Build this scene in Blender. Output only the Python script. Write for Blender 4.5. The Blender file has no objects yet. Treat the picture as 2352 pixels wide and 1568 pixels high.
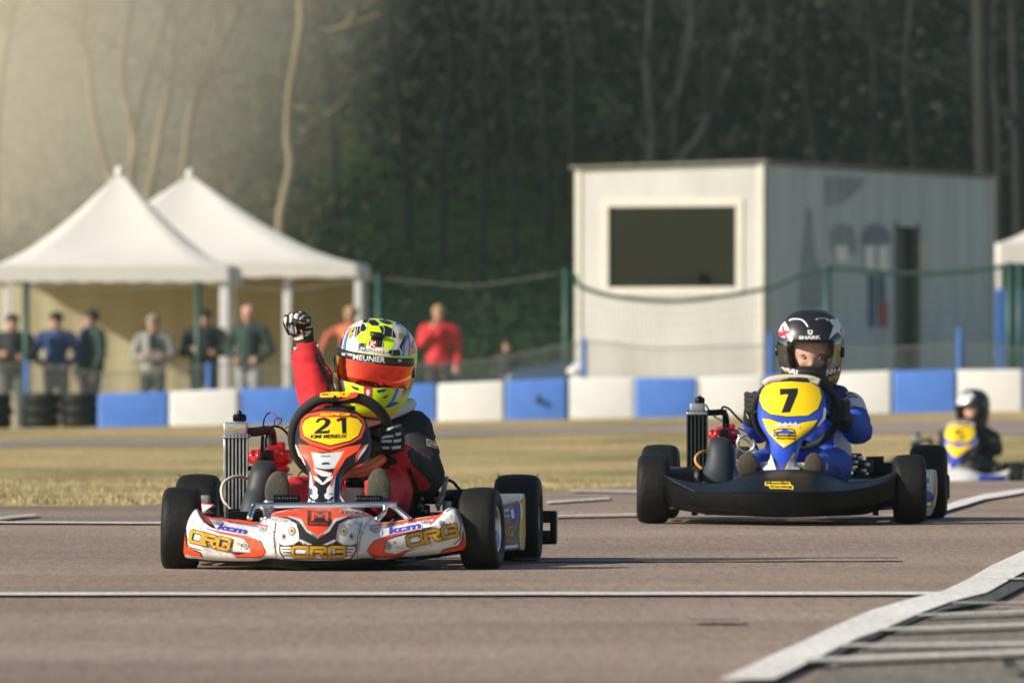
import bpy, bmesh, math, random
import numpy as np
from mathutils import Vector, Matrix, noise
from mathutils.bvhtree import BVHTree
R = math.radians
random.seed(7)
rng = np.random.default_rng(7)
SC = bpy.context.scene

# ------------------------------------------------------------------ camera, sky, sun, exposure
F = 19600.0            # focal length in photograph units (2352 units across)
CX, HZ, CAMH = 1176.0, 850.0, 0.627
cam_d = bpy.data.cameras.new('camera')
cam = bpy.data.objects.new('camera', cam_d)
SC.collection.objects.link(cam)
cam.location = (0, 0, CAMH)
cam.rotation_euler = (R(90) + math.atan(66 / F), 0, 0)
cam_d.sensor_width = 36
cam_d.lens = 300
cam_d.clip_start = 1
cam_d.clip_end = 6000
cam_d.dof.use_dof = True
cam_d.dof.focus_distance = 28.8
cam_d.dof.aperture_fstop = 7.9
SC.camera = cam

SUN_DIR = Vector((1.0, 0.42, -0.58)).normalized()      # the way the light travels
world = bpy.data.worlds.new('World')
SC.world = world
world.use_nodes = True
wn, wl = world.node_tree.nodes, world.node_tree.links
wn.clear()
sky = wn.new('ShaderNodeTexSky')
sky.sky_type = 'NISHITA'
sky.sun_disc = False
sky.sun_elevation = math.asin(-SUN_DIR.z)
sky.sun_rotation = math.atan2(-SUN_DIR.x, -SUN_DIR.y)
sky.dust_density = 1.2
bgn = wn.new('ShaderNodeBackground')
bgn.inputs['Strength'].default_value = 0.08
wo = wn.new('ShaderNodeOutputWorld')
wl.new(sky.outputs[0], bgn.inputs[0]); wl.new(bgn.outputs[0], wo.inputs[0])
sun_d = bpy.data.lights.new('sun', 'SUN')
sun_d.energy = 4.7
sun_d.angle = R(0.9)
sun_d.color = (1.0, 0.92, 0.79)
sun = bpy.data.objects.new('sun', sun_d)
SC.collection.objects.link(sun)
sun.location = (-30, 20, 30)
sun.rotation_euler = SUN_DIR.to_track_quat('-Z', 'Y').to_euler()
SC.view_settings.view_transform = 'Standard'
SC.view_settings.look = 'None'
SC.view_settings.exposure = 0.42
SC.view_settings.gamma = 1.0
SC.render.engine = 'CYCLES'
SC.cycles.use_denoising = True
SC.cycles.max_bounces = 6
SC.cycles.volume_bounces = 1
SC.cycles.transparent_max_bounces = 12

# ------------------------------------------------------------------ helpers
def s2l(c):
    c = c / 255.0
    return c / 12.92 if c <= 0.04045 else ((c + 0.055) / 1.055) ** 2.4
def rgb(r, g, b): return (s2l(r), s2l(g), s2l(b))

def mat(name, col, rough=0.55, metal=0.0, var=0.10, scale=12.0, bump=0.0, bscale=150.0, spec=0.5, coat=0.0, stretch=None, col2=None, alpha=None, world_co=False):
    m = bpy.data.materials.new(name)
    m.use_nodes = True
    n, l = m.node_tree.nodes, m.node_tree.links
    b = n['Principled BSDF']
    b.inputs['Roughness'].default_value = rough
    b.inputs['Metallic'].default_value = metal
    b.inputs['Specular IOR Level'].default_value = spec
    b.inputs['Coat Weight'].default_value = coat
    b.inputs['Coat Roughness'].default_value = 0.08
    if alpha is not None: b.inputs['Alpha'].default_value = alpha
    if world_co:
        src = n.new('ShaderNodeNewGeometry').outputs['Position']
    else:
        src = n.new('ShaderNodeTexCoord').outputs['Object']
    mp = n.new('ShaderNodeMapping')
    if stretch: mp.inputs['Scale'].default_value = stretch
    l.new(src, mp.inputs[0])
    tx = n.new('ShaderNodeTexNoise')
    tx.inputs['Scale'].default_value = scale
    tx.inputs['Detail'].default_value = 5
    tx.inputs['Roughness'].default_value = 0.6
    l.new(mp.outputs[0], tx.inputs['Vector'])
    rp = n.new('ShaderNodeValToRGB')
    c = Vector(col)
    a = c * (1 - var); z = (Vector(col2) if col2 else c * (1 + var))
    rp.color_ramp.elements[0].position = 0.30
    rp.color_ramp.elements[0].color = (*a, 1)
    rp.color_ramp.elements[1].position = 0.70
    rp.color_ramp.elements[1].color = (min(z[0], 1), min(z[1], 1), min(z[2], 1), 1)
    l.new(tx.outputs[0], rp.inputs[0]); l.new(rp.outputs[0], b.inputs['Base Color'])
    if rough > 0.12:
        rr = n.new('ShaderNodeMapRange')
        rr.inputs[3].default_value = max(rough - 0.08, 0.02); rr.inputs[4].default_value = min(rough + 0.12, 1)
        l.new(tx.outputs[0], rr.inputs[0]); l.new(rr.outputs[0], b.inputs['Roughness'])
    if bump:
        t2 = n.new('ShaderNodeTexNoise')
        t2.inputs['Scale'].default_value = bscale
        t2.inputs['Detail'].default_value = 4
        l.new(mp.outputs[0], t2.inputs['Vector'])
        bp = n.new('ShaderNodeBump')
        bp.inputs['Strength'].default_value = bump
        bp.inputs['Distance'].default_value = 0.01
        l.new(t2.outputs[0], bp.inputs['Height']); l.new(bp.outputs[0], b.inputs['Normal'])
    return m

class MB:
    """collects shapes into one mesh; faces carry a material slot"""
    def __init__(s): s.v, s.f, s.m, s.sm = [], [], [], []
    def add(s, verts, faces, mi=0, smooth=True):
        o = len(s.v)
        s.v += [tuple(x) for x in verts]
        for f in faces:
            s.f.append(tuple(o + i for i in f)); s.m.append(mi); s.sm.append(smooth)
        return s
    def box(s, c, d, mi=0, rot=None, bev=0.0):
        c = Vector(c); hx, hy, hz = d[0] / 2, d[1] / 2, d[2] / 2
        if bev <= 0:
            vs = [Vector((x * hx, y * hy, z * hz)) for x in (-1, 1) for y in (-1, 1) for z in (-1, 1)]
            fs = [(0, 1, 3, 2), (4, 6, 7, 5), (0, 4, 5, 1), (2, 3, 7, 6), (0, 2, 6, 4), (1, 5, 7, 3)]
            if rot: vs = [rot @ x for x in vs]
            return s.add([c + x for x in vs], fs, mi, False)
        bm = bmesh.new()
        bmesh.ops.create_cube(bm, size=1)
        for q in bm.verts: q.co = Vector((q.co.x * d[0], q.co.y * d[1], q.co.z * d[2]))
        bmesh.ops.bevel(bm, geom=bm.edges[:], offset=min(bev, min(d) * 0.45), segments=2, affect='EDGES', profile=0.6)
        vs = [x.co.copy() for x in bm.verts]; fs = [[x.index for x in f.verts] for f in bm.faces]
        bm.free()
        if rot: vs = [rot @ x for x in vs]
        return s.add([c + x for x in vs], fs, mi, True)
    def beam(s, a, b, w, h, mi=0, bev=0.0):
        a, b = Vector(a), Vector(b); d = b - a
        q = d.to_track_quat('X', 'Z').to_matrix()
        return s.box((a + b) / 2, (d.length, w, h), mi, q, bev)
    def tube(s, pts, r, mi=0, n=10, close=False, cap=True):
        pts = [Vector(p) for p in pts]
        N = len(pts)
        rs = r if isinstance(r, (list, tuple)) else [r] * N
        vs, fs = [], []
        up = None
        for i, p in enumerate(pts):
            t = (pts[(i + 1) % N] - pts[i - 1]) if close else (pts[min(i + 1, N - 1)] - pts[max(i - 1, 0)])
            t.normalize()
            if up is None:
                up = Vector((0, 0, 1)) if abs(t.z) < 0.9 else Vector((1, 0, 0))
            sd = t.cross(up)
            if sd.length < 1e-4: sd = t.orthogonal()
            sd.normalize(); up = sd.cross(t).normalized()
            for k in range(n):
                an = 2 * math.pi * k / n
                vs.append(p + (sd * math.cos(an) + up * math.sin(an)) * rs[i])
        for i in range(N if close else N - 1):
            j = (i + 1) % N
            for k in range(n):
                fs.append((i * n + k, i * n + (k + 1) % n, j * n + (k + 1) % n, j * n + k))
        if cap and not close:
            fs.append(tuple(range(n))[::-1]); fs.append(tuple((N - 1) * n + k for k in range(n)))
        return s.add(vs, fs, mi)
    def lathe(s, c, prof, axis='z', mi=0, n=32, rot=None, closed=False):
        """prof: list of (along the axis, radius)"""
        c = Vector(c); vs, fs = [], []
        for (h, r) in prof:
            for k in range(n):
                an = 2 * math.pi * k / n
                a, b = r * math.cos(an), r * math.sin(an)
                p = {'z': (a, b, h), 'x': (h, a, b), 'y': (a, h, b)}[axis]
                p = Vector(p)
                if rot: p = rot @ p
                vs.append(c + p)
        M = len(prof)
        for i in range(M if closed else M - 1):
            j = (i + 1) % M
            for k in range(n):
                fs.append((i * n + k, i * n + (k + 1) % n, j * n + (k + 1) % n, j * n + k))
        return s.add(vs, fs, mi)
    def ell(s, c, r, mi=0, rot=None, n=16, m=10):
        c = Vector(c); vs, fs = [], []
        if not isinstance(r, (tuple, list, Vector)): r = (r, r, r)
        for i in range(m + 1):
            ph = math.pi * (i / m - 0.5)
            for k in range(n):
                th = 2 * math.pi * k / n
                p = Vector((r[0] * math.cos(ph) * math.cos(th), r[1] * math.cos(ph) * math.sin(th), r[2] * math.sin(ph)))
                if rot: p = rot @ p
                vs.append(c + p)
        for i in range(m):
            for k in range(n):
                fs.append((i * n + k, i * n + (k + 1) % n, (i + 1) * n + (k + 1) % n, (i + 1) * n + k))
        return s.add(vs, fs, mi)
    def loft(s, secs, mi=0, cyc=False, caps=False, smooth=True):
        M = len(secs[0]); vs = [p for q in secs for p in q]; fs = []
        for i in range(len(secs) - 1):
            for k in range(M if cyc else M - 1):
                k2 = (k + 1) % M
                fs.append((i * M + k, i * M + k2, (i + 1) * M + k2, (i + 1) * M + k))
        if caps:
            fs.append(tuple(range(M))); fs.append(tuple((len(secs) - 1) * M + k for k in range(M))[::-1])
        return s.add(vs, fs, mi, smooth)

def link(o, parent=None):
    SC.collection.objects.link(o)
    if parent is not None: o.parent = parent
    return o

def build(name, mb, mats, parent=None, bevel=0, recalc=True):
    me = bpy.data.meshes.new(name)
    me.from_pydata(mb.v, [], mb.f)
    if not isinstance(mats, (list, tuple)): mats = [mats]
    for m in mats: me.materials.append(m)
    me.polygons.foreach_set('material_index', mb.m)
    me.polygons.foreach_set('use_smooth', mb.sm)
    if recalc:
        bm = bmesh.new(); bm.from_mesh(me)
        bmesh.ops.remove_doubles(bm, verts=bm.verts, dist=1e-6)
        bmesh.ops.recalc_face_normals(bm, faces=bm.faces)
        bm.to_mesh(me); bm.free()
    me.update()
    o = bpy.data.objects.new(name, me)
    link(o, parent)
    if bevel:
        b = o.modifiers.new('bevel', 'BEVEL'); b.width = bevel; b.segments = 2; b.limit_method = 'ANGLE'; b.angle_limit = R(40)
    return o

def edge_split(o, ang=40):
    try:
        o.data.set_sharp_from_angle(angle=R(ang))
    except Exception:
        pass
    return o

def tag(o, label=None, cat=None, group=None, kind=None):
    if label: o['label'] = label
    if cat: o['category'] = cat
    if group: o['group'] = group
    if kind: o['kind'] = kind
    return o

def empty(name, loc=(0, 0, 0), rz=0.0, parent=None):
    o = bpy.data.objects.new(name, None)
    o.empty_display_size = 0.2
    o.location = loc; o.rotation_euler = (0, 0, rz)
    return link(o, parent)

def quads(name, centres, sizes, mats, parent=None, aspect=1.0, flat=False, upright=False, mi=None):
    """many small leaf or blade faces, fast"""
    n = len(centres)
    a = rng.normal(size=(n, 3)); 
    if upright: a[:, 2] *= 0.15
    a /= np.linalg.norm(a, axis=1)[:, None]
    b = rng.normal(size=(n, 3))
    if upright: b = np.tile(np.array([0, 0, 1.0]), (n, 1)) + rng.normal(size=(n, 3)) * 0.35
    b -= (b * a).sum(1)[:, None] * a
    b /= np.linalg.norm(b, axis=1)[:, None]
    s = np.asarray(sizes)[:, None]
    if upright:
        v = np.stack([centres - a * s * aspect, centres + a * s * aspect, centres + b * s * 2 + a * s * aspect * 0.2, centres + b * s * 2 - a * s * aspect * 0.2], 1)
    else:
        v = np.stack([centres - a * s - b * s * 0.2 * aspect, centres - b * s * aspect, centres + a * s, centres + b * s * aspect], 1)
    v = v.reshape(-1, 3)
    me = bpy.data.meshes.new(name)
    me.vertices.add(4 * n); me.vertices.foreach_set('co', v.ravel())
    me.loops.add(4 * n); me.loops.foreach_set('vertex_index', np.arange(4 * n, dtype=np.int32))
    me.polygons.add(n); me.polygons.foreach_set('loop_start', np.arange(0, 4 * n, 4, dtype=np.int32))
    if not isinstance(mats, (list, tuple)): mats = [mats]
    for m in mats: me.materials.append(m)
    if mi is None: mi = rng.integers(0, len(mats), n)
    me.polygons.foreach_set('material_index', np.asarray(mi, dtype=np.int32))
    me.update(calc_edges=True); me.validate()
    o = bpy.data.objects.new(name, me)
    return link(o, parent)

def cr(pts, n=6, loop=False):
    """smooth curve through points (lists of floats or Vectors)"""
    P = [np.array(p, dtype=float) for p in pts]; out = []
    N = len(P)
    for i in range(N if loop else N - 1):
        if loop: p0, p1, p2, p3 = P[i - 1], P[i], P[(i + 1) % N], P[(i + 2) % N]
        else: p0, p1, p2, p3 = P[max(i - 1, 0)], P[i], P[i + 1], P[min(i + 2, N - 1)]
        for k in range(n):
            t = k / n
            out.append(0.5 * (2 * p1 + (p2 - p0) * t + (2 * p0 - 5 * p1 + 4 * p2 - p3) * t * t + (3 * p1 - p0 - 3 * p2 + p3) * t ** 3))
    if not loop: out.append(P[-1])
    return out
def crv(pts, n=6, loop=False): return [Vector(p) for p in cr(pts, n, loop)]

# photograph readings: each function turns a reading of one enlarged view into photograph units
def z0(x, y): return (x, y)
def z1(x, y): return (343 + x * .4140, 686 + y * .4140)
def zB(x, y): return (1433.25 + x * .3906, 686 + y * .3906)
def z3(x, y): return (367.5 + x * .20833, 1041.25 + y * .20833)
def z4(x, y): return (796.25 + x * .20833, 1041.25 + y * .20833)
def z5(x, y): return (490 + x * .23437, 888.1 + y * .23437)
def z6(x, y): return (624.75 + x * .17187, 686 + y * .17187)
def zC(x, y): return (1531.25 + x * .26175, 692.1 + y * .26175)
def zW(x, y): return (1286.25 + x * .4531, 336.9 + y * .4531)
def z7(x, y): return (1531.25 + x * .349, 1194.4 + y * .349)
def at(px, py, Y): return Vector(((px - CX) / F * Y, Y, CAMH + (HZ - py) / F * Y))

class Frame:
    """a thing's own frame: origin on the ground, x to the right, y away from us"""
    def __init__(s, px, Y, z, rz):
        s.o = Vector(((px - CX) / F * Y, Y, z)); s.rz = rz
        s.c, s.s = math.cos(rz), math.sin(rz)
        s.inv = (Matrix.Translation(s.o) @ Matrix.Rotation(rz, 4, 'Z')).inverted()
        s.eye = s.inv @ Vector((0, 0, CAMH))
    def p(s, q, yl):
        u = (q[0] - CX) / F
        x = (u * (s.o.y + yl * s.c) - s.o.x + yl * s.s) / (s.c - u * s.s)
        Y = s.o.y + x * s.s + yl * s.c
        return Vector((x, yl, CAMH + (HZ - q[1]) / F * Y - s.o.z))
    def ray(s, q):
        return (s.inv.to_3x3() @ Vector(((q[0] - CX) / F, 1, (HZ - q[1]) / F))).normalized()
    def root(s, name): return empty(name, s.o, s.rz)

_tc = {}
def text_mesh(body, bold=0.0, shear=0.0):
    k = (body, bold, shear)
    if k not in _tc:
        cu = bpy.data.curves.new('txt', 'FONT'); cu.body = body; cu.offset = bold; cu.shear = shear
        cu.resolution_u = 3
        o = bpy.data.objects.new('txt', cu); link(o)
        dg = bpy.context.evaluated_depsgraph_get()
        me = o.evaluated_get(dg).to_mesh()
        vs = np.array([tuple(v.co)[:2] for v in me.vertices]); fs = [tuple(p.vertices) for p in me.polygons]
        o.evaluated_get(dg).to_mesh_clear()
        bpy.data.objects.remove(o); bpy.data.curves.remove(cu)
        _tc[k] = (vs, fs)
    return _tc[k]

class Print:
    """thin printed film laid on the surface of the given meshes, following their curves"""
    def __init__(s, fr, targets, lift=0.0006, step=4.0):
        s.fr = fr; s.n = 0; s.lift = lift; s.step = step
        V, Fc = [], []
        for t in targets:
            o = len(V)
            mx = t.matrix_basis if t.parent and t.parent.parent else Matrix()
            V += [mx @ v.co for v in t.data.vertices]; Fc += [tuple(o + i for i in p.vertices) for p in t.data.polygons]
        s.bvh = BVHTree.FromPolygons(V, Fc)
        s.mb = MB(); s.mats = []; s.lv = {}
    def _add(s, vs, fs, m):
        if m not in s.mats: s.mats.append(m)
        mi = s.mats.index(m)
        bm = bmesh.new()
        bv = [bm.verts.new((v[0], v[1], 0)) for v in vs]
        for f in fs:
            try: bm.faces.new([bv[i] for i in f])
            except Exception: pass
        bmesh.ops.triangulate(bm, faces=bm.faces[:])
        for _ in range(7):
            es = [e for e in bm.edges if e.calc_length() > s.step]
            if not es: break
            bmesh.ops.subdivide_edges(bm, edges=es, cuts=1)
            bmesh.ops.triangulate(bm, faces=[f for f in bm.faces if len(f.verts) > 3])
        # stack only where prints overlap
        bm.verts.index_update()
        cells = set()
        for f in bm.faces:
            for q in [v.co for v in f.verts] + [f.calc_center_median()]: cells.add((int(q.x // 2.5), int(q.y // 2.5)))
        lv = 1 + max([s.lv.get(c, 0) for c in cells] or [0])
        for c in cells: s.lv[c] = lv
        off = s.lift + 0.0006 * lv
        out, ok = [], {}
        bm.verts.index_update()
        for v in bm.verts:
            d = s.fr.ray((v.co.x, v.co.y))
            h, nr, i, ds = s.bvh.ray_cast(s.fr.eye, d)
            if h is None: continue
            if nr.dot(d) > 0: nr = -nr
            ok[v.index] = len(out); out.append(h + (nr * 0.6 - d * 0.4) * off)
        ff = []
        for f in bm.faces:
            ix = [v.index for v in f.verts]
            if all(i in ok for i in ix):
                ps = [out[ok[i]] for i in ix]
                if max((ps[a] - ps[b]).length for a, b in ((0, 1), (1, 2), (0, 2))) < 0.12: ff.append([ok[i] for i in ix])
        s.mb.add(out, ff, mi)
        bm.free()
    def poly(s, zf, pts, m):
        P = [zf(*p) for p in pts]
        from mathutils.geometry import tessellate_polygon
        t = tessellate_polygon([[Vector((p[0], p[1], 0)) for p in P]])
        s._add(P, t, m)
    def disc(s, zf, c, rx, ry, m, n=20, rot=0.0):
        s.poly(zf, [(c[0] + rx * math.cos(a) * math.cos(rot) - ry * math.sin(a) * math.sin(rot), c[1] + rx * math.cos(a) * math.sin(rot) + ry * math.sin(a) * math.cos(rot)) for a in [2 * math.pi * k / n for k in range(n)]], m)
    def line(s, zf, pts, w, m):
        P = [Vector(zf(*p)) for p in pts]; k = (Vector(zf(100, 0)) - Vector(zf(0, 0))).length / 100
        w = w * k / 2; vs, fs = [], []
        for i, p in enumerate(P):
            d = (P[min(i + 1, len(P) - 1)] - P[max(i - 1, 0)]).normalized(); nn = Vector((-d.y, d.x)) * w
            vs += [p + nn, p - nn]
            if i: fs.append((2 * i - 2, 2 * i - 1, 2 * i + 1, 2 * i))
        s._add(vs, fs, m)
    def text(s, zf, body, p0, p1, h, m, bold=0.0, shear=0.0):
        """baseline from p0 to p1, letters h high"""
        vs, fs = text_mesh(body, bold, shear)
        if not len(vs): return
        lo, hi = vs.min(0), vs.max(0)
        a, b = Vector(zf(*p0)), Vector(zf(*p1)); e = b - a
        k = (Vector(zf(100, 0)) - Vector(zf(0, 0))).length / 100
        up = Vector((e.y, -e.x)).normalized() * h * k
        s._add([a + e * ((v[0] - lo[0]) / (hi[0] - lo[0])) + up * ((v[1] - lo[1]) / (hi[1] - lo[1])) for v in vs], fs, m)
    def glyphs(s, zf, word, p0, p1, h, m, w, ow=0.0, om=None):
        """square-cornered logo lettering drawn with thick strokes; ow and om give a dark rim"""
        G = {'C': [[(1, .72), (1, 1), (.12, 1), (0, .85), (0, .15), (.12, 0), (1, 0), (1, .28)]],
             'R': [[(0, 0), (0, .62), (.12, .62)], [(0, .95), (.85, .95), (1, .85), (1, .6), (.85, .5), (0.3, .5)], [(.6, .5), (.8, 0), (1.05, 0)], [(-.08, 0), (.2, 0)]],
             'G': [[(1, .78), (1, 1), (.12, 1), (0, .85), (0, .15), (.12, 0), (.88, 0), (1, .12), (1, .5), (.5, .5)]]}
        a, b = Vector(zf(*p0)), Vector(zf(*p1)); e = b - a
        k = (Vector(zf(100, 0)) - Vector(zf(0, 0))).length / 100
        up = Vector((e.y, -e.x)).normalized() * h * k
        nL = len(word); adv = e / nL
        for (ww, mm) in ([(w + ow, om)] if om else []) + [(w, m)]:
            for i, ch in enumerate(word):
                for st in G[ch]:
                    P = [a + adv * i + adv * (0.08 + .80 * x) + up * y for x, y in st]
                    hw = ww * k / 2
                    vs, fs = [], []
                    for j in range(len(P) - 1):
                        d = (P[j + 1] - P[j]); 
                        if d.length == 0: continue
                        d.normalize(); nn = Vector((-d.y, d.x)) * hw
                        q0, q1 = P[j] - d * hw * .7, P[j + 1] + d * hw * .7
                        o = len(vs); vs += [q0 + nn, q0 - nn, q1 - nn, q1 + nn]; fs.append((o, o + 1, o + 2, o + 3))
                    s._add(vs, fs, mm)
    def done(s, name, parent):
        return build(name, s.mb, s.mats, parent, recalc=False)

_ico = None
def ico():
    global _ico
    if _ico is None:
        bm = bmesh.new(); bmesh.ops.create_icosphere(bm, subdivisions=2, radius=1)
        _ico = [v.co.copy() for v in bm.verts]; bm.free()
    return _ico

def body(name, caps, mats, parent=None, voxel=0.012, fold=0.0, fscale=14.0, smooth=3, keep=None, colour=None):
    """one continuous skin around tapered limbs. caps: (p0, r0, p1, r1, slot)"""
    bm = bmesh.new()
    for (a, ra, b, rb, mi) in caps:
        t = bmesh.new()
        for p, r in ((Vector(a), ra), (Vector(b), rb)):
            for q in ico(): t.verts.new(p + q * r)
        res = bmesh.ops.convex_hull(t, input=t.verts[:])
        dead = list({e for e in res['geom_interior'] + res['geom_unused'] if isinstance(e, bmesh.types.BMVert)})
        if dead: bmesh.ops.delete(t, geom=dead, context='VERTS')
        tm = bpy.data.meshes.new('t'); t.to_mesh(tm); t.free(); bm.from_mesh(tm); bpy.data.meshes.remove(tm)
    me = bpy.data.meshes.new(name + '_raw'); bm.to_mesh(me); bm.free()
    o = bpy.data.objects.new(name + '_raw', me); link(o)
    r = o.modifiers.new('r', 'REMESH'); r.mode = 'VOXEL'; r.voxel_size = voxel
    sm = o.modifiers.new('s', 'SMOOTH'); sm.iterations = smooth; sm.factor = 0.5
    dg = bpy.context.evaluated_depsgraph_get()
    nm = bpy.data.meshes.new_from_object(o.evaluated_get(dg))
    bpy.data.objects.remove(o); bpy.data.meshes.remove(me)
    nm.name = name
    n = len(nm.vertices)
    if fold:
        nm.update()
        for v in nm.vertices:
            c = v.co
            w = noise.noise(c * fscale) + 0.5 * noise.noise(c * fscale * 2.3)
            w2 = 1 - abs(noise.noise(Vector((c.x, c.y, c.z * 2.2)) * fscale * 0.8)) * 3
            v.co = c + v.normal * fold * (w + 0.7 * max(w2, 0))
    nm.materials.clear()
    for m in mats: nm.materials.append(m)
    C = np.array([tuple(p.center) for p in nm.polygons])
    D = []
    for (a, ra, b, rb, mi) in caps:
        a, b = np.array(a, float), np.array(b, float); ab = b - a
        t = np.clip(((C - a) @ ab) / max(ab @ ab, 1e-9), 0, 1)
        D.append(np.linalg.norm(C - (a + t[:, None] * ab), axis=1) - (ra + t * (rb - ra)))
    k = np.argmin(np.array(D), 0)
    mi = np.array([c[4] for c in caps])[k]
    if colour is not None:
        mi = np.array([colour(Vector(C[i]), int(k[i]), int(mi[i])) for i in range(len(C))])
    nm.polygons.foreach_set('material_index', mi.astype(np.int32))
    nm.polygons.foreach_set('use_smooth', [True] * len(C))
    nm.update()
    o = bpy.data.objects.new(name, nm)
    return link(o, parent)
# ------------------------------------------------------------------ materials
M = {}
M['white'] = mat('white_film', (.74, .73, .72), .32, var=.07, scale=30, coat=.3)
M['silver'] = mat('silver_film', (.55, .56, .58), .3, var=.2, scale=18, coat=.3)
M['orange'] = mat('orange_film', (.86, .075, .018), .38, var=.08, coat=.25)
M['gold'] = mat('gold_film', (.62, .33, .02), .38, var=.1, coat=.2)
M['yellow'] = mat('yellow_film', (.90, .60, .0), .4, var=.05, coat=.2)
M['ink'] = mat('black_film', (.012, .012, .014), .35, var=.2, coat=.3)
M['grey'] = mat('grey_film', (.22, .22, .23), .45, var=.2)
M['brown'] = mat('brown_film', (.40, .29, .17), .5, var=.2)
M['blue'] = mat('blue_film', (.02, .07, .50), .35, var=.08, coat=.3)
M['purple'] = mat('violet_film', (.06, .05, .42), .4)
M['redfilm'] = mat('red_film', (.55, .02, .03), .4)
M['green'] = mat('green_film', (.02, .22, .07), .4)
M['lblue'] = mat('light_blue_film', (.05, .22, .62), .35)
M['fluo'] = mat('fluorescent_yellow', (.62, .88, .0), .35, var=.04, coat=.5)
M['rubber'] = mat('tyre_rubber', (.009, .0085, .008), .62, var=.45, scale=9, bump=.3, bscale=60, spec=.25)
M['rubber_scuff'] = mat('scuffed_rubber', (.06, .055, .05), .8, var=.4, scale=30)
M['plastic'] = mat('black_plastic', (.0035, .004, .005), .27, var=.25, scale=10, bump=.05, bscale=300, spec=.17)
M['plastic2'] = mat('grey_black_plastic', (.022, .025, .030), .5, var=.2, scale=10, bump=.1, bscale=400)
M['chrome'] = mat('chrome_steel', (.72, .73, .75), .14, metal=1, var=.08)
M['alu'] = mat('aluminium', (.62, .62, .62), .3, metal=.9, var=.15, scale=30)
M['steel'] = mat('zinc_steel', (.40, .42, .43), .38, metal=.8, var=.2, scale=30)
M['dark'] = mat('dark_metal', (.03, .03, .033), .4, metal=.4, var=.3)
M['enginered'] = mat('red_anodised', (.55, .012, .015), .28, metal=.35, var=.15, coat=.5)
M['tank'] = mat('fuel_tank_plastic', (.72, .68, .58), .4, var=.08)
M['tube'] = mat('orange_tube', (1.0, .17, .03), .35, var=.05, coat=.3)
M['hose'] = mat('clear_hose', (.62, .56, .44), .25, var=.1)
M['hose2'] = mat('amber_hose', (.55, .26, .06), .3, var=.1)
M['sole'] = mat('shoe_sole', (.065, .06, .042), .85, var=.35, scale=25, bump=.4, bscale=180)
M['sole2'] = mat('shoe_sole_brown', (.055, .043, .03), .85, var=.35, scale=25, bump=.4, bscale=180)
M['suitred'] = mat('red_suit_cloth', (.62, .012, .02), .75, var=.12, scale=16, bump=.3, bscale=500)
M['suitblack'] = mat('black_suit_cloth', (.012, .012, .014), .8, var=.3, scale=16, bump=.3, bscale=500)
M['suitblue'] = mat('blue_suit_cloth', (.015, .07, .42), .7, var=.15, scale=16, bump=.3, bscale=500)
M['suitnavy'] = mat('navy_suit_cloth', (.012, .03, .13), .8, var=.15, scale=16, bump=.3, bscale=500)
M['suitwhite'] = mat('white_suit_cloth', (.62, .62, .68), .7, var=.08, scale=16, bump=.3, bscale=500)
M['glove'] = mat('black_glove', (.012, .012, .012), .75, var=.3, bump=.3, bscale=500)
M['gprint'] = mat('glove_print', (.62, .60, .55), .5, var=.12)
M['gprintc'] = mat('cream_glove_print', (.66, .52, .38), .55, var=.12)
M['skin'] = mat('skin', (.72, .42, .31), .5, var=.08, scale=20)
M['skin2'] = mat('skin_outdoors', (.50, .27, .19), .55, var=.08, scale=20)
M['lip'] = mat('lip', (.45, .15, .12), .5)
M['eye'] = mat('eye_white', (.38, .34, .32), .5)
M['iris'] = mat('dark_iris', (.02, .014, .01), .6, spec=.1)
M['brow'] = mat('brow_hair', (.09, .05, .03), .8)
M['beige'] = mat('beige_grip', (.55, .47, .36), .7, var=.1)
M['collar'] = mat('collar_white', (.55, .60, .62), .6, var=.08)
M['tarp'] = mat('tent_canvas', (.64, .62, .57), .7, var=.04, scale=1.5, bump=.1, bscale=6)
M['tarp2'] = mat('tent_side_canvas', (.50, .45, .30), .8, var=.06, scale=1.2)
M['postgreen'] = mat('green_post', (.008, .055, .04), .5, var=.15)
M['wiregreen'] = mat('green_wire', (.02, .07, .055), .6)
M['net'] = mat('grey_net', (.34, .36, .34), .8)
M['cord'] = mat('pale_cord', (.20, .20, .17), .8)
M['postblue'] = mat('blue_post', (.03, .12, .38), .6, var=.2)
M['blockblue'] = mat('blue_barrier', (.085, .22, .66), .5, var=.16, scale=2.5, bump=.1, bscale=30)
M['blockwhite'] = mat('white_barrier', (.78, .77, .74), .55, var=.08, scale=2.5, bump=.1, bscale=30)
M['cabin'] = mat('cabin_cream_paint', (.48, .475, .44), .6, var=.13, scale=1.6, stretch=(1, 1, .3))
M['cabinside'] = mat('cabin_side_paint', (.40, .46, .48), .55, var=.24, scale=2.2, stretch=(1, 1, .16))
M['cabintrim'] = mat('cabin_trim', (.58, .56, .49), .6, var=.08)
M['edge'] = mat('cabin_dark_edge', (.16, .15, .12), .7, var=.3)
M['dooredge'] = mat('door_dark', (.05, .065, .065), .6, var=.3)
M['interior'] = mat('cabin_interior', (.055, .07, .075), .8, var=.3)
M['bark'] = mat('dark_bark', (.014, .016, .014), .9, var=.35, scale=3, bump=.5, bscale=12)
M['glowbark'] = mat('glow_tinted_bark', (.40, .33, .22), .85, var=.2, scale=3, stretch=(1, 1, .3), bump=.4, bscale=12)  # bark kept pale to put the upper-left glow into the trunks
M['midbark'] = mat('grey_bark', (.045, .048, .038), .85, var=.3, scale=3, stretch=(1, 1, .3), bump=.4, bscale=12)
M['leafA'] = mat('evergreen_leaf', (.010, .018, .014), .7, var=.4, scale=.6)
M['leafB'] = mat('evergreen_leaf_light', (.013, .020, .013), .7, var=.4, scale=.6)
M['leafC'] = mat('russet_leaf', (.024, .017, .012), .7, var=.4, scale=.6)
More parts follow.
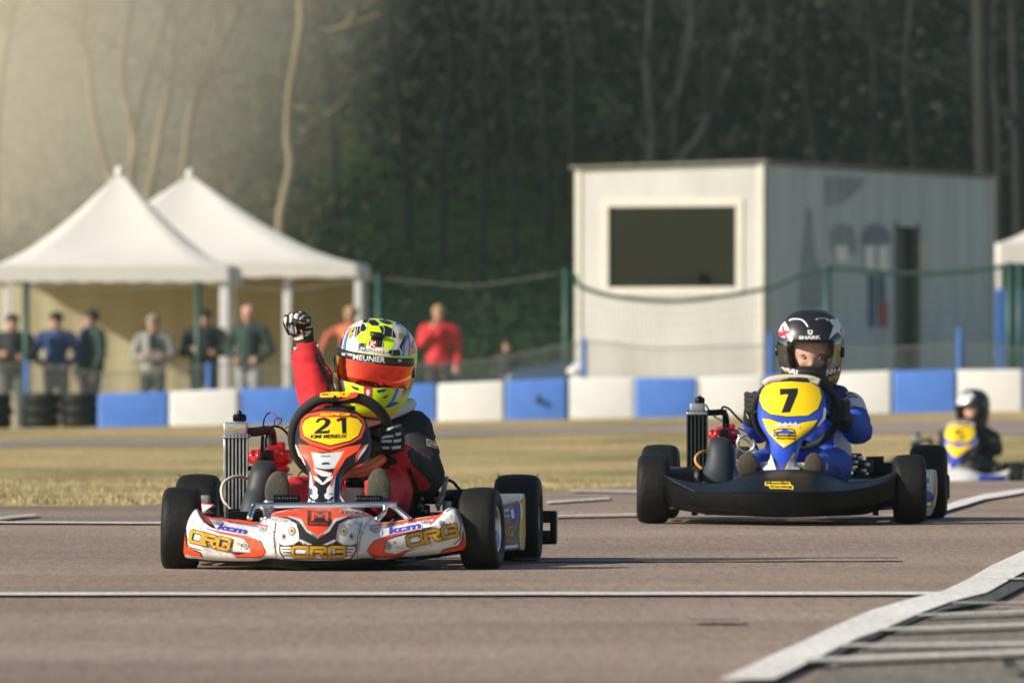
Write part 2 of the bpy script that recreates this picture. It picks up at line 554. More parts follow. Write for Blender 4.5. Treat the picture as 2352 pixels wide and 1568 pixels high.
M['glowbrush'] = mat('glow_brush', (.26, .21, .13), .85, var=.3, scale=.5)
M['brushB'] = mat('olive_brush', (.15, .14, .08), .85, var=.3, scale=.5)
def glass(name, col, tr, rough=.05, gl=(1, 1, 1)):
    m = bpy.data.materials.new(name); m.use_nodes = True
    n, l = m.node_tree.nodes, m.node_tree.links; n.clear()
    o = n.new('ShaderNodeOutputMaterial'); mx = n.new('ShaderNodeMixShader'); t = n.new('ShaderNodeBsdfTransparent'); g = n.new('ShaderNodeBsdfGlossy'); fr = n.new('ShaderNodeFresnel')
    t.inputs[0].default_value = (*col, 1); g.inputs['Roughness'].default_value = rough; g.inputs[0].default_value = (*gl, 1)
    ad = n.new('ShaderNodeMath'); ad.operation = 'ADD'; ad.use_clamp = True; ad.inputs[1].default_value = tr
    fr.inputs[0].default_value = 1.5
    l.new(fr.outputs[0], ad.inputs[0]); l.new(ad.outputs[0], mx.inputs[0]); l.new(t.outputs[0], mx.inputs[1]); l.new(g.outputs[0], mx.inputs[2]); l.new(mx.outputs[0], o.inputs[0])
    return m
M['visor_clear'] = glass('clear_visor', (.88, .88, .88), .0, gl=(.28, .30, .33))
M['pane'] = glass('window_pane', (.45, .5, .5), .0, gl=(.6, .7, .75))
def mirror_visor():
    m = bpy.data.materials.new('mirror_visor'); m.use_nodes = True
    n, l = m.node_tree.nodes, m.node_tree.links; b = n['Principled BSDF']
    lw = n.new('ShaderNodeLayerWeight'); lw.inputs[0].default_value = .35
    rp = n.new('ShaderNodeValToRGB'); e = rp.color_ramp.elements
    e[0].position = 0; e[0].color = (.92, .05, .03, 1); e[1].position = .55; e[1].color = (1, .55, .02, 1)
    x = e.new(.22); x.color = (.95, .09, .03, 1)
    l.new(lw.outputs['Facing'], rp.inputs[0]); l.new(rp.outputs[0], b.inputs['Base Color'])
    b.inputs['Metallic'].default_value = .95; b.inputs['Roughness'].default_value = .06; b.inputs['Coat Weight'].default_value = .6
    return m
M['mirror'] = mirror_visor()

def asphalt(name, base, base2, spk, streak=.35):
    m = bpy.data.materials.new(name); m.use_nodes = True
    n, l = m.node_tree.nodes, m.node_tree.links; b = n['Principled BSDF']
    g = n.new('ShaderNodeNewGeometry').outputs['Position']
    def nz(sc, det=4, st=(1, 1, 1), ro=.6):
        mp = n.new('ShaderNodeMapping'); mp.inputs['Scale'].default_value = st; l.new(g, mp.inputs[0])
        t = n.new('ShaderNodeTexNoise'); t.inputs['Scale'].default_value = sc; t.inputs['Detail'].default_value = det; t.inputs['Roughness'].default_value = ro
        l.new(mp.outputs[0], t.inputs['Vector']); return t.outputs[0]
    def ramp(v, a, ca, z, cz):
        r = n.new('ShaderNodeValToRGB'); r.color_ramp.elements[0].position = a; r.color_ramp.elements[0].color = (*ca, 1)
        r.color_ramp.elements[1].position = z; r.color_ramp.elements[1].color = (*cz, 1); l.new(v, r.inputs[0]); return r.outputs[0]
    def mul(x, y, f=1.0, mode='MULTIPLY'):
        k = n.new('ShaderNodeMix'); k.data_type = 'RGBA'; k.blend_type = mode; k.inputs[0].default_value = f
        l.new(x, k.inputs[6]); l.new(y, k.inputs[7]); return k.outputs[2]
    c = ramp(nz(.35, 5), .35, base, .68, base2)
    c = mul(c, ramp(nz(.5, 4, (.4, 1.0, 1)), .36, (1 - streak * .7,) * 3, .62, (1.06,) * 3))
    c = mul(c, ramp(nz(60, 3, (1, .07, 1), .75), .34, (1 - spk,) * 3, .66, (1 + spk, 1 + spk * .95, 1 + spk * .85)))
    c = mul(c, ramp(nz(160, 2, (1, .09, 1), .7), .36, (1 - spk * .8,) * 3, .64, (1 + spk * .8,) * 3))
    l.new(c, b.inputs['Base Color'])
    b.inputs['Roughness'].default_value = .85; b.inputs['Specular IOR Level'].default_value = .3
    bp = n.new('ShaderNodeBump'); bp.inputs['Strength'].default_value = .5; bp.inputs['Distance'].default_value = .004
    l.new(nz(180, 3), bp.inputs['Height']); l.new(bp.outputs[0], b.inputs['Normal'])
    return m
M['asphalt'] = asphalt('track_asphalt', (.250, .182, .142), (.33, .250, .200), .20)
M['asphalt2'] = asphalt('grey_asphalt', (.17, .155, .125), (.23, .205, .17), .30)
M['asphalt3'] = asphalt('far_asphalt', (.25, .205, .175), (.34, .28, .24), .15)
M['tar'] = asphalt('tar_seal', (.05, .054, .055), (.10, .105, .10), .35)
M['paint'] = asphalt('worn_road_paint', (.62, .60, .56), (.74, .72, .68), .13, .10)
M['paint2'] = asphalt('dirty_road_paint', (.45, .44, .40), (.62, .60, .55), .18, .2)
def ground_mat():
    m = bpy.data.materials.new('dry_grass_ground'); m.use_nodes = True
    n, l = m.node_tree.nodes, m.node_tree.links; b = n['Principled BSDF']
    g = n.new('ShaderNodeNewGeometry').outputs['Position']
    def nz(sc, st=(1, 1, 1)):
        mp = n.new('ShaderNodeMapping'); mp.inputs['Scale'].default_value = st; l.new(g, mp.inputs[0])
        t = n.new('ShaderNodeTexNoise'); t.inputs['Scale'].default_value = sc; t.inputs['Detail'].default_value = 6; l.new(mp.outputs[0], t.inputs['Vector']); return t.outputs[0]
    r = n.new('ShaderNodeValToRGB'); e = r.color_ramp.elements
    e[0].position = .36; e[0].color = (.18, .17, .07, 1); e[1].position = .64; e[1].color = (.52, .38, .20, 1)
    x = e.new(.5); x.color = (.40, .31, .15, 1)
    l.new(nz(.8, (.5, .9, 1)), r.inputs[0])
    r2 = n.new('ShaderNodeValToRGB'); r2.color_ramp.elements[0].position = .3; r2.color_ramp.elements[0].color = (.7, .7, .7, 1); r2.color_ramp.elements[1].position = .7; r2.color_ramp.elements[1].color = (1.2, 1.2, 1.15, 1)
    l.new(nz(14), r2.inputs[0])
    k = n.new('ShaderNodeMix'); k.data_type = 'RGBA'; k.blend_type = 'MULTIPLY'; k.inputs[0].default_value = 1; l.new(r.outputs[0], k.inputs[6]); l.new(r2.outputs[0], k.inputs[7])
    # leaf litter and moss on the wooded slope behind
    sp = n.new('ShaderNodeSeparateXYZ'); l.new(g, sp.inputs[0])
    mr = n.new('ShaderNodeMapRange'); mr.inputs[1].default_value = 130; mr.inputs[2].default_value = 134; l.new(sp.outputs[1], mr.inputs[0])
    r3 = n.new('ShaderNodeValToRGB'); q = r3.color_ramp.elements
    q[0].position = .46; q[0].color = (.028, .062, .016, 1); q[1].position = .70; q[1].color = (.055, .042, .022, 1)
    l.new(nz(.35), r3.inputs[0])
    k2 = n.new('ShaderNodeMix'); k2.data_type = 'RGBA'; l.new(mr.outputs[0], k2.inputs[0]); l.new(k.outputs[2], k2.inputs[6]); l.new(r3.outputs[0], k2.inputs[7])
    l.new(k2.outputs[2], b.inputs['Base Color']); b.inputs['Roughness'].default_value = .95; b.inputs['Specular IOR Level'].default_value = .1
    bp = n.new('ShaderNodeBump'); bp.inputs['Strength'].default_value = .6; bp.inputs['Distance'].default_value = .05; l.new(nz(22), bp.inputs['Height']); l.new(bp.outputs[0], b.inputs['Normal'])
    return m
M['ground'] = ground_mat()
# ------------------------------------------------------------------ ground
YK = [0, 15, 26.7, 28.5, 32.3, 36, 42, 50, 55, 60, 66, 72, 80, 100, 104, 112, 132, 150, 165, 185, 215, 260]
ZK = [0, 0, 0, .008, .044, .040, .0, -.02, -.13, -.27, -.355, -.32, -.20, .08, .04, -.05, -.05, 1.9, 4.2, 9.0, 15.5, 18.]
def terr(X, Y):
    z = float(np.interp(Y, YK, ZK))
    # smooth the kinks a little
    z = (z + float(np.interp(Y - .8, YK, ZK)) + float(np.interp(Y + .8, YK, ZK))) / 3 if Y > 29 else z
    w = min(max((Y - 66) / 34, 0), 1)
    z += w * (.10 * X / 5.6) * (1 if abs(X) < 9 else 9 / abs(X)) - (w * .03)
    if Y > 102 and X < 0: z -= .10 * min((Y - 102) / 6, 1) * min(-X / 2, 1)
    if Y > 136:                                     # the slope drops away to the right, where sky shows between the trees
        t = min(max((X - 3.5) / 4, 0), 1)
        z = z * (1 - t) + min(z, 2.2) * t
    return z
def G(px, py, lift=0.0):
    """the ground point under a photograph reading"""
    lo, hi = 12.0, 130.0
    for i in range(1, 400):                          # first crossing seen from the camera
        Y = 12 + i * .3; X = (px - CX) / F * Y
        if CAMH - (py - HZ) / F * Y <= terr(X, Y): lo, hi = Y - .3, Y; break
    for _ in range(30):
        Y = (lo + hi) / 2; X = (px - CX) / F * Y
        if CAMH - (py - HZ) / F * Y > terr(X, Y): lo = Y
        else: hi = Y
    X = (px - CX) / F * lo
    return Vector((X, lo, terr(X, lo) + lift))

xs = sorted(set([-2500, -900, -300, -120, -60] + list(np.arange(-40, 41, 1.0)) + [60, 120, 300, 900, 2500]))
ys = sorted(set([-400, -100, -20] + list(np.arange(0, 26, 2.0)) + list(np.arange(26, 46, .5)) + list(np.arange(46, 260, 1.5)) + [300, 500, 1200, 3000]))
mb = MB()
vs = [(x, y, (terr(x, y) if y > 0 else 0)) for y in ys for x in xs]
W = len(xs)
mb.add(vs, [(j * W + i, j * W + i + 1, (j + 1) * W + i + 1, (j + 1) * W + i) for j in range(len(ys) - 1) for i in range(W - 1)])
tag(build('ground', mb, M['ground'], recalc=False), kind='structure')

def sheet(name, near, far, lift, m, nx=60, ny=40):
    """a strip of paving between two edges given as photograph readings"""
    a = cr([(*p, 0) for p in near], 8); b = cr([(*p, 0) for p in far], 8)
    def samp(c, t):
        k = t * (len(c) - 1); i = min(int(k), len(c) - 2); return c[i] * (1 - (k - i)) + c[i + 1] * (k - i)
    vs = []
    for i in range(nx + 1):
        p, q = samp(a, i / nx), samp(b, i / nx)
        P, Q = G(p[0], p[1]), G(q[0], q[1])
        for j in range(ny + 1):
            t = j / ny; X = P.x + (Q.x - P.x) * t; Y = P.y + (Q.y - P.y) * t
            vs.append((X, Y, terr(X, Y) + lift))
    mb = MB(); mb.add(vs, [(i * (ny + 1) + j, (i + 1) * (ny + 1) + j, (i + 1) * (ny + 1) + j + 1, i * (ny + 1) + j + 1) for i in range(nx) for j in range(ny)])
    return tag(build(name, mb, m, recalc=False), kind='structure')

# the race track: from in front of the camera to the grass edge
edge = [(-1400, 1172), (-500, 1170), (0, 1168), (250, 1165), (520, 1158), (900, 1150), (1200, 1136), (1460, 1118), (1800, 1110), (2150, 1103), (2500, 1096), (3400, 1090)]
mb = MB(); cols = []
for p in cr([(*e, 0) for e in edge], 8):
    far = G(p[0], p[1]); u = far.x / far.y
    cols.append([Vector((u * min(y_, far.y), min(y_, far.y), 0)) for y_ in [4 + .75 * i for i in range(110)]])
for c in cols:
    for v in c: v.z = terr(v.x, v.y) + .006
mb.loft(cols)
tag(build('track', mb, M['asphalt'], recalc=False), kind='structure')
sheet('far_track', [(-600, 1031), (0, 1029), (600, 1020), (1200, 998), (1800, 996), (2352, 1001), (2900, 1003)], [(-600, 1014), (0, 1012), (600, 1003), (1200, 983), (1800, 975), (2352, 966), (2900, 962)], .008, M['asphalt3'], 50, 10)
sheet('side_pavement', [(1840, 1585), (2352, 1585), (3000, 1585)], [(2120, 1424), (2352, 1405), (3000, 1380)], .010, M['asphalt2'], 40, 20)
def painted(name, pts, m, lift=.014, label=None, step=10):
    P = [G(*q) for q in pts]
    bm = bmesh.new(); bm.faces.new([bm.verts.new((p.x, p.y, 0)) for p in P])
    bmesh.ops.triangulate(bm, faces=bm.faces[:])
    for _ in range(6):
        es = [e for e in bm.edges if e.calc_length() > .5]
        if not es: break
        bmesh.ops.subdivide_edges(bm, edges=es, cuts=1); bmesh.ops.triangulate(bm, faces=[f for f in bm.faces if len(f.verts) > 3])
    mb = MB(); bm.verts.index_update()
    mb.add([(v.co.x, v.co.y, terr(v.co.x, v.co.y) + lift) for v in bm.verts], [[v.index for v in f.verts] for f in bm.faces])
    bm.free()
    return tag(build(name, mb, m), kind='structure')
def wob(a, b, w, n=40, amp=.6):
    up, dn = [], []
    for i in range(n + 1):
        t = i / n; x = a[0] + (b[0] - a[0]) * t; y = a[1] + (b[1] - a[1]) * t
        up.append((x, y - w / 2 - random.uniform(0, amp))); dn.append((x, y + w / 2 + random.uniform(0, amp)))
    return up + dn[::-1]
painted('track_line', wob((-300, 1374), (2190, 1372.5), 6.0), M['paint'])
def band(up, dn): return [z7(*p) for p in up] + [z7(*p) for p in dn[::-1]]
painted('edge_line', band([(340, 1110), (430, 1071), (640, 970), (900, 850), (1120, 740), (1350, 640), (1560, 575), (1830, 505), (2000, 420), (2130, 340), (2352, 235), (2700, 90)],
                          [(700, 1110), (780, 1071), (1000, 960), (1150, 880), (1270, 825), (1400, 780), (1690, 650), (1880, 580), (2110, 520), (2230, 450), (2352, 380), (2700, 200)]), M['paint'], .020)
painted('tar_patch', band([(1010, 955), (1150, 880), (1270, 825), (1400, 775), (1690, 650), (1880, 575), (2110, 515), (2352, 375), (2700, 200)],
                          [(1000, 968), (1090, 945), (1230, 870), (1420, 790), (1700, 670), (1850, 622), (2000, 600), (2180, 560), (2352, 470), (2700, 330)]), M['tar'], .016)
for i, (a, b, w) in enumerate([((1650, 684), (2700, 640), 15), ((1390, 782), (2700, 733), 20), ((1150, 890), (2700, 872), 20), ((900, 992), (2700, 915), 30), ((1880, 598), (2700, 600), 6), ((2230, 436), (2700, 425), 10)]):
    A, B = z7(*a), z7(*b)
    painted('pavement_line', wob(A, B, w * .349 * .72, 24, .35), M['paint2'] if i < 4 else M['paint2'], .024)
painted('crack', wob(z7(1900, 610), z7(2700, 625), 2.6, 24, .5), M['tar'], .026)
painted('oil_stain', [z7(2215, 1035), z7(2260, 1028), z7(2330, 1045), z7(2345, 1062), z7(2290, 1070), z7(2235, 1060)], M['tar'], .026)
painted('oil_stain', [z7(2130, 958), z7(2200, 952), z7(2235, 968), z7(2180, 985), z7(2130, 978)], M['asphalt3'], .026)
painted('skid_and_shadow_mark', wob((1180, 1295), (2060, 1293), 2.2, 30, .6), M['tar'], .018)  # dark strip painted along the kart's long cast shadow
painted('skid_and_shadow_mark', wob(z7(150, 700), z7(480, 700), 4, 20, 1.0), M['asphalt2'], .018)
# white lines on the far side of the track
painted('track_line', wob((-60, 1206), (395, 1208), 3.2, 24, .5), M['paint2'])
painted('track_line', [(-60, 1204), (40, 1192), (86, 1189), (80, 1193), (20, 1199), (-60, 1212)], M['paint2'], .018)
painted('track_line', wob((1255, 1160), (1400, 1150), 4, 14, 1), M['paint2'])
painted('track_line', wob((1310, 1132), (1470, 1135), 3.5, 14, .8), M['paint2'])
painted('track_line', wob((1270, 1194), (1475, 1190), 2.8, 14, .6), M['paint2'], .018)
painted('track_line', [(2160, 1186), (2150, 1180), (2200, 1158), (2260, 1142), (2352, 1129), (2480, 1118), (2480, 1124), (2352, 1138), (2262, 1154), (2220, 1168), (2180, 1180)], M['paint'], .018)
painted('track_line', wob((1900, 1196), (2110, 1188), 3, 14, .6), M['paint2'])

# dry grass blades along the verge
N = 90000
Y = 38 + 62 * rng.random(N) ** 1.3; X = (rng.random(N) - .5) * Y * .15
pts = []
edge_y = cr([(*e, 0) for e in edge], 6)
ex = np.array([e[0] for e in edge_y]); ey = np.array([e[1] for e in edge_y])
for x, y in zip(X, Y):
    z = terr(x, y); px = CX + x / y * F; py = HZ + (CAMH - z) / y * F
    if py < np.interp(px, ex, ey) - 1:
        lo = np.interp(px, [0, 600, 1200, 1800, 2352], [1033, 1024, 1003, 1000, 1005]); hi = np.interp(px, [0, 600, 1200, 1800, 2352], [1008, 998, 978, 970, 962])
        if not (hi < py < lo): pts.append((x, y, z))
pts = np.array(pts)
M['bladeA'] = mat('straw_blade', (.46, .36, .20), .9, var=.2, scale=1)
M['bladeB'] = mat('green_blade', (.17, .18, .06), .9, var=.2, scale=1)
nv = np.array([noise.noise(Vector((p[0] * .5, p[1] * .35, 0))) for p in pts])
mi = (nv + rng.normal(size=len(pts)) * .15 > .12).astype(int)
tag(quads('grass', pts, .005 + .010 * rng.random(len(pts)), [M['bladeA'], M['bladeB']], aspect=.18, upright=True, mi=mi), 'short dry straw-coloured grass on the verge beyond the track', 'grass', kind='stuff')

# ------------------------------------------------------------------ barrier blocks
edges = [222, 388, 548, 700, 852, 1004, 1160, 1304, 1458, 1603, 1755, 1905, 2050, 2198, 2352, 2508]
def by(px): return float(np.interp(px, [0, 222, 548, 1004, 1304, 1603, 2050, 2352, 2700], [984, 979, 973, 966, 961, 956, 943, 935, 932]))
def ty(px): return float(np.interp(px, [0, 222, 548, 1004, 1304, 1603, 2050, 2352, 2700], [905, 905, 893, 881, 868, 867, 851, 848, 846]))
where = ['at the left end next to the tyre stacks', 'second from the left end', 'left of the raised arm', 'hidden behind the raised red sleeve', 'just right of the yellow helmet', 'under the man in red', 'with a dark spot, between two white blocks', 'under the left edge of the cabin', 'under the cabin window', 'under the near cabin corner', 'behind the second driver', 'just right of the second driver', 'above the wheel of the second kart', 'behind the third helmet', 'at the right edge beyond the third kart', '']
for i in range(len(edges) - 1):
    a, b = edges[i], edges[i + 1]; blue = i % 2 == 0
    Y = 100.0
    r = empty('barrier_block', at((a + b) / 2, by((a + b) / 2), Y))
    tag(r, ('blue' if blue else 'white') + ' plastic barrier block ' + where[i], 'barrier', 'blue and white barrier blocks along the far verge')
    g = .012
    A, B = at(a, by(a), Y) - r.location, at(b, by(b), Y) - r.location
    At, Bt = at(a, ty(a), Y) - r.location, at(b, ty(b), Y) - r.location
    A.x += g; B.x -= g; At.x += g; Bt.x -= g
    jit = random.uniform(-.02, .02)
    bm = bmesh.new()
    low = -.35
    co = [(A.x, -.02 + jit, A.z + low), (B.x, -.02 + jit, B.z + low), (B.x, .42 + jit, B.z + low), (A.x, .42 + jit, A.z + low), (At.x, .04 + jit, At.z), (Bt.x, .04 + jit, Bt.z), (Bt.x, .36 + jit, Bt.z), (At.x, .36 + jit, At.z)]
    v = [bm.verts.new(c) for c in co]
    for f in ((0, 1, 5, 4), (1, 2, 6, 5), (2, 3, 7, 6), (3, 0, 4, 7), (4, 5, 6, 7), (3, 2, 1, 0)): bm.faces.new([v[k] for k in f])
    bmesh.ops.bevel(bm, geom=bm.edges[:], offset=.03, segments=3, affect='EDGES', profile=.6)
    me = bpy.data.meshes.new('shell'); bm.to_mesh(me); bm.free(); me.materials.append(M['blockblue'] if blue else M['blockwhite'])
    for p in me.polygons: p.use_smooth = True
    o = link(bpy.data.objects.new('shell', me), r)
    c = (A + B + At + Bt) / 4
    if i == 6:
        build('drain_plug', MB().lathe((c.x + .02, -.03 + jit, c.z), [(-.01, 0), (-.01, .035), (.02, .045)], 'y', n=16), M['ink'], r)
# tyre stacks
def tyre_profile(w, ro, ri):
    return [(-w * .42, ri), (-w * .5, ri + (ro - ri) * .25), (-w * .5, ri + (ro - ri) * .7), (-w * .42, ro * .96), (-w * .28, ro), (w * .28, ro), (w * .42, ro * .96), (w * .5, ri + (ro - ri) * .7), (w * .5, ri + (ro - ri) * .25), (w * .42, ri)]
tp = None
for si, px in enumerate([-95, -45 + 30, 96, 181]):
    for k in range(3):
        g = at(px, 984 - (px > 60) * 1.5, 100.2)
        if tp is None:
            tp = build('stacked_tyre', MB().lathe((0, 0, 0), tyre_profile(.135, .215, .12), 'z', n=28), M['rubber'])
            o = tp
        else:
            o = tp.copy(); SC.collection.objects.link(o)
        o.location = (g.x + random.uniform(-.012, .012), g.y + .1, g.z + .068 + k * .137)
        tag(o, 'black tyre at the ' + ['bottom', 'middle', 'top'][k] + ' of the ' + ['stack cut off by the left edge', 'leftmost full stack', 'middle stack', 'stack beside the first blue block'][si], 'tyre', 'stacked tyres at the left end of the barrier')

# ------------------------------------------------------------------ fences
def polypt(P, px):
    return float(np.interp(px, [p[0] for p in P], [p[1] for p in P]))
YF = 102.6
top = [(-400, 650), (-200, 662), (60, 655), (250, 667), (455, 656), (660, 666), (868, 640), (1080, 656), (1298, 628), (1330, 655), (1400, 678), (1500, 690), (1600, 688), (1760, 662), (1840, 630), (1898, 617), (1980, 620), (2080, 628), (2200, 624), (2290, 614), (2325, 612), (2500, 622), (2700, 612)]
topc = cr([(*p, 0) for p in top], 5)
TX = [p[0] for p in topc]; TYv = [p[1] for p in topc]
fence = empty('wire_fence', (0, YF, 0)); tag(fence, 'green wire mesh fence with slack top rope before tents and cabin', 'fence')
for px in (-360, 60, 455, 870, 1300, 1900, 2320, 2343, 2680):
    y = polypt(list(zip(TX, TYv)), px)
    t = at(px, y - 4, YF); r = .04 if px < 2300 else .055
    b = Vector((t.x, 0, terr(t.x, YF) - .1)); t = Vector((t.x, 0, t.z))
    build('post', MB().tube([b, t], r, n=10).lathe(t, [(0, r * 1.15), (.02, r * 1.1), (.035, 0)], 'z', n=10), M['postgreen'], fence)
build('top_rope', MB().tube([at(x, y, YF) - Vector((0, YF, 0)) for x, y in zip(TX, TYv) if x > 1290], .028, n=6), M['wiregreen'], fence)
build('top_wire', MB().tube([at(x, y, YF) - Vector((0, YF, 0)) for x, y in zip(TX, TYv) if x <= 1305], .008, n=6), M['cord'], fence)
mb = MB()
def wire(mb, a, b, w):
    a, b = Vector(a), Vector(b); d = (b - a).normalized(); s = d.cross(Vector((0, 1, 0))).normalized() * w / 2; f = Vector((0, w / 2, 0))
    mb.add([a + s, a - s, b - s, b + s, a + f, a - f, b - f, b + f], [(0, 1, 2, 3), (4, 5, 6, 7)], smooth=False)
Xl, Xr = at(-380, 0, YF).x, at(2680, 0, YF).x
x = Xl
while x < Xr:
    px = CX + x / YF * F; t = at(px, float(np.interp(px, TX, TYv)), YF).z
    wire(mb, (x, 0, terr(x, YF)), (x, 0, t), .0035); x += .055
for k in range(12):
    P = []
    for px in range(-380, 2690, 90):
        t = at(px, float(np.interp(px, TX, TYv)), YF); b = terr(t.x, YF); P.append(Vector((t.x, 0, b + (t.z - b) * (k + .5) / 12)))
    for a, b in zip(P[:-1], P[1:]): wire(mb, a, b, .0025)
tag(build('mesh_wires', mb, M['wiregreen'], fence, recalc=False), kind='stuff')
# low plastic net with blue posts, just behind the blocks
YN = 101.2
netp = [(-400, 838), (62, 836), (250, 856), (480, 838), (700, 842), (900, 838), (1120, 826), (1342, 786), (1500, 800), (1770, 792), (2000, 800), (2204, 792), (2500, 806), (2700, 800)]
nc = cr([(*p, 0) for p in netp], 5); NX = [p[0] for p in nc]; NY = [p[1] for p in nc]
net = empty('net_fence', (0, YN, 0)); tag(net, 'low sagging grey plastic net fence on thin blue posts', 'fence')
for px, yt in ((62, 828), (480, 832), (1342, 778), (1770, 765), (2204, 752), (2600, 780)):
    t = at(px, yt, YN); t.y = 0
    build('post', MB().tube([(t.x, 0, terr(t.x, YN) - .1), t], .032, n=8), M['postblue'], net)
build('edge_cord', MB().tube([at(x, y, YN) - Vector((0, YN, 0)) for x, y in zip(NX, NY)], .008, n=5), M['cord'], net)
mb = MB(); x = Xl
while x < Xr:
    px = CX + x / YN * F; wire(mb, (x, 0, terr(x, YN)), (x, 0, at(px, float(np.interp(px, NX, NY)), YN).z), .005); x += .042
for k in range(16):
    P = []
    for px in range(-380, 2690, 60):
        t = at(px, float(np.interp(px, NX, NY)), YN); b = terr(t.x, YN); P.append(Vector((t.x, 0, b + (t.z - b) * (k + .5) / 16)))
    for a, b in zip(P[:-1], P[1:]): wire(mb, a, b, .004)
tag(build('net_mesh', mb, M['net'], net, recalc=False), kind='stuff')

# ------------------------------------------------------------------ tents
def tent(cx, Yc, hx, hy, zv, zp, label, posts, walls=None, drop=.22, rz=0.0, peak=.0):
    base = terr(cx, Yc)
    r = empty('marquee_tent', (cx, Yc, base), rz); tag(r, label, 'tent', 'white pointed tents')
    H = zv - base; P = zp - base
    rings = []
    for i in range(15):
        t = i / 14.0; k = t ** .95
        z = H + (P - H) * ((1 - t) ** 1.55)
        row = []
        for s in range(4):
            c0 = [(-1, -1), (1, -1), (1, 1), (-1, 1)][s]; c1 = [(-1, -1), (1, -1), (1, 1), (-1, 1)][(s + 1) % 4]
            for j in range(8):
                q = j / 8; x = c0[0] + (c1[0] - c0[0]) * q; y = c0[1] + (c1[1] - c0[1]) * q
                sag = .035 * math.sin(math.pi * q) * (hx) * math.sin(math.pi * min(t * 1.1, 1))
                row.append(Vector((x * hx * k + peak * (1 - t), y * hy * k, z - sag + noise.noise(Vector((x * 3, y * 3, t * 4 + cx))) * .02 * t)))
        rings.append(row)
    rf = build('roof', MB().loft(rings, cyc=True), M['tarp'], r)
    # scalloped valance
    vs, fs = [], []; n = 120
    for i in range(n):
        q = i / n * 4; s = int(q); f = q - s
        c0 = [(-1, -1), (1, -1), (1, 1), (-1, 1)][s]; c1 = [(-1, -1), (1, -1), (1, 1), (-1, 1)][(s + 1) % 4]
        x = (c0[0] + (c1[0] - c0[0]) * f) * hx; y = (c0[1] + (c1[1] - c0[1]) * f) * hy
        vs += [(x * 1.001, y * 1.001, H + .01), (x * 1.006, y * 1.006, H - drop + .022 * abs(math.sin(i * math.pi / 3)))]
    fs = [(2 * i, 2 * i + 1, (2 * i + 3) % (2 * n), (2 * i + 2) % (2 * n)) for i in range(n)]
    build('valance', MB().add(vs, fs), M['tarp'], r)
    build('finial', MB().ell((peak, 0, P), (.07, .07, .09)), M['tarp'], r)
    for (x, y, w) in posts:
        build('post', MB().box((x, y, (H - .02) / 2 - .1), (w, w, H + .2), bev=.01), M['white'], r)
    for (x0, y0, x1, y1) in (walls or []):
        vs, n = [], 40
        for i in range(n + 1):
            t = i / n; off = .03 * math.sin(i * 1.7) + .02 * noise.noise(Vector((i * .7, 3, 0)))
            x, y = x0 + (x1 - x0) * t, y0 + (y1 - y0) * t
            vs += [(x, y + off, -.3), (x, y + off * .4, H - .01)]
        build('side_wall', MB().add(vs, [(2 * i, 2 * i + 1, 2 * i + 3, 2 * i + 2) for i in range(n)]), M['tarp2'], r)
    return r
Y1 = 117.7
c1 = at(262, 0, Y1).x
tent(c1, Y1, 1.70, 1.70, at(0, 612, Y1 - 1.7).z, at(0, 396, Y1).z, 'white pointed tent at the left edge, nearer of the two', [(1.58, -1.6, .13), (-1.6, -1.6, .08), (1.6, 1.6, .06), (-1.6, 1.6, .06)], drop=.22, peak=.08)
Y2 = 124.6
c2 = at(437, 0, Y2).x
tent(c2, Y2, 2.58, 2.58, at(0, 606, Y2 - 2.58).z, at(0, 401, Y2).z, 'white pointed tent standing behind and right of the nearer tent', [(2.5, -2.5, .10), (at(670, 0, Y2).x - c2, -2.4, .11), (-2.5, -2.5, .08), (2.5, 2.5, .08), (-2.5, 2.5, .08)],
     [(-3.6, 2.4, 2.45, 2.4), (2.45, -2.3, 2.45, 2.3)], drop=.20)
Y3 = 121.0
tent(at(2500, 0, Y3).x, Y3, 1.4, 1.5, at(0, 560, Y3 - 1.5).z, at(0, 430, Y3).z, 'white tent cut off by the right edge, behind the cabin', [(-1.35, -1.4, .08), (1.35, -1.4, .08), (1.35, 1.4, .08)], drop=.3)
mb = MB(); a, b = at(2284, 664, 117.5), at(2480, 835, 117.5)
for k in range(6):
    x0 = a.x + (b.x - a.x) * k / 6; mb.box((x0 + (b.x - a.x) / 12, 117.5, (a.z + b.z) / 2 - .3), ((b.x - a.x) / 6 - .02, .05, a.z - b.z + .6), bev=.01)
tag(build('tarpaulin_screen', mb, M['postblue']), 'blue tarpaulin screen below the white tent at the right edge', 'screen')

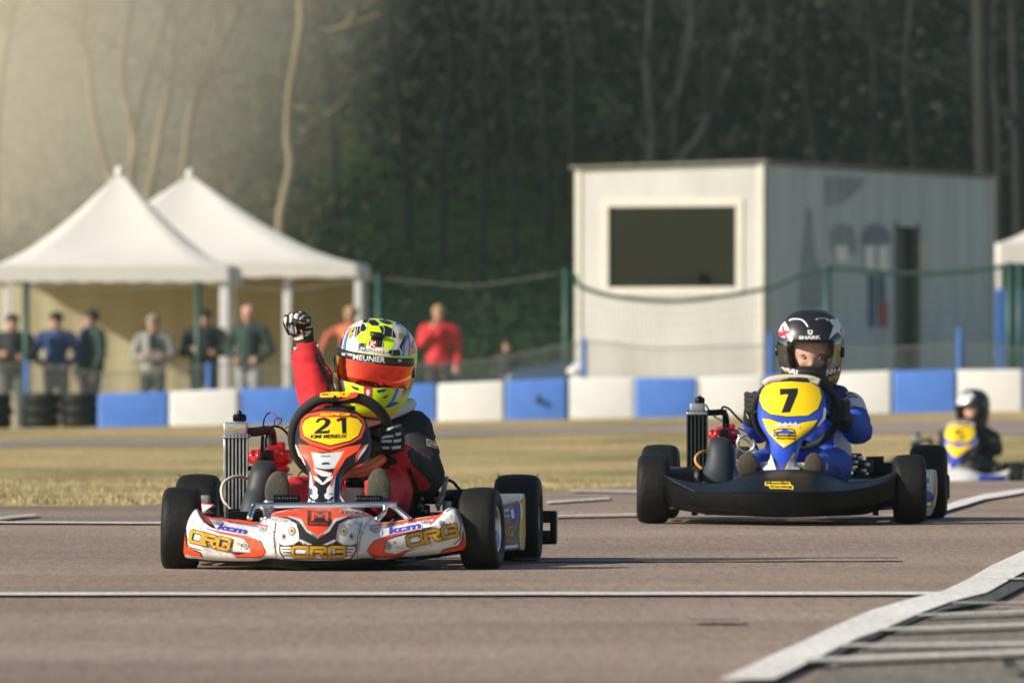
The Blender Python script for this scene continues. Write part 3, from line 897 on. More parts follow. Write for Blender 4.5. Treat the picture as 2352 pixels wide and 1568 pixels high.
# ------------------------------------------------------------------ cabin
A = at(1756, 0, 104.0); B = at(1321, 0, 104.95); D = at(2281, 0, 112.3)
A, B, D = [Vector((v.x, v.y, 0)) for v in (A, B, D)]
ztA, ztB, ztD = at(1756, 377, 104.0).z, at(1321, 392, 104.95).z, at(2281, 410, 112.3).z
zb = terr(A.x, A.y) - .15
cab = empty('cabin', (A.x, A.y, 0)); tag(cab, 'weathered white portable cabin with one large dark window', 'cabin')
def plane_hit(P, Q, px, py):
    d = Vector(((px - CX) / F, 1, (HZ - py) / F)); e = (Q - P).normalized()
    # X: d.x*t = P.x+e.x*u ; Y: t = P.y+e.y*u
    u = (d.x * P.y - P.x) / (e.x - d.x * e.y); t = P.y + e.y * u
    return u, CAMH + d.z * t
def wall_box(P, Q, u0, u1, za, zc, th, out, zc2=None):
    """slab lying along the wall P-Q, out = how far its face stands in front"""
    e = (Q - P).normalized(); n = Vector((e.y, -e.x, 0))
    if n.y > 0: n = -n
    if zc2 is None: zc2 = zc
    vs = []
    for (u, zt) in ((u0, zc), (u1, zc2)):
        for o in (out, out - th):
            for z in (za, zt): vs.append(P + e * u + n * o + Vector((0, 0, z)) - Vector((A.x, A.y, 0)))
    return vs, [(0, 1, 3, 2), (4, 6, 7, 5), (0, 4, 5, 1), (2, 3, 7, 6), (0, 2, 6, 4), (1, 5, 7, 3)]
LF = (B - A).length; LS = (D - A).length
def ztf(u): return ztA + (ztB - ztA) * u / LF
wu0, wz1 = plane_hit(A, B, 1691, 474); wu1, wz0 = plane_hit(A, B, 1398, 660)
mb = MB()
for u0, u1, za, zc, zc2 in ((0, wu0, zb, ztf(0), ztf(wu0)), (wu1, LF, zb, ztf(wu1), ztf(LF)), (wu0, wu1, zb, wz0, wz0), (wu0, wu1, wz1, ztf(wu0), ztf(wu1))):
    v, f = wall_box(A, B, u0, u1, za, zc, .10, 0, zc2); mb.add(v, f, smooth=False)
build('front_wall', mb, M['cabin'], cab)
t = .10
fr = MB()
for u0, u1, za, zc in ((wu0 - t, wu0, wz0 - t, wz1 + t), (wu1, wu1 + t, wz0 - t, wz1 + t), (wu0, wu1, wz0 - t, wz0), (wu0, wu1, wz1, wz1 + t)):
    v, f = wall_box(A, B, u0, u1, za, zc, .06, .018); fr.add(v, f, smooth=False)
wf = build('window_frame', fr, M['cabintrim'], cab, bevel=.008)
v, f = wall_box(A, B, wu0, wu1, wz0, wz1, .012, -.05)
build('pane', MB().add(v, f, smooth=False), M['pane'], wf)
# a cleaner strip at the foot, corner posts and roof rim
v, f = wall_box(A, B, -.0, .10, zb, ztA + .02, .16, .02); mb = MB().add(v, f, smooth=False)
build('corner_post', mb, M['cabintrim'], cab, bevel=.01)
v, f = wall_box(A, B, LF - .09, LF, zb, ztB + .01, .14, .02); build('corner_post', MB().add(v, f, smooth=False), M['cabintrim'], cab, bevel=.01)
def side(u0, u1, za, zc, th, out, m, name='side_panel', zc2=None):
    v, f = wall_box(A, D, u0, u1, za, zc, th, out, zc2); return build(name, MB().add(v, f, smooth=False), m, cab, bevel=.004)
def zs(u): return ztA + (ztD - ztA) * 0 + (CAMH + (ztA - CAMH) - ztA) + 0 * u
du0, dz1 = plane_hit(A, D, 2058, 520); du1, dz0 = plane_hit(A, D, 2106, 845)
us = [0.1, 1.45, 2.9, du0, du1, (du1 + LS) / 2, LS]
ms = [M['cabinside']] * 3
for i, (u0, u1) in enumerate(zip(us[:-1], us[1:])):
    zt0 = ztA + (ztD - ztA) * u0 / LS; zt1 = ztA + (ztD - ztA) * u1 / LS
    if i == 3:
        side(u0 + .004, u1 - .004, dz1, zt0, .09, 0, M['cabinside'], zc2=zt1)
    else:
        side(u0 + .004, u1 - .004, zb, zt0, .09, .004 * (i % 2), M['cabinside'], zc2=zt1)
dr = side(du0 + .02, du1 - .02, zb + .1, dz1 - .02, .05, -.12, M['dooredge'], 'door')
side(du0 - .05, du0, zb, dz1 + .05, .12, .03, M['edge'], 'door_frame'); side(du1, du1 + .04, zb, dz1 + .05, .12, .03, M['edge'], 'door_frame')
side(LS - .12, LS, zb, ztD + .02, .15, .03, M['cabintrim'], 'corner_post')
C4 = B + (D - A)
# back walls and roof
mb = MB()
for (P, Q, a, b) in ((D, C4, ztD, ztB), (B, C4, ztB, ztB)):
    o = Vector((A.x, A.y, 0))
    mb.add([P - o + Vector((0, 0, zb)), Q - o + Vector((0, 0, zb)), Q - o + Vector((0, 0, b)), P - o + Vector((0, 0, a))], [(0, 1, 2, 3)], smooth=False)
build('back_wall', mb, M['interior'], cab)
o = Vector((A.x, A.y, 0)); e1 = (B - A).normalized() * .06; e2 = (D - A).normalized() * .06
q = [A - e1 - e2, B + e1 - e2, C4 + e1 + e2, D - e1 + e2]; zz = [ztA, ztB, ztB, ztD]
build('roof', MB().add([p - o + Vector((0, 0, z + d)) for d in (.02, .055) for p, z in zip(q, zz)], [(0, 1, 2, 3), (4, 5, 6, 7), (0, 1, 5, 4), (1, 2, 6, 5), (2, 3, 7, 6), (3, 0, 4, 7)], smooth=False), M['edge'], cab)
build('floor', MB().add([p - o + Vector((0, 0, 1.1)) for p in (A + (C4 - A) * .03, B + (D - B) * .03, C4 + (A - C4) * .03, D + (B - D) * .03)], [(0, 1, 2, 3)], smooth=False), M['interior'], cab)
def sidepoly(name, pts, m, out=.012):
    """flat print painted on the cabin's long side"""
    e = (D - A).normalized(); n = Vector((e.y, -e.x, 0)); n = n if n.y < 0 else -n
    vs = []
    for p in pts:
        u, z = plane_hit(A, D, *p); vs.append(e * u + n * out + Vector((0, 0, z)))
    return build(name, MB().add(vs, [tuple(range(len(vs)))], smooth=False), m, cab)
M['postergrey'] = mat('faded_print', (.17, .20, .25), .7, var=.15)
M['posterblue'] = mat('blue_print', (.04, .10, .20), .7, var=.15)
M['posterwhite'] = mat('white_print', (.85, .83, .74), .7, var=.1)
M['posterred'] = mat('red_print', (.40, .06, .06), .7, var=.1)
M['fade'] = mat('stain_print', (.26, .30, .31), .7, var=.25, scale=3, stretch=(1, 1, .2))
M['yellowpaper'] = mat('paper', (.55, .50, .42), .7, var=.05)
sidepoly('painted_dome', [zW(1527, 500), zW(1530, 450), zW(1555, 405), zW(1600, 388), zW(1645, 405), zW(1672, 450), zW(1675, 490)], M['postergrey'], .014)
sidepoly('painted_dome', [zW(1370, 530), zW(1368, 440), zW(1390, 400), zW(1440, 388), zW(1480, 410), zW(1500, 470), zW(1505, 540)], M['fade'], .014)
sidepoly('painted_square', [zW(1540, 505), zW(1590, 505), zW(1590, 625), zW(1540, 625)], M['posterwhite'], .016)
sidepoly('painted_square', [zW(1607, 505), zW(1655, 505), zW(1655, 635), zW(1607, 635)], M['posterwhite'], .016)
sidepoly('painted_stripe', [zW(1560, 650), zW(1596, 650), zW(1592, 918), zW(1562, 918)], M['posterblue'], .016)
sidepoly('painted_stripe', [zW(1615, 650), zW(1640, 650), zW(1645, 780), zW(1612, 780)], M['posterblue'], .016)
sidepoly('painted_stripe', [zW(1610, 780), zW(1658, 785), zW(1658, 918), zW(1616, 912)], M['posterred'], .016)
sidepoly('stain', [zW(1390, 500), zW(1455, 505), zW(1450, 580), zW(1400, 585)], M['posterwhite'], .015)
sidepoly('stain', [zW(1225, 600), zW(1250, 300), zW(1275, 330), zW(1290, 560), zW(1330, 640), zW(1325, 820), zW(1215, 820)], M['fade'], .013)
sidepoly('stain', [zW(1340, 150), zW(1560, 160), zW(1500, 230), zW(1430, 290), zW(1350, 300)], M['fade'], .013)
sidepoly('notice', [zW(1815, 478), zW(1882, 480), zW(1882, 620), zW(1815, 620)], M['yellowpaper'], .02)
for px in (1632, 1657):
    u, z0_ = plane_hit(A, B, px, 652); u, z1_ = plane_hit(A, B, px, 590)
    v, f = wall_box(A, B, u - .035, u + .035, z0_, z1_, .04, -.5); build('rack_bar', MB().add(v, f, smooth=False), M['cord'], cab)
# ------------------------------------------------------------------ trees
def tree(label, paths, Y, m, group=None, twigs=60, crown=True, name='bare_tree', seed=0, dz=0.0):
    """paths: [(points in photograph units, r0, r1)], the first is the trunk"""
    rs = random.Random(seed)
    b = at(*paths[0][0][0], Y); g = terr(b.x, Y)
    r = empty(name, (b.x, Y, g)); tag(r, label, 'tree', group)
    tips = []
    for k, (pts, r0, r1) in enumerate(paths):
        P = [at(x, y, Y) - r.location for x, y in pts]
        if k == 0: P = [Vector((P[0].x, 0, -.1))] + P if P[0].z > .2 else P
        for i, p in enumerate(P): p.y += .25 * noise.noise(Vector((i * .7, seed, k)))
        # carry on upward out of the frame
        d = (P[-1] - P[-2]).normalized(); q = P[-1].copy()
        for s in range(5 if r0 > .045 else 1):
            d = (d + Vector((rs.uniform(-.2, .2), rs.uniform(-.2, .2), .25))).normalized(); q = q + d * .9; P.append(q.copy())
        C = crv(P, 4); n = len(C)
        build('trunk' if k == 0 else 'branch', MB().tube(C, [r0 + (r1 - r0) * (i / (n - 1)) for i in range(n)], n=9), m, r)
        tips.append((C, r1))
    if twigs:
        mb = MB()
        for _ in range(twigs):
            C, r1 = rs.choice(tips); i = rs.randint(int(len(C) * .35), len(C) - 1); p = C[i].copy()
            an = rs.uniform(0, 6.283); d = Vector((math.cos(an), math.sin(an), rs.uniform(.3, 1.0))).normalized(); L = rs.uniform(.7, 2.0); Q = [p]
            for s in range(4):
                d = (d + Vector((rs.uniform(-.3, .3), rs.uniform(-.3, .3), rs.uniform(-.05, .3)))).normalized(); p = p + d * L / 4; Q.append(p.copy())
            mb.tube(Q, [.022, .016, .012, .008, .004], n=4)
            for s in range(5):
                a = Q[rs.randint(1, 4)]; e = a + Vector((rs.uniform(-.4, .4), rs.uniform(-.4, .4), rs.uniform(.0, .5)))
                mb.tube([a, e], [.007, .003], n=3)
        build('crown', mb, m, r)
    return r
T = lambda *p: [(x * .5, y * .5) for x, y in p]
tree('pale bare trunk at the far left edge of the wood', [(T((-30, 900), (0, 420), (30, 200), (62, 0)), .07, .045)], 141, M['glowbark'], seed=1)
tree('pale slender trunk bending left, left of the nearer tent peak', [(T((520, 900), (500, 800), (440, 590), (405, 300), (378, 180), (385, 0)), .075, .055)], 143, M['glowbark'], seed=2)
tree('pale forked tree rising right behind the nearer tent peak', [(T((600, 900), (612, 760), (618, 640), (600, 540), (562, 400), (570, 180), (612, 0)), .09, .065), (T((618, 640), (650, 470), (700, 260), (730, 160), (790, 0)), .065, .046)], 142, M['glowbark'], seed=3)
tree('pale tree between the two tent peaks with a limb leaning right', [(T((680, 960), (705, 800), (740, 590), (772, 420), (795, 220), (785, 0)), .09, .06), (T((795, 200), (850, 100), (925, 0)), .05, .035)], 144, M['glowbark'], seed=4)
tree('crooked pale tree above the farther tent peak', [(T((835, 900), (850, 760), (870, 560), (905, 420), (945, 350)), .085, .065), (T((930, 370), (955, 270), (1000, 100), (1020, 0)), .05, .035)], 145, M['glowbark'], seed=5)
tree('lone tall pale trunk right of the tents', [(T((1285, 1060), (1300, 930), (1335, 760), (1322, 640), (1330, 450), (1358, 280), (1382, 120), (1382, 0)), .085, .055), (T((1345, 500), (1420, 500), (1520, 550)), .025, .012), (T((1385, 150), (1470, 135), (1560, 130)), .03, .012)], 141, M['glowbark'], seed=6, twigs=10)
T = lambda *p: [(1176 + x * .5, y * .5) for x, y in p]
tree('grey forked tree just above the cabin roof, left of its corner', [(T((640, 900), (640, 740), (650, 620), (632, 440), (628, 250), (640, 0)), .10, .046), (T((650, 640), (700, 520), (770, 420), (820, 200)), .07, .03), (T((640, 690), (560, 580), (500, 500), (380, 330)), .05, .02)], 148, M['midbark'], seed=7)
tree('grey leaning tree above the cabin window', [(T((775, 900), (785, 730), (850, 650), (930, 500), (1000, 330), (1060, 100)), .10, .04)], 149, M['midbark'], seed=8)
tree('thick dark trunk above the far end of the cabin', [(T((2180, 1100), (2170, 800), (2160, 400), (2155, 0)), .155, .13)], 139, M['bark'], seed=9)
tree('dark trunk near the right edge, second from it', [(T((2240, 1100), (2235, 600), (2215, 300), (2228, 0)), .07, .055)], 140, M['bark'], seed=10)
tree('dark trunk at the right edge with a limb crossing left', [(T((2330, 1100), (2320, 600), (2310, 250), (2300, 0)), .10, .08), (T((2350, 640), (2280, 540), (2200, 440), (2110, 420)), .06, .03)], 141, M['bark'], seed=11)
# trunks deeper in the wood: one tree, copied
rs = random.Random(5)
proto = tree('dim grey trunk deep in the dark wood', [([(1176, 700), (1180, 400), (1170, 150), (1178, 0)], .06, .046)], 150, M['bark'], 'dim trunks deep in the wood', twigs=30, seed=20)
spots = [(1020, 152), (1450, 151), (1620, 153), (1740, 150), (1880, 152), (2020, 151), (940, 156), (1260, 158), (1345, 149), (1560, 157), (1950, 158), (2100, 149), (780, 158), (1100, 150)]
for i, (px, Y) in enumerate(spots):
    o = proto.copy(); SC.collection.objects.link(o); x = (px - CX) / F * Y
    o.location = (x, Y, terr(x, Y)); o.rotation_euler = (rs.uniform(-.05, .05), rs.uniform(-.09, .09), rs.uniform(0, 6.28)); s = rs.uniform(.8, 1.4); o.scale = (s, s, 1.0)
    for ch in proto.children:
        c = ch.copy(); SC.collection.objects.link(c); c.parent = o
b = at(1176, 700, 150); proto.location = (b.x, 150, terr(b.x, 150))

# the evergreen mass and undergrowth: nobody could count it
def mass(n, xr, yr, zf, clump, cr_, seed):
    g = np.random.default_rng(seed)
    nc = n // clump
    cx = g.uniform(*xr, nc); cy = g.uniform(*yr, nc); u = g.random(nc)
    cz = np.array([zf(x, y, k) for x, y, k in zip(cx, cy, u)])
    keep = cz > -50; cx, cy, cz = cx[keep], cy[keep], cz[keep]
    c = np.repeat(np.stack([cx, cy, cz], 1), clump, 0)
    return c + g.normal(size=c.shape) * np.array(cr_)
def zf(x, y, u):
    z = terr(x, y) + .6 + 13 * u ** 1.2
    # gaps towards the upper right
    px = CX + x / y * F; py = HZ - (z - CAMH) / y * F
    d = noise.noise(Vector((x * .9, z * .9, 1.3))) + .5 * noise.noise(Vector((x * 2.3, z * 2.3, 5)))
    if px > 1500 and py < 560:
        w = min((px - 1500) / 700, 1)
        if d > .88 - .27 * w: return -99
    if px < 560: 
        return -99 if (d > -.45 or z - terr(x, y) < 5) else z
    if px < 900 and d > .1 * (px - 560) / 340 - .1: return -99
    return z
P1 = mass(190000, (-12, 14), (159, 178), zf, 14, (.35, .35, .22), 3)
tag(quads('woodland_foliage', P1, .055 + .07 * rng.random(len(P1)), [M['leafA'], M['leafA'], M['leafB'], M['leafC']], aspect=.7), 'dark evergreen foliage of the wood behind the track', 'foliage', kind='stuff')
P4 = mass(52000, (-6, 32), (226, 250), lambda x, y, u: .5 + 13.5 * u, 14, (.6, .6, .4), 9)  # wood added behind the gaps to dim the bright sky
M['hazeleaf'] = mat('haze_tinted_leaf', (.085, .115, .115), .8, var=.3, scale=.3)  # grey-blue tint puts distance haze into the leaf colour
M['hazeleaf2'] = mat('haze_tinted_leaf_dark', (.045, .065, .062), .8, var=.3, scale=.3)
tag(quads('added_woodland', P4, .14 + .16 * rng.random(len(P4)), [M['hazeleaf'], M['hazeleaf2']], aspect=.8), 'added grey-green distant wood dimming the sky in gaps at the upper right', 'foliage', kind='stuff')
def zu(x, y, u):
    px = CX + x / y * F
    return terr(x, y) + (1.7 if px < 820 else .55) * u ** 1.6
P2 = mass(26000, (-12, 14), (134, 156), zu, 16, (.3, .3, .16), 4)
pxs = CX + P2[:, 0] / P2[:, 1] * F
mi = np.where(pxs < 700 + rng.normal(size=len(pxs)) * 130, rng.integers(0, 2, len(pxs)), rng.integers(2, 5, len(pxs)))
mi = np.where((pxs > 800) & (pxs < 1360), rng.integers(2, 4, len(pxs)) * 0 + 1, mi)
M['mossy'] = mat('undergrowth', (.022, .052, .015), .8, var=.4, scale=.5)
tag(quads('undergrowth', P2, .05 + .07 * rng.random(len(P2)), [M['brushB'], M['mossy'], M['mossy'], M['leafC'], M['leafA']], aspect=.5, mi=mi), 'low bushes and dry leaves on the slope behind the fence', 'undergrowth', kind='stuff')
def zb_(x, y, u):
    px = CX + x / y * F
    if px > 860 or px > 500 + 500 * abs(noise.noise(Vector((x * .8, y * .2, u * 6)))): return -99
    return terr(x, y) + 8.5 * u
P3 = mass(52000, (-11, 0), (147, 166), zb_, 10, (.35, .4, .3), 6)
tag(quads('glow_brush', P3, .05 + .10 * rng.random(len(P3)), [M['glowbrush'], M['glowbrush'], M['brushB']], aspect=.22), 'added pale brush coloured to imitate a warm glow on the left slope', 'brush', kind='stuff')  # brush added here; its pale tan stands in for the warm glow

# ------------------------------------------------------------------ air
def volume(name, dens, col, aniso=0.0, ramp=None):
    m = bpy.data.materials.new(name); m.use_nodes = True
    n, l = m.node_tree.nodes, m.node_tree.links; n.clear()
    o = n.new('ShaderNodeOutputMaterial'); v = n.new('ShaderNodeVolumePrincipled')
    v.inputs['Color'].default_value = (*col, 1); v.inputs['Density'].default_value = dens; v.inputs['Anisotropy'].default_value = aniso
    l.new(v.outputs[0], o.inputs['Volume'])
    if ramp:
        tc = n.new('ShaderNodeTexCoord'); gr = n.new('ShaderNodeTexGradient'); gr.gradient_type = 'SPHERICAL'
        l.new(tc.outputs['Object'], gr.inputs[0])
        mu = n.new('ShaderNodeMath'); mu.operation = 'POWER'; mu.inputs[1].default_value = 1.5; l.new(gr.outputs['Fac'], mu.inputs[0])
        m2 = n.new('ShaderNodeMath'); m2.operation = 'MULTIPLY'; m2.inputs[1].default_value = dens; l.new(mu.outputs[0], m2.inputs[0]); l.new(m2.outputs[0], v.inputs['Density'])
    return m
hz_mat = volume('haze_air', .00019, (.68, .95, .90))
o = build('haze', MB().box((0, 1300, 14), (5200, 3600, 32)), hz_mat); tag(o, kind='stuff')
glow_mat = volume('glow_volume_air', .19, (1.0, .93, .76), ramp=True)  # added volume imitating a warm lens glow over the left trees
me = MB().ell((0, 0, 0), 1.0, n=32, m=20)
o = build('glow_volume', me, glow_mat); o.location = (-9.2, 146, 8.8); o.scale = (8.2, 30, 9.4)
tag(o, 'added pale volume imitating a warm glow over the bare trees at the upper left', 'glow_volume', kind='stuff')
# ------------------------------------------------------------------ spectators
M['hairdark'] = mat('dark_hair', (.02, .016, .012), .8); M['hairblond'] = mat('fair_hair', (.36, .22, .10), .7, var=.2); M['hairgrey'] = mat('grey_hair', (.25, .23, .20), .8)
M['jblack'] = mat('black_jacket', (.014, .016, .016), .8, var=.3); M['jnavy'] = mat('navy_jacket', (.02, .045, .15), .8, var=.2); M['jgreen'] = mat('dark_green_jacket', (.016, .038, .034), .8, var=.25)
M['jgrey'] = mat('grey_jacket', (.27, .27, .26), .8, var=.25); M['jred'] = mat('red_jacket', (.60, .02, .025), .7, var=.12); M['jorange'] = mat('orange_sleeve', (.50, .13, .06), .7)
M['tgrey'] = mat('grey_trousers', (.10, .10, .10), .8, var=.25); M['tlight'] = mat('light_trousers', (.30, .31, .33), .8, var=.2); M['tdenim'] = mat('denim', (.035, .07, .20), .8, var=.2); M['tdark'] = mat('dark_trousers', (.02, .022, .025), .8, var=.25)
M['shoe'] = mat('dark_shoe', (.02, .018, .016), .7)
def spectator(px, pytop, Y, label, jm, tm, hair, pose='folded', turn=0.0, wide=1.0, sleeve=None, cap=False, inner=None, headskin='skin2'):
    x = (px - CX) / F * Y; g = terr(x, Y)
    top = CAMH + (HZ - pytop) / F * Y; h = top - g; k = h / 1.72
    r = empty('person', (x, Y, g), turn); tag(r, label, 'person')
    w = wide * k; V = lambda a, b, c: Vector((a * w, b * w, c * k))
    # slots: 0 skin 1 jacket 2 trousers 3 shoe 4 sleeve 5 inner shirt
    caps = [(V(0, 0, 1.58), .088 * k, V(0, -.03, 1.53), .07 * k, 0), (V(0, .01, 1.5), .052 * k, V(0, .02, 1.42), .056 * k, 0),
            (V(-.06, .02, 1.33), .12 * w, V(.06, .02, 1.33), .12 * w, 1), (V(0, .01, 1.3), .15 * w, V(0, .0, .98), .145 * w, 1), (V(-.05, .02, 1.36), .10 * w, V(.05, .02, 1.36), .10 * w, 1),
            (V(-.15, .02, 1.38), .07 * w, V(.15, .02, 1.38), .07 * w, 1), (V(-.05, 0, .95), .135 * w, V(.05, 0, .95), .135 * w, 1)]
    for s in (-1, 1):
        caps += [(V(.09 * s, 0, .9), .10 * w, V(.10 * s, -.02, .48), .068 * w, 2), (V(.10 * s, -.02, .48), .066 * w, V(.11 * s, .02, .10), .048 * w, 2), (V(.11 * s, .03, .05), .045 * k, V(.13 * s, -.13, .035), .036 * k, 3)]
        sh = V(.20 * s, .02, 1.36)
        if pose == 'folded': el, wr, hd = V(.27 * s, -.03, 1.10), V(-.04 * s, -.20, 1.12 + .03 * s), V(-.11 * s, -.19, 1.13 + .03 * s)
        elif pose == 'hip': el, wr, hd = V(.30 * s, .04, 1.10), V(.16 * s, -.14, .98), V(.11 * s, -.16, .97)
        elif pose == 'phone': el, wr, hd = V(.24 * s, -.12, 1.14), V(.07 * s, -.24, 1.36), V(.05 * s, -.25, 1.45)
        elif pose == 'mouth': el, wr, hd = (V(.25 * s, -.08, 1.14), V(.10 * s, -.22, 1.34), V(.04 * s, -.18, 1.46)) if s < 0 else (V(.27 * s, .0, 1.10), V(.24 * s, -.06, .86), V(.24 * s, -.08, .78))
        elif pose == 'raised': el, wr, hd = (V(-.30, -.10, 1.30), V(-.34, -.22, 1.08), V(-.34, -.26, 1.0)) if s < 0 else (V(.26, 0, 1.12), V(.22, -.10, .9), V(.2, -.12, .82))
        else: el, wr, hd = V(.26 * s, .02, 1.10), V(.25 * s, -.07, .86), V(.25 * s, -.09, .77)
        m = 4 if sleeve else 1
        caps += [(sh, .072 * w, el, .056 * w, m), (el, .054 * w, wr, .042 * w, m), (wr, .03 * k, hd, .042 * k, 0)]
    mats = [M[headskin], M[jm], M[tm], M['shoe'], M[sleeve or jm], M[inner or jm]]
    def colr(c, cap_i, mi):
        if inner and mi == 1 and c.y < -.04 * k and abs(c.x) < .07 * w and c.z > 1.0 * k: return 5
        return mi
    body('body', caps, mats, r, voxel=.026, smooth=2, colour=colr, fold=.006, fscale=9)
    # hair or cap: a shell over the back and top of the head
    mb = MB(); mb.ell(V(0, .016, 1.612), (.097 * k, .105 * k, .09 * k), n=14, m=8)
    build('cap' if cap else 'hair', mb, M[hair], r)
    if cap: build('cap_peak', MB().ell(V(0, -.12, 1.61), (.075 * k, .075 * k, .012 * k), n=12, m=5), M[hair], r)
    # face: nose and eyes
    mb = MB().ell(V(0, -.112, 1.55), (.014 * k, .02 * k, .024 * k), n=8, m=6); build('nose', mb, M[headskin], r)
    for s in (-1, 1): build('eye', MB().ell(V(.032 * s, -.092, 1.578), (.012 * k, .01 * k, .008 * k), n=8, m=5), M['iris'], r)
    return r
spectator(28, 716, 113.2, 'man in black jacket cut off by the left edge, behind the tyre stacks', 'jblack', 'tgrey', 'hairdark', 'folded', wide=1.1)
spectator(129, 711, 113.6, 'man in navy jacket and dark cap, third from the blue fence post', 'jnavy', 'tgrey', 'hairdark', 'hip', cap=True, sleeve='jnavy')
spectator(208, 706, 113.9, 'person in long dark green jacket seen from the side, beside the man in navy', 'jgreen', 'tdark', 'hairdark', 'pockets', turn=R(-65), wide=1.25, inner='jnavy')
spectator(352, 718, 113.5, 'man in grey and black jacket with folded arms under the nearer tent', 'jgrey', 'tdark', 'hairgrey', 'folded', inner='jblack', cap=True, sleeve='jgrey')
spectator(470, 704, 113.8, 'man in black jacket with dark cap standing just left of the white tent post', 'jblack', 'tdark', 'hairdark', 'folded', cap=True, wide=1.1)
spectator(571, 696, 113.4, 'bald man in dark green T-shirt and light trousers right of the tent post', 'jgreen', 'tlight', 'skin2', 'hip', sleeve='jgreen', turn=R(-15))
spectator(806, 698, 114.5, 'person in orange top half hidden behind the yellow helmet', 'jorange', 'tdark', 'hairblond', 'raised', sleeve='jorange', turn=R(-25))
spectator(1008, 696, 113.0, 'fair-haired man in red jacket with a hand at his mouth', 'jred', 'tdark', 'hairblond', 'mouth', wide=1.02)
spectator(1165, 776, 118.0, 'small dark-clad figure beyond the fence right of the man in red', 'jblack', 'tdark', 'hairdark', 'pockets', wide=1.0)
# marshal behind the cabin window: stands on the cabin floor
x = (1512 - CX) / F * 105.9; gg = terr
o = spectator(1512, 636, 105.9, 'person sitting low behind the cabin window, only the head showing', 'jnavy', 'tdark', 'hairdark', 'pockets')

# parked car beyond the fence, mostly behind the cabin
def parked_car():
    Y = 114.0; a = at(1150, 0, Y); g = terr(a.x, Y)
    r = empty('parked_car', (a.x + 2.0, Y, g - .1)); tag(r, 'dark blue car parked beyond the fence, half hidden by the cabin', 'car')
    paint = mat('car_paint', (.03, .06, .12), .25, var=.1, coat=.8); gl = mat('car_glass', (.02, .03, .035), .06, spec=.8)
    prof = [(-2.0, .35), (-2.02, .62), (-1.9, .80), (-1.1, .95), (-.55, 1.32), (-.1, 1.42), (.8, 1.40), (1.45, 1.12), (1.9, 1.02), (2.0, .75), (1.98, .35)]
    C = cr([(p[0], p[1], 0) for p in prof], 5)
    mb = MB(); secs = []
    for y, s in ((-.84, .93), (-.80, .97), (-.6, 1), (.6, 1), (.80, .97), (.84, .93)):
        secs.append([Vector((c[0] * s, y * (1 - .18 * max(c[1] - .9, 0) / .5), .30 + (c[1] - .30) * (s if c[1] > .9 else 1))) for c in C])
    mb.loft(secs, caps=True); build('car_body', mb, paint, r)
    for p in ([(-1.05, .97), (-.55, 1.28), (-.12, 1.36), (-.12, .97)], [(-.04, .97), (-.04, 1.36), (.75, 1.34), (.95, .97)]):
        build('window', MB().add([(x, -.80 + .10 * (z > 1.2), z) for x, z in p], [(0, 1, 2, 3)], smooth=False), gl, r)
    build('windscreen', MB().add([(-1.12, -.68, .985), (-1.12, .68, .985), (-.60, .60, 1.335), (-.60, -.60, 1.335)], [(0, 1, 2, 3)], smooth=False), gl, r)
    for x in (-1.3, 1.3):
        for s in (-1, 1):
            w = empty('wheel', (x, .74 * s, .31), parent=r)
            build('tyre', MB().lathe((0, 0, 0), tyre_profile(.19, .31, .19), 'y', n=24), M['rubber'], w)
            build('rim', MB().lathe((0, 0, 0), [(-.07, 0), (-.07, .19), (.07, .19), (.07, 0)], 'y', n=20), M['alu'], w)
    for s in (-1, 1): build('headlight', MB().ell((-1.93, .58 * s, .74), (.06, .16, .07)), M['visor_clear'], r)
    return r
parked_car()
tag(build('white_sack', MB().ell((at(1324, 848, 102.0).x, 102.0, at(0, 852, 102).z), (.12, .1, .07)).ell((at(1330, 838, 102.0).x, 102.02, at(0, 842, 102).z), (.08, .08, .05)).tube([(at(1330, 0, 102).x, 102.02, terr(0.8, 102) - .1), (at(1330, 0, 102).x, 102.02, at(0, 848, 102).z)], .09), M['white']), 'crumpled white sack on the fence beside the cabin corner', 'sack')
# ------------------------------------------------------------------ karts
def kart_tyre(name, parent, loc, r, w, steer=0.0, camber=0.0, rimm='alu'):
    e = empty(name, loc, steer, parent)
    e.rotation_euler = (0, camber, steer)
    ri = r * .52
    prof = [(-w * .40, ri), (-w * .47, ri * 1.06), (-w * .52, r * .70), (-w * .51, r * .84), (-w * .46, r * .925), (-w * .40, r * .965), (-w * .30, r * .985), (-w * .12, r * .998), (0, r), (w * .12, r * .998), (w * .30, r * .985), (w * .40, r * .965), (w * .46, r * .925), (w * .51, r * .84), (w * .52, r * .70), (w * .47, ri * 1.06), (w * .40, ri)]
    build('tyre', MB().lathe((0, 0, 0), prof, 'x', n=56), M['rubber'], e)
    rp = [(-w * .44, ri * 1.05), (-w * .45, ri), (-w * .40, ri * .93), (-w * .2, ri * .86), (w * .2, ri * .86), (w * .40, ri * .93), (w * .45, ri), (w * .44, ri * 1.05)]
    b = MB().lathe((0, 0, 0), rp, 'x', n=32)
    b.lathe((0, 0, 0), [(-w * .1, ri * .88), (-w * .1, ri * .3), (w * .05, ri * .25), (w * .05, 0)], 'x', n=24)
    build('rim', b, M[rimm], e)
    h = MB().lathe((0, 0, 0), [(-w * .42, 0), (-w * .42, .022), (w * .42, .022), (w * .42, 0)], 'x', n=14)
    for k in range(3):
        a = k * 2.094; h.lathe((w * .06, .04 * math.cos(a), .04 * math.sin(a)), [(0, 0), (0, .007), (.012, .007), (.012, 0)], 'x', n=6)
    build('hub', h, M['steel'], e)
    return e

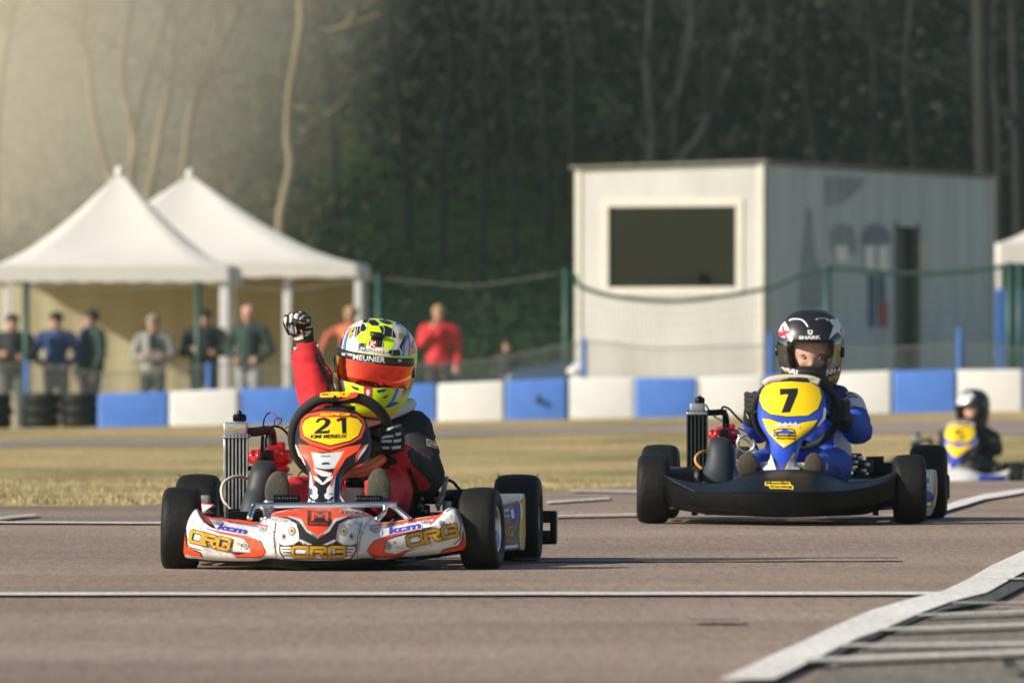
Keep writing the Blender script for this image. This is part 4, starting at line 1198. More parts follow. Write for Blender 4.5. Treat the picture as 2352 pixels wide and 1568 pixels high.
def bumper(fr, parent, zf, cols, m, yb=.10):
    """cols: (x, y_top, y_shoulder, y_mid, y_low, depth_front, depth_top)"""
    C = cr([tuple(c) for c in cols], 5); secs = []
    for c in C:
        x, yt, ys, ym, yl, df, dt = c
        if ys < yt + 3: ys = yt + 3
        pts = [(x, yt + 22, dt + .05), (x, yt + 3, dt + .02), (x, yt, dt), (x, yt * .6 + ys * .4, dt * .55 + df * .45), (x, ys, df + .006), (x, ys + (ym - ys) * .12, df), (x, ym, df), (x, ym + (yl - ym) * .6, df + .006), (x, yl, df + .03), (x, yl - 4, df + yb)]
        secs.append([fr.p(zf(a, b), d) for a, b, d in pts])
    return build('front_bumper', MB().loft(secs), m, parent)

def panel(fr, parent, zf, rows, m, thick=.05, bulge=.035, name='number_panel', pw=2.4):
    secs = []
    for r_ in cr([tuple(r) for r in rows], 5):
        y, xl, xr, d = r_
        n = 14; ring = []
        for i in range(n + 1):
            t = -1 + 2 * i / n
            ring.append(fr.p(zf((xl + xr) / 2 + (xr - xl) / 2 * t, y), d + bulge * abs(t) ** pw))
        for i in range(n, -1, -1):
            t = -1 + 2 * i / n
            ring.append(fr.p(zf((xl + xr) / 2 + (xr - xl) / 2 * t * .96, y), d + bulge + thick - .4 * bulge * (1 - abs(t) ** 2)))
        secs.append(ring)
    return build(name, MB().loft(secs, cyc=True, caps=True), m, parent)

def ring_wheel(fr, parent, zf, c, rx, ry, yl, tube, m, flat=0.25, tilt=.10, n=48):
    P = []
    for k in range(n):
        a = 2 * math.pi * k / n
        x, y = math.cos(a), math.sin(a)
        y2 = y if y < 1 - flat * .5 else 1 - flat * .5
        q = zf(c[0] + rx * (abs(x) ** .9) * (1 if x > 0 else -1), c[1] - ry * (y2))
        P.append(fr.p(q, yl + tilt * (-y)))
    o = build('steering_wheel', MB().tube(P, tube, n=12, close=True), m, parent)
    return o, P

def helmet(fr, parent, c, k, rot, m, port=False, name='helmet'):
    """c centre, k size factor, rot rotation matrix; local front is -y. returns shell"""
    L = [(-.160, .080, .098, .070), (-.150, .096, .120, .085), (-.125, .110, .138, .098), (-.09, .119, .146, .112), (-.05, .126, .143, .124), (0, .131, .138, .134), (.04, .131, .132, .138), (.075, .125, .120, .135), (.105, .110, .100, .122), (.130, .086, .076, .098), (.146, .056, .048, .066), (.152, .028, .024, .034), (.154, .003, .003, .003)]
    n = 56; secs = []
    Cc = cr(L, 3)
    for (z, w, f, b) in Cc:
        row = []
        for i in range(n):
            a = 2 * math.pi * i / n; s, co = math.sin(a), math.cos(a)
            e = .90
            x = w * math.copysign(abs(s) ** e, s); y = -(f if co > 0 else b) * math.copysign(abs(co) ** e, co)
            row.append(Vector((x, y, z)))
        secs.append(row)
    ins = [[v * .93 for v in r] for r in secs[:1]]
    T = lambda v: Vector(c) + rot @ (v * k)
    mb = MB()
    vs = [T(v) for r in secs for v in r]; fs = []
    def hole(i, j):
        if not port: return False
        z = (Cc[i][0] + Cc[i + 1][0]) / 2; a = (j + .5) / n * 360; a = a if a < 180 else 360 - a
        return -.062 < z < .046 and a < 63 - 10 * abs(z + .008) / .05
    for i in range(len(secs) - 1):
        for j in range(n):
            if not hole(i, j): fs.append((i * n + j, i * n + (j + 1) % n, (i + 1) * n + (j + 1) % n, (i + 1) * n + j))
    mb.add(vs, fs)
    sh = build(name, mb, m, parent)
    if port:
        s = sh.modifiers.new('t', 'SOLIDIFY'); s.thickness = .018 * k; s.offset = -1
    def patch(z0_, z1_, a0, a1, off, nm, mm, par, nz=10, na=40, yup=0):
        rows = []
        for i in range(nz + 1):
            z = z0_ + (z1_ - z0_) * i / nz
            w, f, b = [float(np.interp(z, [q[0] for q in Cc], [q[t] for q in Cc])) for t in (1, 2, 3)]
            row = []
            for j in range(na + 1):
                a = R(a0 + (a1 - a0) * j / na); s, co = math.sin(a), math.cos(a); e = .90
                x = w * math.copysign(abs(s) ** e, s); y = -(f if co > 0 else b) * math.copysign(abs(co) ** e, co)
                v = Vector((x, y, z)); nn = Vector((s * 1.0, -co, .15)).normalized()
                o = off * (1 if 0 < i < nz and 0 < j < na else .35)
                row.append(T(v + nn * o))
            rows.append(row)
        return build(nm, MB().loft(rows), mm, par)
    return sh, patch, T

def fingers(mb, specs, r):
    for pts, rr in specs:
        P = crv(pts, 3); mb.tube(P, [rr] * len(P), n=8)
        mb.ell(P[0], rr, n=8, m=6); mb.ell(P[-1], rr, n=8, m=6)

def shoe(fr, parent, zf, c, rx, ry, yl, m, rot=0.0, depth=.09):
    """boot seen sole first: toe up"""
    secs = []
    for d, k in ((0, .80), (.004, .94), (.012, 1), (.03, 1.0), (.05, .92), (depth, .70), (depth + .02, .3)):
        ring = []
        for i in range(28):
            a = 2 * math.pi * i / 28
            ca = math.cos(a); ca = math.copysign(abs(ca) ** (.55 if math.sin(a) > 0 else .95), ca)
            x = rx * ca * (1 + .10 * min(math.sin(a), 0) - .05) * k; y = ry * math.sin(a) * (k if d < .04 else k * .92)
            x, y = x * math.cos(rot) - y * math.sin(rot), x * math.sin(rot) + y * math.cos(rot)
            ring.append(fr.p(zf(c[0] + x, c[1] + y), yl + d))
        secs.append(ring)
    mb = MB(); mb.loft(secs, cyc=True, caps=True)
    for i in range(len(mb.f)):
        ys = [mb.v[j][1] for j in mb.f[i]]
        mb.m[i] = 0 if max(ys) < yl + .013 else 1
    return build('shoe', mb, m, parent)

def kart_base(fr, r, tw_f, tw_r, blk='plastic'):
    """chassis tubes, axle, floor tray, seat: what both karts share"""
    fx, rx = tw_f, tw_r
    mb = MB(); z = .055
    for s in (-1, 1):
        mb.tube(crv([(.14 * s, -.16, z), (.22 * s, -.05, z), (.30 * s, .15, z), (.33 * s, .5, z), (.31 * s, 1.1, z)], 5), .014, n=8)
        mb.tube([(.24 * s, 0, .07), (fx * s - .03 * s, 0, .125)], .013, n=8)
        mb.tube(crv([(.33 * s, .22, z), (.50 * s, .27, z + .01), (.54 * s, .5, z + .01), (.50 * s, .75, z + .01), (.33 * s, .80, z)], 4), .010, n=8)
    for y in (-.16, .15, .62, 1.08): mb.tube([(-.28, y, z), (.28, y, z)], .014, n=8)
    build('chassis_frame', mb, M['steel'], r)
    build('floor_tray', MB().box((0, .12, .038), (.56, .62, .006)), M['dark'], r)
    build('rear_axle', MB().tube([(-rx, 1.04, .142), (rx, 1.04, .142)], .0125, n=12), M['steel'], r)
    # tie rods
    build('tie_rod', MB().tube([(-.03, .10, .10), (-fx + .07, .03, .13)], .006, n=6), M['steel'], r)
    build('tie_rod', MB().tube([(.03, .10, .10), (fx - .07, .03, .13)], .006, n=6), M['steel'], r)
    build('steering_column', MB().tube([(0, .10, .07), (0.01, .38, .46)], .010, n=8), M['steel'], r)

def seat(r, cx, m, w=.17):
    secs = []
    for (y, z, ww, cu) in [(.50, .12, .9, .25), (.58, .075, 1, .8), (.70, .06, 1, 1), (.82, .07, 1, 1), (.90, .14, 1, 1), (.94, .25, 1, .9), (.96, .36, .92, .6), (.965, .44, .8, .35)]:
        row = []
        for i in range(13):
            t = -1 + i / 6
            side = abs(t) ** 3 * cu
            lift = side * (.15 if y < .86 else .04); fwd = side * (0.0 if y < .86 else -.13)
            row.append(Vector((cx + w * ww * math.copysign(min(abs(t) ** .8, 1), t), y + fwd, z + lift)))
        secs.append(row)
    o = build('seat', MB().loft(secs), m, r)
    s = o.modifiers.new('t', 'SOLIDIFY'); s.thickness = .006
    return o

def side_pod(fr, r, s, x_in, x_out, y0, y1, zlo, zhi, m):
    """one side box between the wheels, its nose slanting back"""
    mb = MB(); secs = []
    for (y, hi, lo, xo) in ((y0, .86, .25, .93), (y0 + .03, .97, .06, 1), (y0 + .2, 1.0, 0, 1.0), (y1 - .1, .95, 0, 1), (y1, .85, .1, .95)):
        xo = x_in + (x_out - x_in) * xo
        H = zlo + (zhi - zlo) * hi; L = zlo + (zhi - zlo) * lo
        secs.append([Vector(p) for p in ((s * x_in, y, L), (s * x_in, y, H * .96), (s * (x_in + .02), y, H), (s * (xo - .035), y, H), (s * xo, y, H - .03), (s * xo, y, L + .03), (s * (xo - .03), y, L))])
    mb.loft(secs, cyc=True, caps=True)
    o = build('side_pod', mb, m, r); edge_split(o, 30); return o

# ================================================================== kart 21
FR = Frame(760, 26.7, 0.0, R(-4.0))
K = FR.p
kart1 = FR.root('racing_kart')
tag(kart1, 'white and orange racing kart with number 21 and gold lettering on its nose', 'kart')
# wheels
def wheel_at(fr, par, name, zf, c, yl, r, w, st=0, ca=0, rimm='alu'):
    p = fr.p(zf(*c), yl); p.z = r * 1.0
    return kart_tyre(name, par, p, r, w, st, ca, rimm)
wheel_at(FR, kart1, 'front_wheel', z1, (176, 1280), 0, .131, .113, R(3), R(1.5))
wheel_at(FR, kart1, 'front_wheel', z1, (1843, 1270), 0, .131, .113, R(-5), R(-2), 'alu')
wheel_at(FR, kart1, 'rear_wheel', z1, (275, 1240), 1.04, .145, .135)
wheel_at(FR, kart1, 'rear_wheel', z1, (2045, 1230), 1.04, .145, .145)
kart_base(FR, kart1, .46, .56)
seat(kart1, .02, M['plastic2'], .165)
# nose
colsL = [(186, 1335, 1350, 1390, 1422, -.10, -.07), (200, 1260, 1290, 1360, 1432, -.13, -.09), (222, 1205, 1232, 1340, 1438, -.155, -.10), (262, 1166, 1196, 1330, 1440, -.175, -.11), (305, 1196, 1236, 1345, 1446, -.19, -.12), (360, 1214, 1262, 1360, 1450, -.20, -.12), (500, 1226, 1300, 1385, 1454, -.235, -.12), (600, 1238, 1318, 1392, 1452, -.26, -.13), (645, 1216, 1296, 1380, 1440, -.275, -.14), (690, 1186, 1262, 1360, 1438, -.30, -.15), (780, 1168, 1235, 1345, 1446, -.335, -.16)]
colsC = [(935, 1158, 1222, 1345, 1450, -.35, -.16)]
colsR = [(1090, 1160, 1228, 1345, 1446, -.335, -.16), (1180, 1178, 1262, 1360, 1438, -.30, -.15), (1235, 1202, 1286, 1375, 1438, -.275, -.14), (1290, 1238, 1312, 1390, 1446, -.26, -.13), (1400, 1227, 1300, 1375, 1432, -.235, -.12), (1545, 1206, 1258, 1340, 1420, -.20, -.12), (1610, 1196, 1240, 1330, 1412, -.19, -.12), (1655, 1162, 1200, 1315, 1405, -.175, -.11), (1700, 1164, 1196, 1305, 1398, -.165, -.10), (1730, 1205, 1232, 1310, 1392, -.15, -.09), (1758, 1290, 1310, 1350, 1384, -.12, -.07)]
nose = bumper(FR, kart1, z1, colsL + colsC + colsR, M['white'])
# black underside
C = [(205, 1432, 1440, -.08), (300, 1438, 1456, -.15), (640, 1436, 1482, -.24), (800, 1440, 1496, -.30), (935, 1440, 1500, -.31), (1100, 1440, 1497, -.30), (1300, 1430, 1484, -.22), (1500, 1415, 1450, -.16), (1740, 1385, 1412, -.09)]
build('bumper_underside', MB().loft([[K(z1(x, a), d + .012), K(z1(x, (a + b) / 2), d + .008), K(z1(x, b), d + .03), K(z1(x, b), .10)] for x, a, b, d in cr(C, 4)]), M['plastic'], kart1)
p = Print(FR, [nose], step=3.4)
W_, O_, K_, G_, S_ = M['white'], M['orange'], M['ink'], M['gold'], M['grey']
def mirror_poly(zf, pts, m, cx=934.0):      # centre block is symmetric in z1
    p.poly(zf, pts, m); p.poly(zf, [(2 * cx - x, y) for x, y in pts][::-1], m)
p.poly(z3, [(262, 862), (288, 905), (306, 1030), (445, 1082), (476, 1142), (250, 1106), (243, 1080)], K_)
p.poly(z3, [(262, 880), (280, 915), (298, 1036), (436, 1090), (462, 1140), (252, 1103), (248, 1070)], O_)
p.line(z3, [(296, 690), (284, 800), (300, 1000), (330, 1030), (452, 1062)], 10, K_)
p.poly(z3, [(396, 606), (440, 628), (520, 700), (575, 770), (625, 835), (560, 812), (490, 760), (440, 690)], K_)
p.poly(z3, [(412, 612), (450, 640), (530, 718), (570, 790), (500, 745), (450, 680)], O_)
p.poly(z3, [(505, 690), (900, 735), (1215, 795), (1190, 806), (880, 768), (560, 722)], O_)
p.poly(z3, [(490, 815), (620, 846), (980, 912), (1115, 958), (1172, 1085), (1112, 1148), (850, 1148), (760, 1078), (1000, 1088), (968, 978), (900, 932), (640, 876)], K_)
p.poly(z3, [(500, 822), (620, 852), (980, 918), (1108, 964), (1164, 1085), (1108, 1140), (852, 1140), (775, 1084), (860, 1118), (1000, 1082), (972, 972), (900, 926), (640, 870)], O_)
p.glyphs(z3, 'CRG', (322, 958), (772, 1062), 112, G_, 32, 18, K_)
p.text(z3, 'kcm', (618, 838), (960, 898), 74, W_, bold=.10, shear=.25)
p.text(z3, 'kcm', (622, 836), (958, 894), 70, M['purple'], bold=.05, shear=.25)
p.text(z3, 'kartstore.com', (745, 758), (1085, 815), 18, K_, bold=.02)
for c, rx, ry in (((635, 763), 56, 22), ((1137, 832), 50, 34), ((944, 1010), 34, 46)):
    p.disc(z3, c, rx, ry, S_, rot=-.3 if rx == 50 else 0); p.disc(z3, c, rx * .74, ry * .74, M['silver'], rot=-.3 if rx == 50 else 0); p.disc(z3, c, rx * .45, ry * .45, K_); p.disc(z3, c, rx * .2, ry * .2, M['silver'])
for pts in ([(450, 1030), (560, 1060), (600, 1045), (640, 1075)], [(770, 1040), (840, 1048), (870, 1030)], [(1010, 985), (1060, 925), (1200, 880)], [(1180, 1060), (1240, 1040), (1262, 1010)], [(800, 960), (860, 985)], [(450, 690), (470, 760), (440, 820)], [(340, 700), (360, 760)]):
    p.line(z3, pts, 5, M['brown']); p.disc(z3, pts[-1], 8, 8, M['gold'], 8)
p.poly(z3, [(862, 970), (900, 975), (890, 1012), (860, 1008)], G_)
p.line(z3, [(1225, 800), (1262, 900), (1280, 1010), (1270, 1100)], 7, S_)
# centre block
p.poly(z1, [(650, 1206), (700, 1186), (830, 1160), (1050, 1160), (1170, 1180), (1250, 1206), (1130, 1210), (1045, 1228), (985, 1285), (930, 1318), (875, 1285), (840, 1228), (770, 1210)], O_)
mirror_poly(z1, [(690, 1208), (780, 1212), (836, 1232), (868, 1288), (934, 1330), (934, 1372), (846, 1372), (868, 1350), (832, 1336), (828, 1290), (815, 1248), (770, 1222)], K_)
mirror_poly(z1, [(770, 1206), (842, 1222), (880, 1280), (934, 1316), (934, 1328), (872, 1290), (834, 1236), (775, 1214)], M['silver'])
p.poly(z1, [(898, 1296), (930, 1316), (930, 1330), (905, 1313)], M['green']); p.poly(z1, [(970, 1296), (938, 1316), (938, 1330), (963, 1313)], M['redfilm'])
p.poly(z1, [(877, 1176), (1006, 1180), (1003, 1256), (877, 1254)], K_)
p.text(z1, 'M', (900, 1230), (990, 1232), 44, O_, bold=.0); 
for a, b in ((892, 912), (976, 998)): p.line(z1, [(a, 1230), (b, 1230)], 3, O_)
p.text(z1, 'MEUNIER', (890, 1250), (992, 1251), 11, M['redfilm'], bold=.01)
p.text(z1, 'BERTOMEU', (706, 1200), (830, 1200), 9, M['redfilm'], shear=.3)
p.poly(z1, [(1040, 1176), (1120, 1172), (1215, 1192), (1180, 1202), (1090, 1196), (1075, 1184)], M['silver'])
p.text(z1, 'TECRA', (1062, 1192), (1195, 1200), 15, K_, bold=.03, shear=.3)
p.text(z1, 'TECPRO', (672, 1232), (786, 1246), 20, S_, bold=.05, shear=.25); p.text(z1, 'TECPRO', (674, 1231), (784, 1244), 16, W_, bold=.0, shear=.25)
p.line(z1, [(700, 1250), (760, 1262)], 3, S_)
for s in (0, 1):
    mx = lambda x: x if not s else 1868 - x
    for c, rr in (((790, 1286), 27), ((742, 1316), 19)):
        c = (mx(c[0]), c[1]); p.disc(z1, c, rr * .8, rr, S_); p.disc(z1, c, rr * .6, rr * .78, M['silver']); p.disc(z1, (c[0] + (4 if not s else -4), c[1]), rr * .34, rr * .5, G_ if rr > 20 else K_); p.disc(z1, c, rr * .16, rr * .2, K_)
    for pts in ([(690, 1270), (720, 1275), (730, 1290)], [(670, 1300), (700, 1290), (720, 1300)], [(745, 1262), (760, 1250), (800, 1252)], [(700, 1330), (716, 1318)], [(690, 1285), (712, 1284)]):
        p.line(z1, [(mx(x), y) for x, y in pts], 2.6, M['brown'])
    p.poly(z1, [(mx(705), 1350), (mx(750), 1368), (mx(800), 1362), (mx(832), 1340), (mx(842), 1352), (mx(860), 1366), (mx(740), 1376)], K_)
    p.poly(z1, [(mx(838), 1332), (mx(905), 1362), (mx(880), 1364), (mx(836), 1344)], M['silver'])
p.poly(z1, [(722, 1368), (1148, 1368), (1146, 1400), (1118, 1442), (750, 1442), (724, 1404)], K_)
p.poly(z1, [(730, 1373), (1140, 1373), (1138, 1398), (1112, 1436), (756, 1436), (732, 1400)], W_)
for yy in (1386, 1402, 1418):
    p.line(z1, [(738 + (yy - 1386) * .3, yy), (790, yy + 2)], 5, K_); p.line(z1, [(1132 - (yy - 1386) * .3, yy), (1082, yy + 2)], 5, K_)
p.glyphs(z1, 'CRG', (790, 1421), (1092, 1421), 46, G_, 15, 7, K_)
p.line(z1, [(703, 1240), (690, 1330), (706, 1430)], 4, K_); p.line(z1, [(1178, 1236), (1152, 1330), (1150, 1430)], 4, K_)
# right wing
p.poly(z4, [(1282, 840), (1328, 1052), (1245, 1085), (1036, 1112), (1028, 1105), (1060, 1052), (1230, 1010), (1262, 960)], K_)
p.poly(z4, [(1290, 870), (1322, 1050), (1245, 1080), (1040, 1108), (1068, 1058), (1238, 1020), (1270, 965)], O_)
p.line(z4, [(1095, 640), (1165, 600), (1220, 640), (1258, 760), (1250, 940), (1180, 1000)], 10, K_)
p.poly(z4, [(220, 790), (560, 750), (900, 700), (1040, 650), (1075, 655), (1000, 715), (900, 730), (600, 770), (300, 800)], O_)
p.line(z4, [(920, 780), (1040, 660)], 14, O_)
p.poly(z4, [(220, 1075), (255, 1010), (300, 960), (460, 900), (900, 812), (1010, 790), (900, 830), (500, 925), (440, 965), (415, 1080), (540, 1108), (640, 1065), (760, 1050), (660, 1085), (600, 1140), (300, 1152)], K_)
p.poly(z4, [(228, 1072), (262, 1012), (306, 966), (460, 908), (880, 822), (500, 915), (430, 965), (405, 1078), (540, 1112), (630, 1072), (720, 1062), (650, 1080), (590, 1132), (306, 1146)], O_)
p.glyphs(z4, 'CRG', (672, 1022), (1240, 888), 112, G_, 32, 18, K_)
p.text(z4, 'kcm', (462, 902), (838, 832), 84, W_, bold=.10, shear=.1); p.text(z4, 'kcm', (468, 894), (828, 826), 76, M['purple'], bold=.05, shear=.1)
p.text(z4, 'kartstore.com', (365, 826), (760, 760), 18, K_, bold=.02)
for c, rx, ry in (((310, 835), 52, 34), ((872, 752), 56, 22), ((458, 1015), 34, 48), ((1045, 770), 30, 30)):
    p.disc(z4, c, rx, ry, S_, rot=.4 if rx == 52 else -.1); p.disc(z4, c, rx * .74, ry * .74, M['silver'], rot=.4 if rx == 52 else 0); p.disc(z4, c, rx * .45, ry * .45, K_); p.disc(z4, c, rx * .2, ry * .2, M['silver'])
for pts in ([(550, 1030), (600, 1045), (630, 1030)], [(700, 1055), (850, 1030), (870, 1015)], [(920, 1015), (960, 980), (1040, 960)], [(1190, 650), (1225, 690), (1250, 760)], [(1145, 680), (1155, 740)], [(160, 870), (150, 950), (140, 1030)], [(90, 760), (160, 790), (200, 785)]):
    p.line(z4, pts, 5, M['brown']); p.disc(z4, pts[0], 8, 8, M['gold'], 8)
p.poly(z4, [(515, 962), (552, 968), (548, 1000), (512, 996)], G_)
p.line(z4, [(318, 690), (230, 760), (170, 850), (130, 1000), (135, 1070)], 7, S_)
p.done('printed_graphics', nose)

# number panel
rows = [(604, 1000, 1060, .27), (612, 940, 1112, .262), (632, 882, 1160, .25), (670, 838, 1198, .232), (730, 815, 1220, .205), (790, 809, 1230, .178), (850, 818, 1226, .15), (890, 842, 1205, .13), (925, 862, 1150, .11), (960, 876, 1096, .09), (1000, 882, 1070, .068), (1060, 878, 1060, .03), (1140, 874, 1054, -.02), (1170, 872, 1054, -.04)]
pan = panel(FR, kart1, z1, rows, M['ink'])
p = Print(FR, [pan], step=3.4)
p.poly(z5, [(846, 400), (862, 322), (915, 270), (1050, 240), (1250, 243), (1400, 268), (1472, 325), (1488, 400), (1450, 500), (1370, 545), (1140, 622), (950, 565), (858, 500)], O_)
p.poly(z5, [(862, 392), (892, 320), (950, 285), (1020, 292), (1330, 295), (1400, 290), (1452, 335), (1468, 380), (1425, 488), (1345, 540), (1140, 585), (955, 530), (882, 486)], K_)
p.poly(z5, [(870, 390), (900, 330), (955, 300), (1030, 296), (1330, 296), (1420, 318), (1460, 376), (1418, 480), (1338, 528), (1140, 574), (962, 520), (890, 480)], M['yellow'])
p.poly(z5, [(1010, 288), (1045, 262), (1345, 262), (1375, 275), (1320, 302), (1050, 302)], O_)
p.glyphs(z5, 'CRG', (1046, 285), (1345, 285), 16, M['yellow'], 8, 5, K_)
p.poly(z5, [(1000, 350), (1030, 312), (1090, 304), (1140, 320), (1150, 352), (1120, 392), (1050, 436), (1125, 432), (1138, 418), (1140, 440), (1130, 458), (990, 462), (990, 448), (1085, 372), (1100, 345), (1080, 326), (1050, 330), (1022, 355)], K_)
p.poly(z5, [(1205, 322), (1245, 304), (1300, 304), (1302, 458), (1262, 458), (1256, 330), (1215, 345)], K_)
p.text(z5, 'KIMI MERIEUX', (952, 510), (1312, 504), 38, K_, bold=.02, shear=.25)
p.poly(z5, [(832, 562), (960, 578), (1132, 636), (1310, 588), (1452, 563), (1420, 625), (1300, 700), (1238, 800), (1182, 930), (1150, 900), (1230, 700), (1280, 640), (958, 640), (1000, 760), (1025, 860), (985, 960), (958, 800), (905, 700), (850, 620)], O_)
p.poly(z5, [(958, 638), (1070, 655), (1280, 634), (1215, 745), (1185, 800), (1090, 808), (995, 790), (975, 700)], M['silver'])
p.poly(z5, [(1050, 672), (1150, 672), (1145, 690), (1055, 690)], S_); p.poly(z5, [(1075, 742), (1130, 742), (1150, 760), (1060, 764)], K_)
p.poly(z5, [(985, 798), (1165, 846), (1140, 882), (1062, 876), (1005, 836)], W_); p.text(z5, 'JULES', (1008, 822), (1140, 862), 22, M['redfilm'], shear=.3)
p.poly(z5, [(985, 870), (1030, 892), (1075, 944), (1120, 890), (1170, 868), (1165, 905), (1080, 960), (1060, 960), (990, 905)], W_)
p.poly(z5, [(948, 820), (968, 900), (985, 960), (1020, 1000), (1020, 1040), (940, 1040), (948, 900)], W_); p.poly(z5, [(1205, 820), (1185, 900), (1140, 960), (1110, 1000), (1110, 1040), (1180, 1040), (1190, 930)], W_)
p.poly(z5, [(960, 850), (985, 990), (992, 960), (975, 860)], O_); p.poly(z5, [(1195, 830), (1150, 990), (1142, 960), (1180, 850)], O_)
for s in (0, 1):
    mx = lambda x: x if not s else 2116 - x
    p.poly(z5, [(mx(935), 1040), (mx(1000), 1030), (mx(1030), 1060), (mx(1020), 1095), (mx(990), 1105), (mx(1010), 1150), (mx(930), 1150)], W_)
    p.poly(z5, [(mx(945), 1070), (mx(1000), 1120), (mx(985), 1125), (mx(940), 1095)], K_); p.disc(z5, (mx(965), 1050), 22, 8, S_); p.line(z5, [(mx(950), 1150), (mx(965), 1110)], 9, K_)
p.poly(z5, [(805, 560), (830, 600), (880, 700), (905, 770), (860, 730), (815, 650)], W_); p.poly(z5, [(820, 590), (870, 690), (890, 745), (850, 690)], O_)
p.poly(z5, [(1520, 555), (1490, 620), (1400, 740), (1440, 640), (1500, 570)], W_); p.poly(z5, [(1500, 560), (1440, 640), (1385, 740), (1400, 660), (1470, 580)], O_)
p.line(z5, [(1235, 880), (1240, 1000), (1215, 1150)], 12, M['lblue'])
p.done('printed_graphics', pan)

# steering wheel
sw, SWP = ring_wheel(FR, kart1, z1, (1065, 770), 268, 232, .40, .0175, M['glove'], flat=.10, tilt=.07)
build('hub', MB().tube([K(z1(1040, 562), .37), K(z1(1045, 640), .35)], .018, n=10).box(K(z1(1055, 606), .33), (.10, .04, .014), bev=.005).tube([K(z1(1045, 640), .36), K(z1(830, 800), .40)], .008).tube([K(z1(1045, 640), .36), K(z1(1290, 800), .40)], .008), M['plastic'], sw)
p = Print(FR, [sw], step=3.4)
p.glyphs(z1, 'CRG', (948, 542), (1120, 540), 18, M['yellow'], 9, 5, O_)
p.poly(z1, [(1125, 522), (1165, 520), (1150, 545), (1085, 560), (1045, 562), (1090, 548)], O_)
p.done('printed_graphics', sw)

# front bar above the nose
bar = MB()
bar.tube(crv([K(z5(352, 1295), -.16), K(z5(385, 1195), -.13), K(z5(420, 1168), -.12), K(z5(480, 1162), -.12), K(z5(1690, 1152), -.12), K(z5(1745, 1160), -.12), K(z5(1800, 1200), -.12), K(z5(1925, 1300), -.14)], 6), .0095, n=10)
bar.tube(crv([K(z5(470, 1180), -.12), K(z5(505, 1210), -.13), K(z5(525, 1300), -.20)], 4), .009, n=8)
bar.tube(crv([K(z5(1690, 1165), -.12), K(z5(1670, 1240), -.13), K(z5(1600, 1300), -.20)], 4), .009, n=8)
build('front_bar', bar, M['chrome'], kart1)
for (a, b, y) in ((590, 842, 1102), (1404, 1645, 1106)):
    mb = MB(); n = 9
    for i in range(n):
        c = K(z5(a + (b - a) * (i + .5) / n, y), -.02); mb.lathe(c, [(-.006, .012), (-.004, .0145), (.004, .0145), (.006, .012)], 'x', n=14)
    mb.tube([K(z5(a, y), -.02), K(z5(b, y), -.02)], .011)
    build('pedal', mb, M['plastic'], kart1)
build('pedal_plate', MB().tube([K(z5(495, 1128), -.03), K(z5(590, 1122), -.03)], .006), M['chrome'], kart1)

# radiator
def radiator(fr, par, zf, x0, x1, yt, yb_, yl, tank, fins, body_m, fin_m, nf=6):
    A0, A1 = fr.p(zf(x0, yt), yl), fr.p(zf(x1, yb_), yl)
    w = A1.x - A0.x; h = A0.z - A1.z; cx = (A0.x + A1.x) / 2; cz = (A0.z + A1.z) / 2
    core = build('radiator', MB().box((cx, yl + .018, cz), (w, .02, h), bev=.003), M['suitblack'], par)
    mb = MB()
    for i in range(nf + 1): mb.box((A0.x + w * (i + .0) / nf, yl - .004, cz), (w * .072, .036, h * .995))
    build('radiator_tube', mb, fin_m, core)
    mb = MB(); n = 46
    for i in range(n): mb.box((cx, yl + .008, A1.z + h * (i + .5) / n), (w * .96, .016, .0012))
    tag(build('cooling_fins', mb, M['suitblack'], core), kind='stuff')
    return core, cx, w
rad, rcx, rw = radiator(FR, kart1, z5, 122, 335, 460, 1295, .62, 0, 0, M['ink'], M['alu'])
t = K(z5(222, 412), .62)
build('header_tank', MB().box((t.x, .625, t.z), (rw * 1.12, .055, .042), bev=.006).box((t.x, .60, t.z - .026), (rw * 1.2, .02, .006), bev=.002), M['alu'], rad)
build('tank_sticker', MB().add([(t.x - .03, .596, t.z - .008), (t.x + .035, .596, t.z + .004), (t.x + .03, .596, t.z + .015), (t.x - .02, .596, t.z + .006)], [(0, 1, 2, 3)]), M['brown'], rad)
c = K(z5(258, 340), .625)
mb = MB().lathe(c, [(0, .0), (0, .019), (.020, .020), (.024, .017), (.026, .0)], 'z', n=20)
for k in range(12): a = k * math.pi / 6; mb.box((c.x + .0195 * math.cos(a), c.y + .0195 * math.sin(a), c.z + .011), (.004, .004, .018))
mb.lathe(c + Vector((0, 0, .025)), [(0, .008), (.006, .007), (.011, .002), (.012, 0)], 'z', n=10)
build('filler_cap', mb, M['plastic'], rad)
build('radiator_hose', MB().tube(crv([K(z5(345, 445), .63), K(z5(430, 440), .64), K(z5(510, 425), .66), K(z5(560, 430), .70), K(z5(575, 480), .72), K(z5(580, 560), .73)], 5), .0148, n=12), M['plastic2'], kart1)
build('coolant_hose', MB().tube(crv([K(z5(345, 905), .60), K(z5(280, 880), .55), K(z5(190, 885), .52), K(z5(110, 930), .50), K(z5(80, 1010), .49), K(z5(100, 1110), .48), K(z5(160, 1190), .47), K(z5(230, 1245), .47)], 5), .0052, n=8), M['hose'], kart1)
for pts, yl in (([(345, 460), (358, 480), (352, 500)], .62), ([(105, 470), (112, 600), (108, 800), (120, 1100)], .61)):
    build('clamp', MB().tube([K(z5(*q), yl) for q in pts], .004, n=6), M['alu'], rad)
build('radiator_stay', MB().tube([K(z5(335, 800), .62), K(z5(385, 795), .62)], .008), M['plastic'], kart1)

